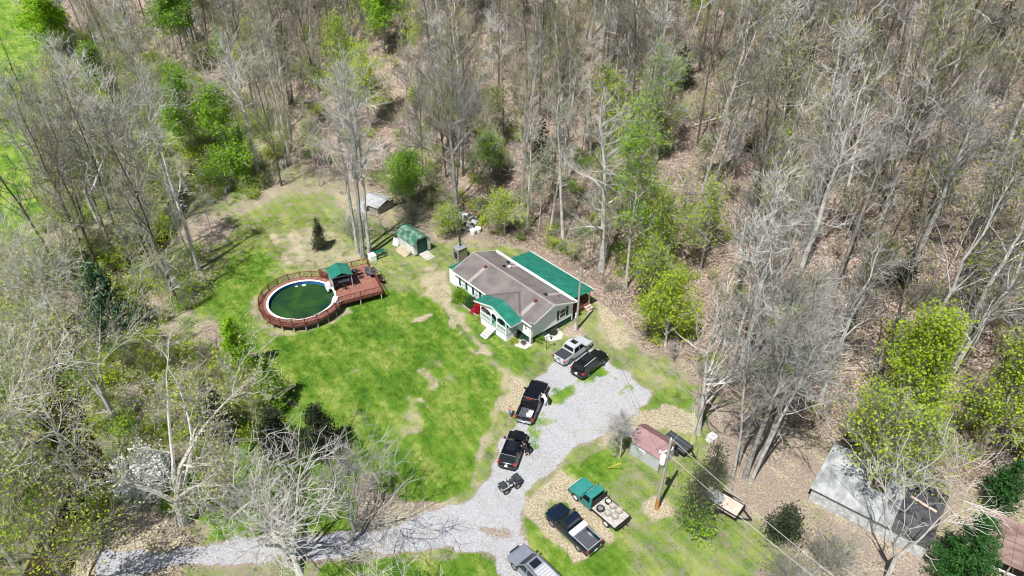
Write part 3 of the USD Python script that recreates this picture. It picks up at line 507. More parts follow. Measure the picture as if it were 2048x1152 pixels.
# -------- hand-placed trees: base pixel in the photograph, then what the tree is like
def at(px, py): return G(px, py)
def lean_to(base, top, H):
    """The tilt (x, y per metre of height) that brings a trunk's top to a pixel, kept along the picture's own left-right axis."""
    return base
BARE = dict(first=.42, nl=14, limb=.30, n2=95, n3=230, n4=380, tw=.02)
hero = [
 # px, py, height, radius, lean, seed, label, extras
 (204, 458, 25, .34, (-.06, .0), 101, 'tall grey twin-stemmed bare tree above the creek, left edge of the woods', dict(fork=2, first=.3, **{k: v for k, v in BARE.items() if k != 'first'})),
 (228, 428, 24, .27, (-.03, .02), 102, 'tall bare tree with pale side limbs just right of the twin-stemmed one by the creek', BARE),
 (312, 474, 26, .36, (-.05, .0), 103, 'tall thick-trunked bare tree throwing its shadow onto the olive lawn', BARE),
 (352, 424, 23, .26, (-.02, .02), 104, 'slim tall bare tree beside grey creek boulders', BARE),
 (128, 440, 21, .26, (-.10, .02), 105, 'bare tree leaning left over the edge of the green hayfield', BARE),
 (60, 590, 20, .25, (-.10, 0), 106, 'pale bare tree at the left picture edge above the thicket', BARE),
 (520, 362, 24, .34, (.0, .02), 107, 'bare tree with a pale forked trunk at the back edge of the lawn', dict(BARE, limb=.36)),
 (727, 516, 26, .34, (.0, .0), 108, 'middle one of three tall bare trees beside the pool deck', dict(BARE, first=.4)),
 (717, 508, 25, .27, (-.03, .03), 109, 'left one of three tall bare trees beside the pool deck', dict(BARE, first=.35)),
 (739, 503, 26, .27, (.01, .04), 110, 'right one of three tall bare trees beside the pool deck', dict(BARE, first=.45)),
 (917, 468, 25, .36, (-.02, .0), 111, 'big bare tree standing in the tarp heap behind the house', dict(BARE, first=.4, limb=.36, n3=600, n4=1900)),
 (1203, 540, 25, .40, (.0, .0), 112, 'big dead-looking tree with white spreading limbs behind the back porch roof', dict(first=.22, nl=26, limb=.30, n2=130, n3=300, n4=400, lang=(60, 85), lup=.3, shape=.5)),
 (1594, 560, 25, .33, (.03, 0), 113, 'straight grey trunk leaning right, tallest in the middle of the right-hand hillside', BARE),
 (1724, 545, 25, .32, (.03, 0), 114, 'smooth grey leaning trunk right of the middle of the hillside', BARE),
 (1809, 570, 24, .34, (.02, 0), 115, 'dark-barked leaning tree on the right-hand hillside above the lime green crown', BARE),
 (1940, 540, 24, .28, (.03, 0), 116, 'pale leaning tree near the right picture edge, half way up the hillside', BARE),
 (1478, 745, 25, .34, (.04, 0), 117, 'leftmost of the heavy grey trunks right of the parking pad', BARE),
 (1505, 720, 25, .30, (.08, .02), 118, 'heavy leaning trunk second from the parking pad', BARE),
 (1490, 955, 22, .24, (.06, .03), 119, 'grey tree leaning right beside the utility trailer, left of its clump', BARE),
 (1512, 940, 22, .21, (.09, .04), 120, 'leaning grey tree in the clump behind the utility trailer', BARE),
 (1475, 930, 21, .18, (.02, .05), 121, 'upright grey tree at the back of the clump behind the utility trailer', BARE),
 (1465, 962, 19, .14, (-.02, .06), 125, 'thin stem at the left of the clump behind the utility trailer', BARE),
 (1500, 965, 20, .17, (.11, .01), 126, 'thin stem leaning far right, in front of the clump behind the utility trailer', BARE),
 (1520, 930, 17, .12, (.14, .06), 127, 'thinnest stem leaning right at the back of the clump behind the utility trailer', BARE),
 (1455, 770, 20, .16, (.0, .05), 128, 'thin upright stem beside the heavy trunks right of the parking pad', BARE),
 (1640, 800, 20, .24, (.05, .0), 122, 'slim bare tree left of the lime green crown above the old barn', BARE),
 (1866, 815, 21, .32, (.05, 0), 123, 'thick grey trunk between the two lime green crowns on the right', BARE),
 (2010, 740, 22, .26, (.05, 0), 124, 'bare leaning tree at the right edge beside the lime green trees', BARE),
]
GREY = ('bark', 'twig', 'leaf_olive')
for px, py, H, rd, ln, sd, lab, kw in hero:
    k = dict(kw); pale = sd in (112, 106)
    make_tree('bare_tree', lab, at(px, py), 0, mats=('bark_white' if pale else 'bark', 'twig_white' if pale else 'twig', 'leaf_olive'), seed=sd, H=H, rad=rd, lean=ln, **k)
# pale, spreading bare tree in front of the lower hillside, right of the shed
make_tree('bare_tree', 'pale dead tree with long sideways limbs behind the black flat trailer', at(1396, 868), 20, mats=('bark_white', 'twig_white', 'x'), seed=130, H=17, rad=.24, first=.16, nl=16, limb=.42, lang=(35, 75), n2=60, n3=130, n4=140, lean=(-.02, .02))
make_tree('bare_tree', 'white dead tree with bare crooked limbs in front of the dark pine, bottom right', at(1770, 1165), 40, mats=('bark_white', 'twig_white', 'x'), seed=131, wig=1.15, H=12, rad=.22, first=.3, nl=12, limb=.5, lang=(30, 70), n2=50, n3=110, n4=120, lean=(.14, .05), fork=3)
make_tree('bare_tree', 'small grey bare tree between the gravel drive and the brown shed', at(1239, 918), 0, seed=132, H=6.5, rad=.09, first=.25, nl=22, limb=.32, lang=(30, 60), n2=120, n3=420, n4=1300, twig=.45, tw=.011)
# bottom left: large budding and bare trees round the end of the drive
make_tree('budding_tree', 'large spreading tree with cream buds and pale forked limbs left of the lawn', at(368, 1046), 150, mats=('bark_white', 'twig', 'leaf_cream'), seed=140, wig=1.7, H=15, rad=.40, first=.14, fork=5, nl=40, limb=.33, lang=(30, 65), n2=190, n3=560, n4=1000, leaves=5200, leaf=.095, lspread=.2, lean=(-.12, .0))
make_tree('budding_tree', 'tall tree with cream buds behind the white flowering shrub', at(190, 1010), 60, mats=('bark_white', 'twig', 'leaf_cream'), seed=141, H=20, rad=.32, first=.2, fork=3, nl=26, limb=.36, n2=150, n3=480, n4=900, leaves=4200, leaf=.095, lspread=.2, lean=(-.03, .03))
make_tree('budding_tree', 'pale budding tree whose crown hides the creek, left of the tall cedar', at(235, 850), 10, mats=('bark_white', 'twig', 'leaf_cream'), seed=142, H=18, rad=.28, first=.25, fork=3, nl=26, limb=.36, n2=150, n3=480, n4=900, leaves=3600, leaf=.095, lspread=.2)
make_tree('budding_tree', 'yellowish budding tree at the left edge below the thicket', at(40, 900), 80, mats=('bark_white', 'twig', 'leaf_cream'), seed=143, H=19, rad=.28, first=.25, fork=3, nl=26, limb=.36, n2=150, n3=480, n4=900, leaves=3400, leaf=.095, lspread=.2)
make_tree('budding_tree', 'olive budding tree beside the dark creek bend at the left', at(120, 720), 30, mats=('bark_white', 'twig', 'leaf_cream'), seed=144, H=17, rad=.24, first=.3, fork=2, nl=22, limb=.36, n2=150, n3=480, n4=900, leaves=2600, leaf=.095, lspread=.2)
make_tree('bare_tree', 'big white-limbed bare tree at the end of the drive, bottom left of centre', at(575, 1128), 200, mats=('bark_white', 'twig_white', 'x'), seed=145, wig=1.7, H=12, rad=.30, first=.16, fork=5, nl=26, limb=.44, lang=(30, 70), n2=130, n3=320, n4=600, lean=(.0, .04), crook=.03)
make_tree('bare_tree', 'white bare tree sprawling to the right over the drive', at(600, 1150), 100, mats=('bark_white', 'twig_white', 'x'), seed=146, wig=1.7, H=11, rad=.26, first=.14, fork=4, nl=28, limb=.5, lang=(30, 75), n2=150, n3=360, n4=650, lean=(.5, .22), crook=.03)
make_tree('bare_tree', 'low grey bare tree beside the drive, left of the lawn point', at(700, 1085), 0, mats=('bark', 'twig', 'x'), seed=147, wig=1.7, H=9, rad=.2, first=.12, fork=4, nl=28, limb=.5, lang=(30, 75), n2=150, n3=400, n4=800, lean=(.3, .1), crook=.03)
make_tree('bare_tree', 'grey bare tree cut by the bottom picture edge below the drive', at(800, 1240), 0, mats=('bark_white', 'twig_white', 'x'), seed=148, wig=1.7, H=9, rad=.2, first=.14, fork=4, nl=28, limb=.5, lang=(35, 75), n2=100, n3=260, n4=500, lean=(.15, 0), crook=.03)
make_tree('budding_tree', 'tree with pale green young leaves in the bottom left corner', at(30, 1130), 30, mats=('bark', 'twig_tan', 'leaf_green'), seed=149, H=13, rad=.24, first=.2, fork=3, nl=24, limb=.4, n2=160, n3=560, n4=1300, leaves=4200, leaf=.12)
make_tree('budding_tree', 'half-bare tree with yellow-green buds at the bottom edge, left of the earth bank', at(150, 1190), 30, mats=('bark', 'twig_tan', 'leaf_lime'), seed=150, H=13, rad=.24, first=.2, fork=3, nl=24, limb=.4, n2=160, n3=560, n4=1300, leaves=2600, leaf=.11)
make_tree('leafy_tree', 'round fresh green tree at the left edge beside the budding trees', at(25, 970), 30, mats=('bark', 'twig', 'leaf_green'), seed=151, H=10, rad=.16, first=.2, nl=26, limb=.42, n2=120, n3=420, n4=900, leaves=6500, leaf=.13)
# leafy trees
leafy = [
 (128, 118, 15, .24, 160, 'leaf_green', 'round bright green tree at the hayfield corner, top left', dict(first=.18, nl=26, limb=.42, leaves=12000, leaf=.26, lspread=.6)),
 (392, 150, 22, .25, 161, 'leaf_green', 'tall bright green tree at the top left, right of the round one', dict(first=.35, nl=24, limb=.3, leaves=7500, leaf=.24, lspread=.5)),
 (388, 306, 15, .18, 162, 'leaf_green', 'upright bright green tree above the lawn, left one of a pair', dict(first=.14, nl=30, limb=.26, leaves=7500, leaf=.17, lspread=.4, lang=(45, 80))),
 (468, 372, 16, .2, 163, 'leaf_green', 'taller bright green tree at the back of the lawn, right one of a pair', dict(first=.12, nl=34, limb=.27, leaves=9000, leaf=.17, lspread=.4, lang=(45, 80))),
 (205, 190, 10, .14, 164, 'leaf_green', 'small green tree between bare trees at the top left', dict(first=.2, nl=20, limb=.36, leaves=4200, leaf=.2)),
 (770, 110, 18, .2, 165, 'leaf_green', 'tall slender green tree on the hillside, top centre left', dict(first=.25, nl=26, limb=.24, leaves=6500, leaf=.22, lspread=.5)),
 (700, 236, 17, .2, 166, 'leaf_lime', 'sparse yellow-green tree on the hillside behind the lawn', dict(first=.25, nl=26, limb=.36, leaves=4800, leaf=.15)),
 (742, 270, 15, .17, 167, 'leaf_lime', 'thin lime green tree right of the sparse one behind the lawn', dict(first=.25, nl=26, limb=.34, leaves=3800, leaf=.15)),
 (818, 415, 9, .16, 168, 'leaf_green', 'dense green small tree beside the grey collapsed shed', dict(first=.14, nl=26, limb=.42, leaves=8500, leaf=.13)),
 (980, 392, 10, .14, 169, 'leaf_green', 'bushy green young tree above the back of the house', dict(first=.2, nl=22, limb=.36, leaves=3000, leaf=.13)),
 (1010, 470, 7, .1, 170, 'leaf_lime', 'low lime green sapling behind the house roof', dict(first=.2, nl=20, limb=.4, leaves=2600, leaf=.12)),
 (1251, 578, 25, .2, 171, 'leaf_green', 'tall white-barked tree with green leaves all along its stem, right of the house', dict(first=.3, nl=34, limb=.17, leaves=5200, leaf=.13, lspread=.4, n3=500)),
 (1310, 560, 13, .17, 172, 'leaf_lime', 'yellow-green tree on the slope right of the white-barked one', dict(first=.2, nl=26, limb=.34, leaves=4200, leaf=.12)),
 (1300, 610, 9, .13, 173, 'leaf_lime', 'sparse yellow-green tree at the foot of the slope behind the back porch', dict(first=.2, nl=22, limb=.36, leaves=3200, leaf=.13)),
 (1330, 690, 10, .15, 174, 'leaf_lime', 'dense lime green tree at the wood edge beside the upper parking pad', dict(first=.1, nl=30, limb=.34, leaves=8000, leaf=.12)),
 (1745, 945, 18, .26, 175, 'leaf_lime', 'big lime green tree with a rounded crown above the old barn', dict(first=.16, nl=44, limb=.2, lang=(35, 70), lup=.5, shape=.55, n2=240, n3=900, n4=1300, leaves=15000, leaf=.135, lspread=.3)),
 (1722, 1000, 13, .2, 176, 'leaf_lime', 'lime green tree reaching over the old barn roof', dict(first=.2, nl=22, limb=.34, n3=350, leaves=1700, leaf=.12, lspread=.3)),
 (1955, 915, 14, .2, 177, 'leaf_lime', 'sparser lime green tree right of the rounded one', dict(first=.25, nl=30, limb=.26, n2=150, n3=500, n4=900, leaves=4200, leaf=.125, lspread=.3)),
 (2035, 960, 11.5, .18, 178, 'leaf_lime', 'lime green tree cut by the right picture edge', dict(first=.2, nl=26, limb=.34, n3=450, leaves=3200, leaf=.125, lspread=.3)),
 (1800, 1010, 10, .2, 179, 'leaf_lime', 'lime green tree with low boughs hanging over the middle of the old barn roof', dict(first=.25, nl=20, limb=.4, leaves=1500, leaf=.12, lspread=.3)),
 (1310, 330, 17, .18, 180, 'leaf_green', 'light green tree high on the slope above the white-barked one', dict(first=.3, nl=24, limb=.28, leaves=1900, leaf=.14)),
 (1205, 330, 14, .15, 181, 'leaf_lime', 'small lime green tree in the middle of the forest above the house', dict(first=.3, nl=24, limb=.28, leaves=2600, leaf=.16)),
 (900, 472, 4.5, .08, 182, 'leaf_lime', 'bright green round bush at the foot of the big bare tree by the tarps', dict(first=.05, nl=24, limb=.5, leaves=4500, leaf=.1)),
 (1400, 540, 12, .14, 183, 'leaf_lime', 'loose yellow-green tree among the bare trunks right of the pale stems', dict(first=.25, nl=22, limb=.36, leaves=2600, leaf=.13)),
]
for px, py, H, rd, sd, lm, lab, kw in leafy:
    k = dict(n2=110, n3=400, n4=900, lspread=.35); k.update(kw)
    make_tree('leafy_tree', lab, at(px, py), sd * 37 % 360, mats=('bark_white' if sd == 171 else 'bark', 'twig', lm), seed=sd, H=H, rad=rd, **k)
# evergreens
ever = [
 (488, 748, 8.2, 200, 'needle_pine', 'tall narrow green cedar at the left edge of the lawn', dict(spread=.2, nb=160, leaves=11000, leaf=.11, round_=.45), 'leaf_green'),
 (548, 814, 6.8, 201, 'needle_pine', 'shorter green cedar casting a round shadow on the lawn', dict(spread=.26, nb=140, leaves=8000, leaf=.11, round_=.5), 'leaf_green'),
 (642, 498, 5.2, 202, 'needle', 'small pointed dark cedar behind the pool', dict(spread=.22, nb=100, leaves=4200, leaf=.1), None),
 (648, 905, 6.5, 203, 'needle', 'dark cedar half hidden behind white bare limbs', dict(spread=.3, nb=140, leaves=8000, leaf=.11, round_=.5), None),
 (560, 910, 6.5, 204, 'needle', 'dark olive cedar in the trees left of the lawn', dict(spread=.3, nb=140, leaves=8000, leaf=.11, round_=.5), None),
 (440, 880, 7.5, 205, 'needle', 'dark cedar under the large cream-budded tree', dict(spread=.28, nb=140, leaves=8000, leaf=.11, round_=.5), None),
 (236, 676, 11, 206, 'needle_blue', 'pale blue-green pine rising from the left thicket', dict(spread=.28, nb=150, leaves=11000, leaf=.15, round_=.6), None),
 (1385, 1052, 7.5, 207, 'needle', 'scraggy dark cedar between the pole and the utility trailer', dict(spread=.27, nb=150, leaves=4600, leaf=.07, round_=.4, dens=.42), None),
 (1418, 975, 6.0, 208, 'needle', 'thin dark cedar close behind the utility trailer', dict(spread=.27, nb=130, leaves=3000, leaf=.07, round_=.45, dens=.42), None),
 (1562, 1078, 4.5, 209, 'needle', 'low dark cedar bush below the utility trailer', dict(spread=.34, nb=120, leaves=4600, leaf=.1, round_=.4), None),
 (1905, 1165, 8.5, 210, 'needle_pine', 'dense dark green pine between the old barn and the rusty shed', dict(spread=.30, nb=150, leaves=26000, leaf=.085, round_=.55, dens=.16), None),
 (1990, 1010, 6, 211, 'needle_pine', 'smaller green pine behind the rusty shed', dict(spread=.3, nb=120, leaves=5000, leaf=.12, round_=.5), None),
]
for px, py, H, sd, m, lab, kw, alt in ever:
    make_conifer('evergreen', lab, at(px, py), mats=('bark_dark', alt or m), seed=sd, H=H, rad=H * .017, **kw)
make_shrub('shrub', 'leafless shrub with one bright green patch, growing into the scraggy cedar', at(1392, 1062), 3.0, 3.6, 220, 1300, .1, ('twig', 'leaf_green'))
make_shrub('flowering_shrub', 'white flowering shrub under the large cream-budded tree', at(300, 972), 5.2, 3.4, 221, 7500, .14, ('twig_dark', 'petal_white'), stems=110)
make_shrub('shrub', 'grey leafless bush at the bottom edge, right of the low cedar', at(1660, 1130), 5.5, 3.6, 222, 500, .08, ('twig', 'leaf_olive'), stems=150)
make_shrub('shrub', 'wide grey leafless bush left of the white dead tree', at(1580, 1165), 5.0, 3.0, 223, 700, .08, ('twig', 'leaf_olive'), stems=150)
make_shrub('shrub', 'tangled bare bush with olive buds at the pool-side of the three tall trees', at(712, 470), 5.5, 4.0, 224, 900, .1, ('twig', 'leaf_olive'), stems=150)
make_shrub('shrub', 'bare bush behind the green-roofed shed', at(830, 440), 4.5, 3.0, 225, 700, .1, ('twig', 'leaf_olive'), stems=120)
make_shrub('shrub', 'light green bush at the creek edge where the shadow falls on the lawn', at(328, 476), 4.0, 3.6, 226, 3400, .13, ('twig', 'leaf_lime'), stems=90)

# ------------------------------------------------------------------ the hillside forest
def scatter(name, label, protos, P, rz, sc, idx, kind='stuff', group=None):
    """Many small alike things as one PointInstancer; protos is a list of [(part name, mesh, material), ...] or of prims to copy."""
    path = '/World/' + numbered('/World', name); pi = UsdGeom.PointInstancer.Define(stage, path)
    for i, pr in enumerate(protos):
        x = UsdGeom.Xform.Define(stage, f'{path}/kind_{i:03d}'); pi.CreatePrototypesRel().AddTarget(x.GetPath())
        if isinstance(pr, list):
            for nm, me, m in pr: obj(nm, me, m, x.GetPrim())
        else:
            x.GetPrim().GetReferences().AddInternalReference(pr.GetPath()); UsdGeom.Xformable(x).SetXformOpOrder([])
            for k in ('label', 'category', 'group'): x.GetPrim().SetCustomDataByKey(k, '')
    rz = np.asarray(rz); q = np.zeros((len(P), 4), np.float32); q[:, 0] = np.cos(rz / 2); q[:, 3] = np.sin(rz / 2)
    pi.CreatePositionsAttr(Vt.Vec3fArray.FromNumpy(np.asarray(P, np.float32)))
    pi.CreateOrientationsAttr(Vt.QuathArray([Gf.Quath(float(a), 0, 0, float(b)) for a, b in q[:, [0, 3]]]))
    s = np.asarray(sc, float); s = s[:, None] * np.ones(3) if s.ndim == 1 else s
    pi.CreateScalesAttr(Vt.Vec3fArray.FromNumpy(s.astype(np.float32))); pi.CreateProtoIndicesAttr(Vt.IntArray([int(i) for i in idx]))
    return tag(pi.GetPrim(), label, None, group, kind)
HAY = AREAS[0][0]
BARN = PX([(1590, 1020), (1660, 880), (1900, 990), (1840, 1120)]); RUSTY = PX([(1940, 1120), (1975, 1020), (2080, 1060), (2080, 1180)])
TIN = Polygon([(-25, 93), (-17, 93), (-17, 101), (-25, 101)])
NOTREE = shapely.union_all([YARD.buffer(1.0), HAY.buffer(1.5), DRIVE.buffer(3), BARN.buffer(1.5), RUSTY.buffer(1.5), CREEK.buffer(1.3), TIN, PX([(640, 1100), (1000, 1090), (1040, 1300), (500, 1300)])])
def sites(seed, step, pool, ok, reject=0.0, sep=None):
    """Jittered grid points in the forest that the photograph can show."""
    r = Rn(seed); x, y = np.meshgrid(np.arange(-125, 125, step), np.arange(24, 190, step), indexing='ij')
    x = (x + r.random(x.shape) * step).ravel(); y = (y + r.random(y.shape) * step).ravel()
    k = r.random(len(x)) > reject; x, y = x[k], y[k]; z = tz(x, y)
    p0 = pix(np.stack([x, y, z], 1)); p1 = pix(np.stack([x, y, z + pool], 1))
    lo, hi = np.minimum(p0, p1), np.maximum(p0, p1)
    k = (hi[:, 0] > -70) & (lo[:, 0] < 2118) & (hi[:, 1] > -30) & (lo[:, 1] < 1200) & (np.abs(x) < .9 * y + 25)
    k &= ~shapely.contains_xy(NOTREE, x, y) & ok(x, y, p0)
    return np.stack([x, y, z], 1)[k], p0[k], r
taken = np.array([at(*h[:2])[:2] for h in hero + leafy])
crowns = []
for h in leafy + ever:
    b = at(h[0], h[1]); H = h[2]; q0, q1 = pix(b + [0, 0, H * .15]), pix(b + [0, 0, H]); w_ = abs(q1[1] - q0[1]) * .36 + 8; crowns.append((min(q0[0], q1[0]) - w_, q1[1] - 10, max(q0[0], q1[0]) + w_, q0[1] + 4, b[1]))
def clear_view(P, hs):
    k = np.ones(len(P), bool)
    for x0, y0, x1, y1, yb in crowns:
        for f in (.5, .7, .9):
            q = pix(P + [0, 0, f * hs]); k &= ~((q[:, 0] > x0) & (q[:, 0] < x1) & (q[:, 1] > y0) & (q[:, 1] < y1) & (P[:, 1] < yb + 1))
    return k
def far_from(P, Q, d): return np.min(np.hypot(P[:, None, 0] - Q[None, :, 0], P[:, None, 1] - Q[None, :, 1]), 1) > d
LANDMARKS = [('the hayfield corner', 60, 190), ('the round bright green tree', 110, 70), ('the tall green tree, top left', 330, 60), ('the bright green pair', 420, 280), ('the creek boulders', 370, 400), ('the twin-stemmed tree', 170, 330), ('the left picture edge', 0, 420), ('the collapsed tin shed', 755, 400),
 ('the sparse yellow-green tree', 710, 180), ('the slender green tree at the top', 775, 60), ('the tarp heap', 925, 440), ('the three trees by the deck', 715, 330), ('the forked pale tree', 510, 250), ('the house roof', 1010, 520), ('the white-limbed big tree', 1200, 390), ('the white-barked tree', 1275, 400), ('the light green tree up the slope', 1310, 250),
 ('the dense lime tree by the pad', 1325, 640), ('the heavy leaning trunks', 1500, 620), ('the straight leaning trunk', 1630, 460), ('the smooth leaning trunk', 1760, 450), ('the dark leaning trunk', 1840, 470), ('the rounded lime crown', 1765, 740), ('the right picture edge', 2040, 380), ('the middle of the top edge', 1024, 0), ('the top right corner', 2040, 10), ('the top edge, right part', 1560, 0), ('the small lime forest tree', 1200, 270), ('the blue-green pine', 230, 620), ('the top left corner', 10, 0), ('the pool', 600, 590), ('the old barn', 1720, 960)]
LMP = np.array([l_[1:] for l_ in LANDMARKS], float)
WAYS = ['right of', 'above and right of', 'above', 'above and left of', 'left of', 'below and left of', 'below', 'below and right of']
ORD = 'nearest second third fourth fifth sixth seventh eighth ninth tenth eleventh twelfth thirteenth fourteenth fifteenth sixteenth seventeenth eighteenth nineteenth twentieth'.split() + ['farthest'] * 99
counted = {}
def places(looks, P, h):
    """For every tree the words that single it out: how many-th of its look it is, seen from the nearest landmark."""
    c = pix(np.asarray(P) + [0, 0, h]); c = np.clip(c, 0, [2048, 1152]); d = np.hypot(c[:, None, 0] - LMP[:, 0], c[:, None, 1] - LMP[:, 1]); k = d.argmin(1); out = [None] * len(P)
    for i in np.argsort(d.min(1)):
        v = c[i] - LMP[k[i]]; w = WAYS[int(round(math.atan2(-v[1], v[0]) / (PI / 4))) % 8]; key = (looks[i], k[i], w); n_ = counted.get(key, 0); counted[key] = n_ + 1
        out[i] = f'{looks[i]}, {ORD[n_]} {w} {LANDMARKS[k[i]][0]}'
    return out
def forest(name, word, cat, builders, P, p0, r, sc, tiltamt=3.0, cap=300, restlabel=None, hh=12):
    """One thing per tree, nearest first; past the cap the rest is one scattered object."""
    o = np.argsort(P[:, 1] + 1.3 * P[:, 2]); P, p0 = P[o], p0[o]; first = {}; m_ = min(cap, len(P)); ks = r.integers(len(builders), size=m_); labs = places([word[k_] if isinstance(word, list) else word for k_ in ks], P[:m_], hh)
    for i in range(min(cap, len(P))):
        k = int(ks[i]); lab = labs[i]; grp = f'{name.replace("_", " ")}s on the wooded slope'
        s = sc[0] + (sc[1] - sc[0]) * r.random(); s = np.array([s, s, s * (.92 + .16 * r.random())]); rz = r.random() * 360; tl = tuple(r.normal(size=2) * tiltamt)
        if k not in first:
            first[k] = builders[k](lab, P[i], grp); set_xf(first[k], P[i], (tl[0], tl[1], rz), s)
        else: dup(first[k], lab, P[i], rz, s, grp, tl)
    n = len(P) - cap
    if n > 0:
        pr = list(first.values()); scatter('far_' + name, restlabel, pr, P[cap:], r.random(n) * 6.28, sc[0] + (sc[1] - sc[0]) * r.random(n), r.integers(len(pr), size=n))
hill = lambda x, y, p: hilld(x, y) > 1.0
P, p0, r = sites(1, 4.8, 22, hill, .18); k = far_from(P, taken, 2.6) & clear_view(P, 21); P, p0 = P[k], p0[k]
left = lambda x, y, p: (hilld(x, y) <= 1.0) & (p[:, 0] < 640) & (p[:, 1] < 640)
Pl, pl0, rl = sites(2, 4.9, 20, left, .2); k = far_from(Pl, taken, 2.4) & clear_view(Pl, 20)
P, p0 = np.vstack([P, Pl[k]]), np.vstack([p0, pl0[k]])
def bare(i):
    H = [21, 24, 19, 25, 22, 20, 23, 18, 24, 21][i]
    return lambda lab, loc, grp: make_tree('forest_tree', lab, loc, 0, grp, mats=('bark' if i % 4 else 'bark_dark', ['twig_dark', 'twig', 'twig_tan', 'twig'][i % 4], 'leaf_olive'), seed=300 + i, H=H, rad=.17 + .014 * (i % 7), first=.42 + .03 * (i % 4),
                                           nl=9 + i % 5, limb=[.28, .22, .32, .25][i % 4], n2=62, n3=130, n4=190, tw=.021, leaves=[0, 420, 0, 650, 0, 260, 900, 0, 420, 260][i], leaf=.11)
forest('forest_tree', [('dark leafless tree' if not i % 4 else 'grey olive-budded tree' if i in (1, 3, 6) else 'tan-twigged leafless tree' if i == 2 else 'tall grey leafless tree') for i in range(10)], 'tree', [bare(i) for i in range(10)], P, p0, r, (.85, 1.12), restlabel='tall grey leafless trees high on the wooded slope')
PB, pb0, r = sites(3, 3.7, 9, lambda x, y, p: (hilld(x, y) > -1.5) | left(x, y, p), .25); k = far_from(PB, taken, 1.5) & clear_view(PB, 10); PB, pb0 = PB[k], pb0[k]
def young(i):
    return lambda lab, loc, grp: make_tree('young_tree', lab, loc, 0, grp, mats=('bark', ['twig', 'twig_tan'][i % 2], ['leaf_olive', 'leaf_lime'][i % 2]), seed=330 + i, H=[9, 12, 7.5, 14, 10, 8][i], rad=.06 + .012 * (i % 3), first=.3, nl=12, limb=.26, n2=40, n3=90, n4=120, twig=.6, tw=.015, leaves=[120, 380, 0, 160, 420, 260][i], leaf=.1, stubs=0)
forest('young_tree', ['sparsely budded sapling', 'olive-budded sapling', 'bare grey sapling', 'tall young tree', 'olive-budded young tree', 'short sapling'], 'young tree', [young(i) for i in range(6)], PB, pb0, r, (.8, 1.2), restlabel='slender young bare trees high on the wooded slope', hh=5)
PC, pc0, r = sites(4, 11.0, 10, lambda x, y, p: (hilld(x, y) > 2) & ((p[:, 0] < 1000) | ((x * 7.3 + y * 3.1) % 1 < .45)), .3)
def leafing(i):
    return lambda lab, loc, grp: make_tree('leafing_tree', lab, loc, 0, grp, mats=('bark', 'twig', ['leaf_green', 'leaf_lime', 'leaf_olive', 'leaf_lime'][i]), seed=350 + i, H=[8, 6, 9, 12][i], rad=.08, first=.25, nl=18, limb=.34, n2=70, n3=240, n4=500, twig=.5, leaves=[1500, 1500, 1700, 2200][i], leaf=.13, stubs=0)
forest('leafing_tree', ['small fresh green tree', 'small lime green tree', 'small olive tree', 'taller lime green tree'], 'tree', [leafing(i) for i in range(4)], PC, pc0, r, (.75, 1.2), hh=5)
PD, pd0, r = sites(5, 17.0, 6, lambda x, y, p: (hilld(x, y) > 6) & (p[:, 0] > 900), .45)
def dark(i):
    return lambda lab, loc, grp: make_conifer('cedar', lab, loc, seed=360 + i, H=[5, 7, 3.6][i], rad=.08, spread=.3, nb=90, leaves=3400, leaf=.13, group=grp, mats=('bark_dark', ['needle', 'needle', 'needle_pine'][i]))
forest('cedar', 'small dark cedar', 'cedar', [dark(i) for i in range(3)], PD, pd0, r, (.7, 1.3), hh=3)
# undergrowth, fallen branches and leaf litter of the forest floor
def sapling(s):
    mb, cr, lv = tree_parts(s, H=2.6 + .5 * (s % 3), rad=.03, first=.1, nl=9, limb=.4, n2=22, n3=60, n4=130, twig=.32, tw=.009, leaves=[0, 120, 60, 0][s % 4], leaf=.07, lspread=.15, stubs=0)
    mb.add(*cr.get()); a = [('stems', mb, M[['twig', 'twig_tan'][s % 2]])]
    return a + ([('leaves', lv, M[['leaf_lime', 'leaf_lime', 'leaf_olive', 'leaf_olive'][s % 4]])] if lv else [])
PU, _, r = sites(6, 2.0, 3, lambda x, y, p: (hilld(x, y) > -4) | ((p[:, 0] < 700) & (y < 200)), .35)
dn = meshkit.fbm(PU / 11.0, 3, 33); k = dn > .40 + .1 * r.random(len(PU)); PU = PU[k]
scatter('undergrowth', 'thin bare saplings and brush under the trees', [sapling(400 + i) for i in range(6)], PU, r.random(len(PU)) * 6.28, .5 + .8 * r.random(len(PU)), r.integers(6, size=len(PU)))
def brush(s):
    r = Rn(s); n = 26; d = unit(r.normal(size=(n, 3)) * [1, 1, .4] + [0, 0, 1]); e = d * (.7 + .9 * r.random((n, 1))); b = r.normal(size=(n, 3)) * [.2, .2, 0]
    B = np.stack([b, (b + e) / 2 + r.normal(size=(n, 3)) * .1, b + e], 1); R = np.linspace(.018, .007, 3) * np.ones((n, 1)); t2 = grow(r, B, R, n * 4, .3, 1, lambda t, L: L * .4, (25, 65), .1, 3, .2)
    return [('stems', MB().add(*polytubes(B, R, 3)).add(*polytubes(t2[0], np.maximum(t2[1], .007), 3)), M[['twig', 'twig_tan'][s % 2]]), ('leaves', leaf_quads(r, np.concatenate([t2[0][:, 1:].reshape(-1, 3), b + e]), .085, [420, 650, 300, 520][s % 4], .16), M[['leaf_green', 'leaf_lime', 'leaf_olive', 'leaf_lime'][s % 4]])]
PQ, _, r = sites(16, 1.9, 2, lambda x, y, p: (hilld(x, y) < 4) & (p[:, 0] < 560), .3)
dn = meshkit.fbm(PQ / 8.0, 3, 36); k = dn > .36 + .1 * r.random(len(PQ)); PQ = PQ[k]
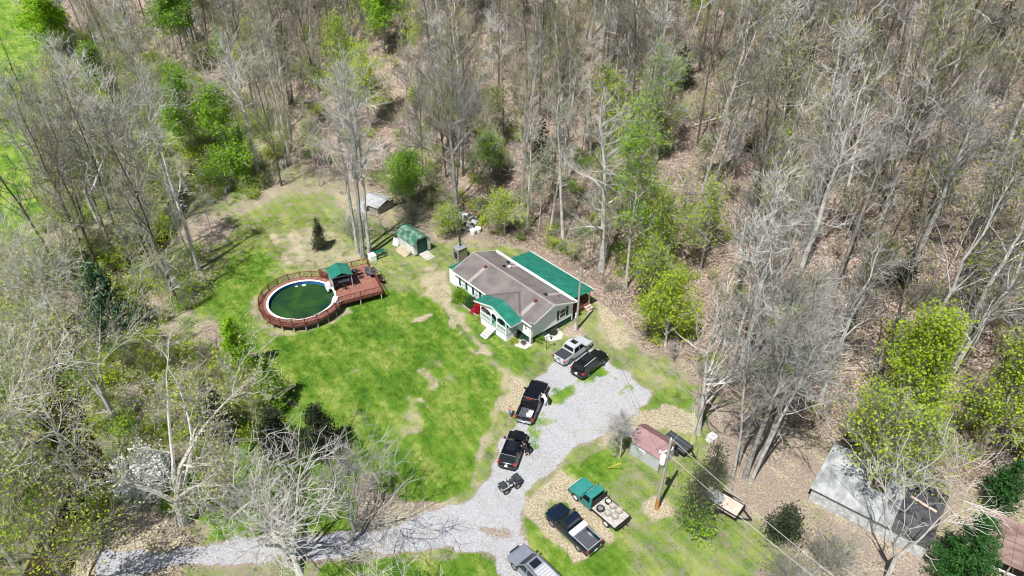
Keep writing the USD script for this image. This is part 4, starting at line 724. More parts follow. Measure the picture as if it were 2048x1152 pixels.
scatter('green_brush', 'fresh green brush and brambles along the creek', [brush(460 + i) for i in range(4)], PQ, r.random(len(PQ)) * 6.28, .7 + 1.1 * r.random(len(PQ)), r.integers(4, size=len(PQ)))
PQ, _, r = sites(17, 3.4, 2, lambda x, y, p: (hilld(x, y) > -3) & (hilld(x, y) < 16) & (p[:, 0] > 560), .45)
scatter('green_brush', 'scattered green brush at the foot of the wooded slope', [brush(470 + i) for i in range(4)], PQ, r.random(len(PQ)) * 6.28, .6 + .9 * r.random(len(PQ)), r.integers(4, size=len(PQ)))
def litter(s):
    r = Rn(s); n = 130; c = np.column_stack([r.normal(size=(n, 2)) * 1.0, .02 + .1 * r.random(n) ** 2]); a = unit(r.normal(size=(n, 3)) * [1, 1, .35]); nn = unit(r.normal(size=(n, 3)) * .55 + [0, 0, 1]); b = unit(np.cross(nn, a)); z = (.035 + .06 * r.random(n))[:, None]
    Vq = np.stack([c - a * z, c - b * z * .6, c + a * z, c + b * z * .6], 1).reshape(-1, 3); kq = np.arange(n)[:, None] * 4
    return Vq, np.vstack([kq + [0, 1, 2], kq + [0, 2, 3]])
M['deadleaf'] = leafmat('dead_leaves', (.12, .085, .065), (.31, .235, .185), (.56, .48, .4), .12)
PLf, _, r = sites(7, 1.25, 1, lambda x, y, p: (hilld(x, y) > -3) & (y < 125), .25)
scatter('leaf_litter', 'dead brown leaves covering the forest floor', [[('leaves', litter(420 + i), M['deadleaf'])] for i in range(5)], PLf, r.random(len(PLf)) * 6.28, .7 + .6 * r.random(len(PLf)), r.integers(5, size=len(PLf)))
def sticks(s):
    r = Rn(s); n = 7; a = r.random(n) * PI; ln = .5 + 1.6 * r.random(n); c = r.normal(size=(n, 2)) * 1.2; d = np.column_stack([np.cos(a), np.sin(a)]) * ln[:, None]
    Pm = np.stack([np.column_stack([c + d * t, .04 + .1 * r.random(n)]) + r.normal(size=(n, 3)) * [.05, .05, .01] for t in (-.5, 0, .5)], 1); return polytubes(Pm, np.linspace(.035, .012, 3) * (.6 + .8 * r.random((n, 1))), 4)
PS, _, r = sites(8, 3.4, 1, lambda x, y, p: (hilld(x, y) > -3), .3)
scatter('fallen_branches', 'broken grey branches lying on the forest floor', [[('sticks', sticks(440 + i), M['twig'])] for i in range(4)], PS, r.random(len(PS)) * 6.28, .7 + .8 * r.random(len(PS)), r.integers(4, size=len(PS)))
PF, pf0, r = sites(9, 15, 1, lambda x, y, p: (hilld(x, y) > 3), .55)
lg0 = None; flab = places(['fallen grey trunk'] * len(PF), PF, 0)
for i in range(len(PF)):
    lab = flab[i]; grp = 'fallen trunks on the slope'; az = math.degrees(math.atan2(P[0][1], 1)) + r.random() * 360; loc = PF[i] + [0, 0, .12]
    if lg0 is None:
        lg0 = thing('fallen_log', lab, 'fallen log', loc, az, grp); rr = Rn(77); pp = np.array([[-4, 0, .05], [-1.5, .15, .08], [1, 0, .1], [4, .25, .2]])
        obj('trunk', MB().tube(pp, [.2, .18, .14, .07], 7), M['bark'], lg0, smooth=50); obj('branch', MB().tube([[1, 0, .1], [2, .9, .7], [2.6, 1.6, .9]], [.06, .04, .02], 5).tube([[2, .1, .1], [3, -.8, .4]], [.05, .02], 5), M['bark'], lg0)
    else:
        e = .6 + .6 * r.random(); dx_, dy_ = math.cos(math.radians(az)), math.sin(math.radians(az)); sl = (Z(loc[0] + dx_ * 3, loc[1] + dy_ * 3) - Z(loc[0] - dx_ * 3, loc[1] - dy_ * 3)) / 6
        q = dup(lg0, lab, loc, az, (e, e, e), grp); set_xf(q, loc, (0, -math.degrees(math.atan(sl)), 0), (e, e, e)); x = UsdGeom.Xformable(q); x.ClearXformOpOrder(); x.AddTranslateOp().Set(Gf.Vec3d(*map(float, loc))); x.AddRotateXYZOp().Set(Gf.Vec3f(0, -math.degrees(math.atan(sl)), az)); x.AddScaleOp().Set(Gf.Vec3f(e, e, e))
print('forest', len(P), len(PB), len(PC), len(PD), len(PU), len(PLf), len(PS), len(PF))
# ------------------------------------------------------------------ grass
def tuft(s):
    r = Rn(s); n = 16; b = np.column_stack([r.normal(size=(n, 2)) * .16, 0 * r.random(n) - .01]); h = .05 + .10 * r.random(n); d = np.column_stack([r.normal(size=(n, 2)) * .5, np.ones(n)]) * h[:, None]; w = unit(np.cross(d, r.normal(size=(n, 3)))) * .011
    return np.stack([b - w, b + w, b + d], 1).reshape(-1, 3), np.arange(n * 3).reshape(-1, 3)
def blade_material():
    n = {'g': ('geometry', {}), 'mbig': ('mapping', {}), 'big': ('noise_texture', {'scale': .22, 'detail': 3.0}), 'mm': ('mapping', {'mapping_type': 'texture', 'scale': (1, 6, 1), 'rotation': (0, 0, math.radians(35))}), 'mow': ('noise_texture', {'scale': .6, 'detail': 4.0, 'roughness': .65}),
         'a1': ('math', {'math_type': 'multiply_add', 'value2': .6, 'value3': -.3}), 'a2': ('math', {'math_type': 'multiply_add', 'value2': .8}), 'a3': ('math', {'math_type': 'multiply_add', 'value2': .42}),
         'r': ('rgb_ramp', {'ramp': [(.2, (.04, .12, .011)), (.52, (.11, .235, .024)), (.74, (.23, .33, .05)), (1.0, (.46, .45, .16))]}), 'p': ('principled_bsdf', {'roughness': .6, 'specular_ior_level': .2}), 't': ('translucent_bsdf', {}), 'mx': ('mix_closure', {'fac': .3})}
    l = [('g.position', 'mbig.vector'), ('mbig.vector', 'big.vector'), ('g.position', 'mm.vector'), ('mm.vector', 'mow.vector'), ('big.fac', 'a1.value1'), ('mow.fac', 'a2.value1'), ('a1.value', 'a2.value3'), ('g.random_per_island', 'a3.value1'), ('a2.value', 'a3.value3'), ('a3.value', 'r.fac'), ('r.color', 'p.base_color'), ('r.color', 't.color'), ('p.BSDF', 'mx.closure1'), ('t.BSDF', 'mx.closure2')]
    return usdkit.material(stage, '/World/Looks/lawn_blades', n, l, surface='mx.closure')
M['blade'] = blade_material()
M['blade_dry'] = leafmat('dry_grass_blades', (.2, .165, .11), (.32, .27, .19), (.44, .385, .29), .2)
r = Rn(9); x = -52 + 84 * r.random(150000); y = 27 + 66 * r.random(150000); a, b = masks(x, y); n3 = meshkit.fbm(np.stack([x, y, 0 * x], 1) / .9, 3, 44)
okp = pix(np.stack([x, y, 0 * x], 1)); inv = (okp[:, 0] > -20) & (okp[:, 0] < 2070) & (okp[:, 1] < 1170)
blocked = shapely.union_all([Point(-26.26, 70.38).buffer(4.4), Polygon([(2.2, 63.15), (-7.2, 73.95), (-2.1, 78.4), (7.4, 67.6)])])
inv &= ~shapely.contains_xy(blocked, x, y)
k = inv & (r.random(len(x)) < a[:, 0] * .9 - .1) & (a[:, 0] + n3 * .8 > .85) & (a[:, 2] < .5); kd = inv & ~k & (r.random(len(x)) < a[:, 1] * .28) & (a[:, 2] < .5) & (n3 > .4)
for nm, lab, kk, m, s0 in (('grass', 'short green lawn grass', k, 'blade', 500), ('dry_grass', 'pale dry grass between the green', kd, 'blade_dry', 520)):
    Pg = np.stack([x[kk], y[kk], tz(x[kk], y[kk])], 1)
    scatter(nm, lab, [[('blades', tuft(s0 + i), M[m])] for i in range(5)], Pg, r.random(len(Pg)) * 6.28, .7 + .7 * r.random(len(Pg)), r.integers(5, size=len(Pg)))
print('grass', k.sum(), kd.sum())

# ------------------------------------------------------------------ the house (local x = depth from the front wall, y = along it, away from the camera)
HO, HR = (2.2, 63.15, 0.0), 41.0
HL, HD = 14.3, 6.75
house = thing('house', 'white single-storey house with brown shingle roof and dark green skirting', 'house', HO, HR)
EAVE, RT = 3.1, 3.3
PS0, PS1, PSC, PRZ = 1.15, 7.95, 4.55, 4.0          # the front gable: its two eaves and its ridge along the front
def roof_main(t): return EAVE + .36 * np.minimum(t + .3, 2 * RT + .3 - t)
def roof_z(t, s):
    cross_ = PRZ - (PRZ - 2.98) / (PSC - PS0) * np.abs(s - PSC)
    return np.maximum(roof_main(t), np.where(t < RT, cross_, 0))
tt = np.unique(np.concatenate([np.arange(-.32, HD + .33, .1), [RT]])); ss = np.arange(-.4, HL + .41, .1)
Tg, Sg = np.meshgrid(tt, ss, indexing='ij'); Zg = roof_z(Tg, Sg)
vents = [(11.3, 2.5, 'red'), (10.0, 4.45, 'dark'), (10.9, 5.9, 'dark'), (1.9, 2.4, 'red'), (2.0, 4.1, 'dark')]
stain = np.zeros((len(tt), len(ss), 3)); nn = meshkit.fbm(np.stack([Tg * 3, Sg * 3, 0 * Tg], -1), 3, 3)
for s0, t0, _ in vents:
    d = np.abs(Sg - s0 + .12 * (nn - .5)); down = (t0 - Tg) if t0 < RT else (Tg - t0)
    stain[..., 0] = np.maximum(stain[..., 0], (1 - smooth(d, .1, .38)) * smooth(down, 0, .3))
stain[..., 0] = np.maximum(stain[..., 0], .75 * (1 - smooth(np.abs(Tg - RT), .05, .22)))
vly = np.abs(roof_main(Tg) - (PRZ - (PRZ - 2.98) / (PSC - PS0) * np.abs(Sg - PSC))); stain[..., 1] = (1 - smooth(vly, .02, .12)) * (Tg < RT) * (Tg < 2.6)
Vr = np.stack([Tg, Sg, Zg], -1).reshape(-1, 3); nx, ny = len(tt), len(ss); Fr = grid_faces(nx, ny)
n = {'a': ('attribute', {'attribute': 'stain'}), 'sp': ('separate_color', {}), 'tc': ('texture_coordinate', {}), 'm': ('mapping', {'scale': (3.2, 1, 1)}), 'n': ('noise_texture', {'scale': 7.0, 'detail': 4.0, 'roughness': .75}), 'n2': ('noise_texture', {'scale': .6, 'detail': 4.0}),
     'r': ('rgb_ramp', {'ramp': [(.28, (.10, .09, .086)), (.5, (.172, .156, .150)), (.75, (.25, .228, .22))]}), 'r2': ('rgb_ramp', {'ramp': [(.3, (.72, .72, .72)), (.7, (1.15, 1.12, 1.1))]}), 'mu': ('mix', {'mix_type': 'multiply', 'fac': 1.0}),
     'x1': ('mix', {'color2': (.44, .38, .36)}), 'x2': ('mix', {'color2': (.085, .07, .065)}), 'f1': ('math', {'math_type': 'multiply', 'value2': .62}), 'f2': ('math', {'math_type': 'multiply', 'value2': .75}),
     'w': ('wave_texture', {'bands_direction': 'x', 'scale': 2.3, 'distortion': .6, 'profile': 'saw'}), 'b': ('bump', {'distance': .02}), 'p': ('principled_bsdf', {'roughness': .92, 'specular_ior_level': .15})}
l = [('a.color', 'sp.color'), ('tc.object', 'm.vector'), ('m.vector', 'n.vector'), ('tc.object', 'n2.vector'), ('n.fac', 'r.fac'), ('n2.fac', 'r2.fac'), ('r.color', 'mu.color1'), ('r2.color', 'mu.color2'), ('sp.r', 'f1.value1'), ('sp.g', 'f2.value1'), ('f1.value', 'x1.fac'), ('mu.color', 'x1.color1'), ('f2.value', 'x2.fac'), ('x1.color', 'x2.color1'),
     ('x2.color', 'p.base_color'), ('tc.object', 'w.vector'), ('w.fac', 'b.height'), ('b.normal', 'p.normal')]
M['shingle'] = usdkit.material(stage, '/World/Looks/brown_shingles', n, l, surface='p.BSDF')
roof = obj('roof', (Vr, Fr), M['shingle'], house, prim={'stain': stain.reshape(-1, 3)}, smooth=False)
under = MB()   # boards under the shingles
for a, b in ((-.3, RT), (RT, HD + .3)):
    q = [[a, -.38, roof_main(a) - .02], [b, -.38, roof_main(b) - .02], [b, HL + .38, roof_main(b) - .02], [a, HL + .38, roof_main(a) - .02]]; under.slab(q, .1)
obj('roof_deck', under, M['white_trim'], roof)
for s0, t0, c in vents:
    z = float(roof_z(np.array(t0), np.array(s0))); mv = MB().box(t0 - .17, t0 + .17, s0 - .17, s0 + .17, z - .1, z + .16).box(t0 - .2, t0 + .2, s0 - .2, s0 + .2, z + .16, z + .19)
    obj('roof_vent', mv, M['redrail'] if c == 'red' else M['black'], roof, label='red box vent on the shingles' if c == 'red' else 'dark box vent on the shingles')
z = float(roof_z(np.array(5.0), np.array(9.6))); obj('vent_pipe', MB().cyl((5.0, 9.6, z - .1), .16, .32, 12).ball((5.0, 9.6, z + .25), .2, 1, (1, 1, .6)), M['white'], roof)
z = float(roof_z(np.array(5.6), np.array(1.3))); obj('vent_pipe', MB().cyl((5.6, 1.3, z - .1), .06, .35, 8), M['black'], roof)
# walls: lap siding, course by course
def lap(mb, axis_, c, a, b, z0, z1, out, top=None, step=.17, cuts=()):
    """Courses of siding on the wall axis_ = c from a to b; out is +1/-1; top(z) narrows the course under a gable; cuts are openings (a, b, z0, z1)."""
    z = z0
    while z < z1 - .01:
        zt = min(z + step, z1); A, B = (a, b) if top is None else top(zt)
        segs = [(max(A, a), min(B, b))]
        for ca, cb, c0, c1 in cuts:
            if zt > c0 and z < c1: segs = [x for s in segs for x in ((s[0], min(s[1], ca)), (max(s[0], cb), s[1])) if x[1] - x[0] > .02]
        for A, B in segs:
            if B - A < .05: continue
            o0, o1 = c + out * .035, c + out * .008
            v = [[A, o0, z], [B, o0, z], [B, o1, zt], [A, o1, zt], [A, c - out * .06, z], [B, c - out * .06, z], [B, c - out * .06, zt], [A, c - out * .06, zt]]
            v = np.array(v)[:, [0, 1, 2] if axis_ == 'y' else [1, 0, 2]]; mb.add(v, [[0, 1, 2, 3], [7, 6, 5, 4], [4, 5, 1, 0], [3, 2, 6, 7], [0, 3, 7, 4], [1, 5, 6, 2]])
        z = zt
SK = .95
gable = lambda z: ((z - EAVE) / .36 - .3, 2 * RT + .3 - (z - EAVE) / .36) if z > EAVE + .1 else (0, HD)
for name, ax, c, a, b, z1, out, top in (('front_wall', 'x', 0, 0, HL, EAVE + .08, -1, None), ('back_wall', 'x', HD, 0, HL, EAVE + .08, 1, None), ('gable_wall', 'y', 0, .02, HD - .02, 4.3, -1, gable), ('gable_wall', 'y', HL, .02, HD - .02, 4.3, 1, gable)):
    mb = MB(); lap(mb, ax, c, a, b, SK, z1, out, top); obj(name, mb, M['white'], house)
sk = MB()
for a, b, c, d in ((0.02, .08, .02, HL - .02), (HD - .08, HD - .02, .02, HL - .02)): sk.box(a, b, c, d, -.1, SK)
for c in (.02, HL - .08): sk.box(.08, HD - .08, c, c + .06, -.1, SK)
for y in np.arange(.2, HL, .3): sk.box(-.005, .02, y, y + .05, -.1, SK - .01)
for x in np.arange(.2, HD, .22): sk.box(x, x + .05, -.005, .02, -.1, SK - .01)
obj('skirting', sk, M['skirt'], house)
for x, y in ((-.045, -.045), (HD - .05, -.045), (-.045, HL - .05), (HD - .05, HL - .05)): obj('corner_trim', MB().box(x, x + .1, y, y + .1, SK * .2, EAVE + .05), M['white_trim'], house)
obj('gutter', MB().box(-.44, -.32, -.42, PS0 + .1, EAVE - .1, EAVE + .015), M['white_trim'], house); obj('gutter', MB().box(-.44, -.32, PS1 - .1, HL + .42, EAVE - .1, EAVE + .015), M['white_trim'], house)
obj('gutter', MB().box(HD + .32, HD + .44, -.42, HL + .42, EAVE - .1, EAVE + .015), M['white_trim'], house)
for y in (-.42, HL + .4):
    fb = MB()
    for a, b in ((-.34, RT), (RT, HD + .34)): fb.slab([[a, y, roof_main(a) + .02], [b, y, roof_main(b) + .02], [b, y + .025, roof_main(b) + .02], [a, y + .025, roof_main(a) + .02]], .17)
    obj('bargeboard', fb, M['white_trim'], house)
def house_window(ax, c, a, b, z0, z1, out, shutters=True, glass='glass'):
    def bx(mb, a0, a1, z0_, z1_, d0, d1):
        lo, hi = sorted((c + out * d0, c + out * d1)); return mb.box(lo, hi, a0, a1, z0_, z1_) if ax == 'x' else mb.box(a0, a1, lo, hi, z0_, z1_)
    f = MB()
    for q in ((a, b, z0, z0 + .07), (a, b, z1 - .07, z1), (a, a + .07, z0 + .07, z1 - .07), (b - .07, b, z0 + .07, z1 - .07), (a + .07, b - .07, (z0 + z1) / 2 - .035, (z0 + z1) / 2 + .035)): bx(f, *q, .03, .075)
    w = obj('window', f, M['white_trim'], house)
    for q in ((z0 + .07, (z0 + z1) / 2 - .035), ((z0 + z1) / 2 + .035, z1 - .07)): obj('pane', bx(MB(), a + .07, b - .07, *q, .02, .05), M[glass], w)
    if shutters:
        for s0 in (a - .42, b + .04):
            sh = MB(); bx(sh, s0, s0 + .38, z0 - .04, z1 + .04, .03, .06)
            for zz in np.arange(z0 + .04, z1 - .04, .11): bx(sh, s0 + .05, s0 + .33, zz, zz + .07, .055, .075)
            obj('shutter', sh, M['shutter'], house)
house_window('y', 0, 4.55, 5.6, 1.45, 2.75, -1)
M['blind'] = simple('window_with_blinds', (.42, .48, .52), (.56, .62, .66), 3, .12, coat=.6)
for a, b in ((12.3, 13.2), (9.55, 10.5)): house_window('x', 0, a, b, 1.4, 2.65, -1, True, 'blind')
house_window('x', 0, .62, 1.05, 1.75, 2.45, -1, False); house_window('x', 0, 6.3, 7.2, 1.5, 2.7, -1, False); house_window('x', 0, 2.2, 3.2, 1.5, 2.7, -1, False)
dr = obj('door', MB().box(-.1, -.03, 4.0, 4.95, SK + .05, SK + 2.05), M['green_dark'], house); obj('handle', MB().ball((-.14, 4.1, SK + 1.0), .04), M['chrome'], dr)
a = np.arange(24) * 2 * PI / 24
ring = lambda rr, d: np.stack([np.cos(a) * rr, np.sin(a) * rr, np.full(24, d)], 1)
rings = np.concatenate([ring(.02, 0), ring(.2, .03), ring(.36, .10), ring(.36, .115), ring(.2, .045), ring(.02, .015)]); i = np.arange(24); j = (i + 1) % 24
fd = np.vstack([np.stack([i + k * 24, j + k * 24, j + k * 24 + 24, i + k * 24 + 24], 1) for k in range(5)])
rot = trimesh.transformations.euler_matrix(math.radians(50), 0, math.radians(100))[:3, :3]
obj('satellite_dish', MB().add(rings @ rot.T + [-.45, -.5, 3.55], fd).tube([[-.2, -.3, 3.1], [-.3, -.4, 3.4], [-.45, -.5, 3.55]], .03, 5).tube([[-.45, -.5, 3.55], [-.2, -.85, 3.85]], .02, 4).box(-.27, -.13, -.92, -.78, 3.8, 3.92), M['metal'], house)
obj('meter_box', MB().box(.06, .36, -.16, -.02, 1.1, 1.7).tube([[.2, -.08, .1], [.2, -.08, 1.1]], .03, 6), M['metal'], house)
obj('downpipe', MB().box(-.12, -.045, .12, .2, .1, EAVE - .1).box(-.3, -.12, .12, .2, .06, .13), M['white_trim'], house)
# front porch
porch = thing('front_porch', 'white front porch with arched openings under a green gable roof', 'porch', HO, HR)
PT = -1.82; PF = 1.0; A0, A1 = 2.3, 7.0
obj('porch_floor', MB().box(PT, -.08, A0, A1, PF - .12, PF), simple('green_porch_carpet', (.10, .22, .17), (.16, .30, .24), 6, .9), porch)
sk = MB(); lap(sk, 'x', PT - .02, A0, A1, 0, PF - .14, -1, step=.14); lap(sk, 'y', A0 - .02, PT, -.12, 0, PF - .14, -1, step=.14); lap(sk, 'y', A1 + .02, PT, -.12, 0, PF - .14, 1, step=.14)
obj('porch_skirt', sk, M['white'], porch)
obj('floor_edge', MB().box(PT - .08, PT - .03, A0 - .05, A1 + .05, PF - .1, PF + .02).box(PT - .03, -.1, A0 - .08, A0 - .03, PF - .1, PF + .02), M['shed_grey'], porch)
PH = 2.82
for y in (A0, 3.98, 5.02, A1): obj('post', MB().box(PT - .05, PT + .06, y - .055, y + .055, PF - .1, PH + .1), M['white_trim'], porch)
for y in (A0, A1): obj('post', MB().box(-.2, -.1, y - .05, y + .05, PF, PH + .1), M['white_trim'], porch)
def railing(mb, p0, p1, z, h=.85, gap=.13, posts=False):
    p0, p1 = np.array([*p0, 0.]), np.array([*p1, 0.]); L = np.linalg.norm(p1 - p0)
    return [mb.bar(p0 + [0, 0, z + h], p1 + [0, 0, z + h], .09, .05), mb.bar(p0 + [0, 0, z + .12], p1 + [0, 0, z + .12], .05, .05)] and [mb.bar(p0 + (p1 - p0) * k + [0, 0, z + .12], p0 + (p1 - p0) * k + [0, 0, z + h], .035) for k in np.linspace(0, 1, max(2, int(L / gap)) + 1)[1:-1]]
for p0, p1 in (((PT, A0), (PT, 3.95)), ((PT, 5.05), (PT, A1)), ((PT, A0), (-.1, A0)), ((PT, A1), (-.1, A1))):
    mb = MB(); railing(mb, p0, p1, PF); obj('railing', mb, M['white_trim'], porch)
# gable panel with arched heads
zr = lambda y: PRZ - .14 - (PRZ - 2.98) / (PSC - PS0) * abs(y - PSC)
g = Polygon([(A0 - .06, PH - .55), (A1 + .06, PH - .55), (A1 + .06, zr(A1)), (PSC, zr(PSC)), (A0 - .06, zr(A0))])
for y0, y1 in ((A0 + .06, 3.92), (4.04, 4.96), (5.08, A1 - .06)):
    w = (y1 - y0) / 2; e = shapely.affinity.scale(Point((y0 + y1) / 2, PH - .5).buffer(1, 16), w, min(.5, w)) if hasattr(shapely, 'affinity') else None
    g = g.difference(e.union(Polygon([(y0, 0), (y1, 0), (y1, PH - .5), (y0, PH - .5)])))
m = trimesh.creation.extrude_polygon(g, .05, engine='earcut'); m.vertices = np.column_stack([PT - .03 + m.vertices[:, 2], m.vertices[:, 0], m.vertices[:, 1]]); m.fix_normals()
obj('arched_gable', MB().tm(m), M['white_trim'], porch)
rr_ = lambda y: PRZ + .035 - (PRZ - 2.98) / (PSC - PS0) * abs(y - PSC)
for y0, y1 in ((PS0, PSC), (PSC, PS1)):
    q = [[PT - .28, y0, rr_(y0)], [-.24, y0, rr_(y0)], [-.24, y1, rr_(y1)], [PT - .28, y1, rr_(y1)]]
    rp = obj('roof_panel', MB().slab(q, .05), M['green_metal'], porch); rb = MB()
    for k in np.linspace(.02, .98, 9 if y1 == PSC else 9): yy = y0 + (y1 - y0) * k
    for k in np.linspace(PT - .2, -.3, 6): rb.bar((k, y0, rr_(y0) + .012), (k, y1, rr_(y1) + .012), .03, .025)
    obj('roof_rib', rb, M['green_metal'], rp, kind='stuff')
    obj('bargeboard', MB().bar((PT - .3, y0, rr_(y0) - .09), (PT - .3, y1, rr_(y1) - .09), .03, .16), M['white_trim'], porch)
    obj('fascia', MB().box(PT - .28, -.34, min(y0, y1) if y0 == PS0 else y1 - .03, (y0 + .03) if y0 == PS0 else y1, 2.84, 2.965), M['white_trim'], porch)
obj('ridge_cap', MB().bar((PT - .3, PSC, PRZ + .05), (-.24, PSC, PRZ + .05), .22, .03), M['green_metal'], porch)
st = thing('porch_steps', 'white wooden steps leading down from the front porch', 'steps', HO, HR)
for k in range(5):
    x = PT - .2 - k * .3; z = PF - .18 * (k + 1) + .02; obj('tread', MB().box(x - .27, x + .02, 4.06, 4.94, z - .04, z), M['white_trim'], st)
for y in (4.03, 4.97): obj('stringer', MB().slab([[PT - .1, y - .03, PF - .08], [PT - .1, y + .03, PF - .08], [PT - 1.7, y + .03, .06], [PT - 1.7, y - .03, .06]][::-1], .2), M['white_trim'], st)
for k, (x, y, lab) in enumerate(((-1.0, 3.2, 'green porch chair right of the steps'), (-.8, 5.9, 'dark porch chair left of the steps'))):
    c = thing('porch_chair', lab, 'chair', (HO[0], HO[1], 0), HR)
    mm = M['green_metal'] if k == 0 else M['plastic_blk']
    obj('seat', MB().box(x - .28, x + .28, y - .28, y + .28, PF + .4, PF + .45), mm, c); obj('backrest', MB().slab([[x + .25, y - .28, PF + .45], [x + .25, y + .28, PF + .45], [x + .38, y + .28, PF + 1.0], [x + .38, y - .28, PF + 1.0]], .04), mm, c)
    for a_, b_ in ((-.25, -.25), (.25, -.25), (-.25, .25), (.25, .25)): obj('leg', MB().box(x + a_ - .02, x + a_ + .02, y + b_ - .02, y + b_ + .02, PF, PF + .4), mm, c)
# back porch
bp = thing('back_porch', 'long back porch with ribbed green metal roof and red-brown rail', 'porch', HO, HR)
B0, B1, BT0, BT1 = .35, 12.15, 6.95, 10.85; bz = lambda t: 3.02 - .105 * (t - BT0)
q = [[BT0, B0, bz(BT0)], [BT1, B0, bz(BT1)], [BT1, B1, bz(BT1)], [BT0, B1, bz(BT0)]]; br = obj('roof', MB().slab(q, .03), M['green_metal'], bp)
rb = MB()
for y in np.arange(B0 + .12, B1, .3): rb.bar((BT0 + .02, y, bz(BT0) + .022), (BT1, y, bz(BT1) + .022), .05, .045)
obj('roof_rib', rb, M['green_metal'], br, kind='stuff')
obj('edge_trim', MB().bar((BT1 + .03, B0, bz(BT1) + .01), (BT1 + .03, B1, bz(BT1) + .01), .05, .12), M['white_trim'], br)
obj('edge_trim', MB().bar((BT0 - .02, B0, bz(BT0) + .06), (BT0 - .02, B1, bz(BT0) + .06), .1, .06), M['white_trim'], br)
obj('deck', MB().box(BT0 - .1, BT1 - .3, B0 + .25, B1 - .3, .62, .74), M['redwood'], bp)
obj('deck_skirt', MB().box(BT0 - .1, BT1 - .3, B0 + .22, B0 + .25, .2, .62).box(BT1 - .33, BT1 - .3, B0 + .25, B1 - .3, .2, .62), M['redrail'], bp)
for y in np.linspace(B0 + .35, B1 - .4, 5): obj('post', MB().box(BT1 - .45, BT1 - .33, y - .05, y + .05, 0, bz(BT1) - .05), M['white_trim'] if y < 1 else M['redrail'], bp)
for p0, p1 in (((BT0 + .1, B0 + .3), (BT1 - 1.5, B0 + .3)), ((BT1 - .4, B0 + .35), (BT1 - .4, B1 - .4))):
    mb = MB(); railing(mb, p0, p1, .74, .9); obj('railing', mb, M['redrail'], bp)
stp = thing('back_steps', 'two pale wooden steps at the end of the back porch', 'steps', HO, HR)
for k in range(3): obj('tread', MB().box(BT1 - 1.45, BT1 - .45, B0 - .12 - k * .32, B0 + .18 - k * .32, .46 - k * .19, .52 - k * .19), M['wood_ply'], stp)
for x in (BT1 - 1.42, BT1 - .5): obj('stringer', MB().slab([[x, B0 + .2, .5], [x + .05, B0 + .2, .5], [x + .05, B0 - .85, 0.02], [x, B0 - .85, 0.02]], .2), M['wood_tan'], stp)
# lean-to at the far end, furnace
lt = thing('side_lean_to', 'small green metal lean-to roof at the far end of the house', 'lean-to', HO, HR)
L0, L1 = HL + .1, HL + 2.3; lz = lambda y: 2.75 - .2 * (y - L0)
obj('roof', MB().slab([[.5, L0, lz(L0)], [3.9, L0, lz(L0)], [3.9, L1, lz(L1)], [.5, L1, lz(L1)]][::1], .04), M['green_metal'], lt)
for x in (.6, 3.75): obj('post', MB().box(x - .05, x + .05, L1 - .2, L1 - .1, 0, lz(L1 - .1) - .04), M['white_trim'], lt)
obj('side_wall', MB().box(.56, .6, L0, L1 - .2, 0, 2.2), M['white'], lt)
p = g0(921, 519); fu = thing('outdoor_furnace', 'brown tin outdoor wood furnace with a stack, behind the far end of the house', 'furnace', (*p, 0), 41)
obj('body', MB().box(-.75, .75, -.6, .6, 0, 2.0), M['furnace'], fu); obj('lid', MB().box(-.82, .82, -.67, .67, 2.0, 2.08), M['metal'], fu); obj('door', MB().box(-.79, -.75, -.3, .3, .5, 1.5), M['black'], fu)
obj('chimney', MB().cyl((.2, .2, 2.08), .11, 1.5, 10), M['black'], fu); obj('cap', MB().cyl((-.3, -.2, 2.08), .09, .25, 8).cyl((.45, -.3, 2.08), .08, .22, 8), M['metal'], fu)
# flower beds
def house_pt(x, y): c, s = math.cos(math.radians(HR)), math.sin(math.radians(HR)); return np.array([HO[0] + c * x - s * y, HO[1] + s * x + c * y])
def bed(label, poly, m, z=.05):
    P_ = Polygon(poly); rr = Rn(int(P_.area * 100)); v = trimesh.creation.extrude_polygon(P_.buffer(.3).buffer(-.3), z + .05, engine='earcut').apply_translation([0, 0, -.05]); return obj('flower_bed', MB().tm(v), m, label=label, cat='flower bed')
b1 = [house_pt(-1.25, 7.3), house_pt(-1.25, 12.9), house_pt(-.1, 13.6), house_pt(-.05, 7.2)]; bed('long planted bed with a stone edge along the front wall', b1, M['soil'])
b2 = [g0(*p) for p in [(1086, 668), (1092, 658), (1112, 655), (1126, 666), (1124, 678), (1104, 683), (1088, 680)]]; bed('white gravel bed beside the gable wall', b2, M['stone_white'])
b3 = [g0(*p) for p in [(1024, 678), (1048, 672), (1064, 688), (1062, 692), (1050, 699), (1030, 692)]]; bed('white gravel bed at the front corner of the house', b3, M['stone_white'])
for k in range(17):
    q = house_pt(-1.35, 7.3 + k * .33); rr = Rn(600 + k); mm = trimesh.creation.box([.2, .28, .18]); obj('edging_stone', MB().tm(mm.apply_transform(trimesh.transformations.euler_matrix(0, 0, math.radians(HR) + rr.normal() * .1)).apply_translation([*q, .08])), M['stone_edge'], stage.GetPrimAtPath('/World/flower_bed'))
for lab, x, y, w, h, sd, mats, lf in (('large round green bush under the front windows', -.75, 12.2, 2.3, 1.7, 610, ('twig_dark', 'leaf_green'), 4200), ('dark green bush beside the red azalea', -.7, 10.2, 1.7, 1.3, 611, ('twig_dark', 'needle_pine'), 2800), ('bright red flowering azalea by the front wall', -.8, 8.9, 1.5, 1.15, 612, ('twig_dark', 'petal_red'), 3200), ('small dark red shrub left of the porch', -.8, 7.9, .8, .6, 613, ('twig_dark', 'petal_red'), 260), ('pale green plant at the left corner of the porch', -1.6, 7.35, 1.0, .7, 614, ('twig_tan', 'leaf_lime'), 700)):
    make_shrub('shrub', lab, (*house_pt(x, y), 0), w, h, sd, lf, .075, mats, lspread=.1)
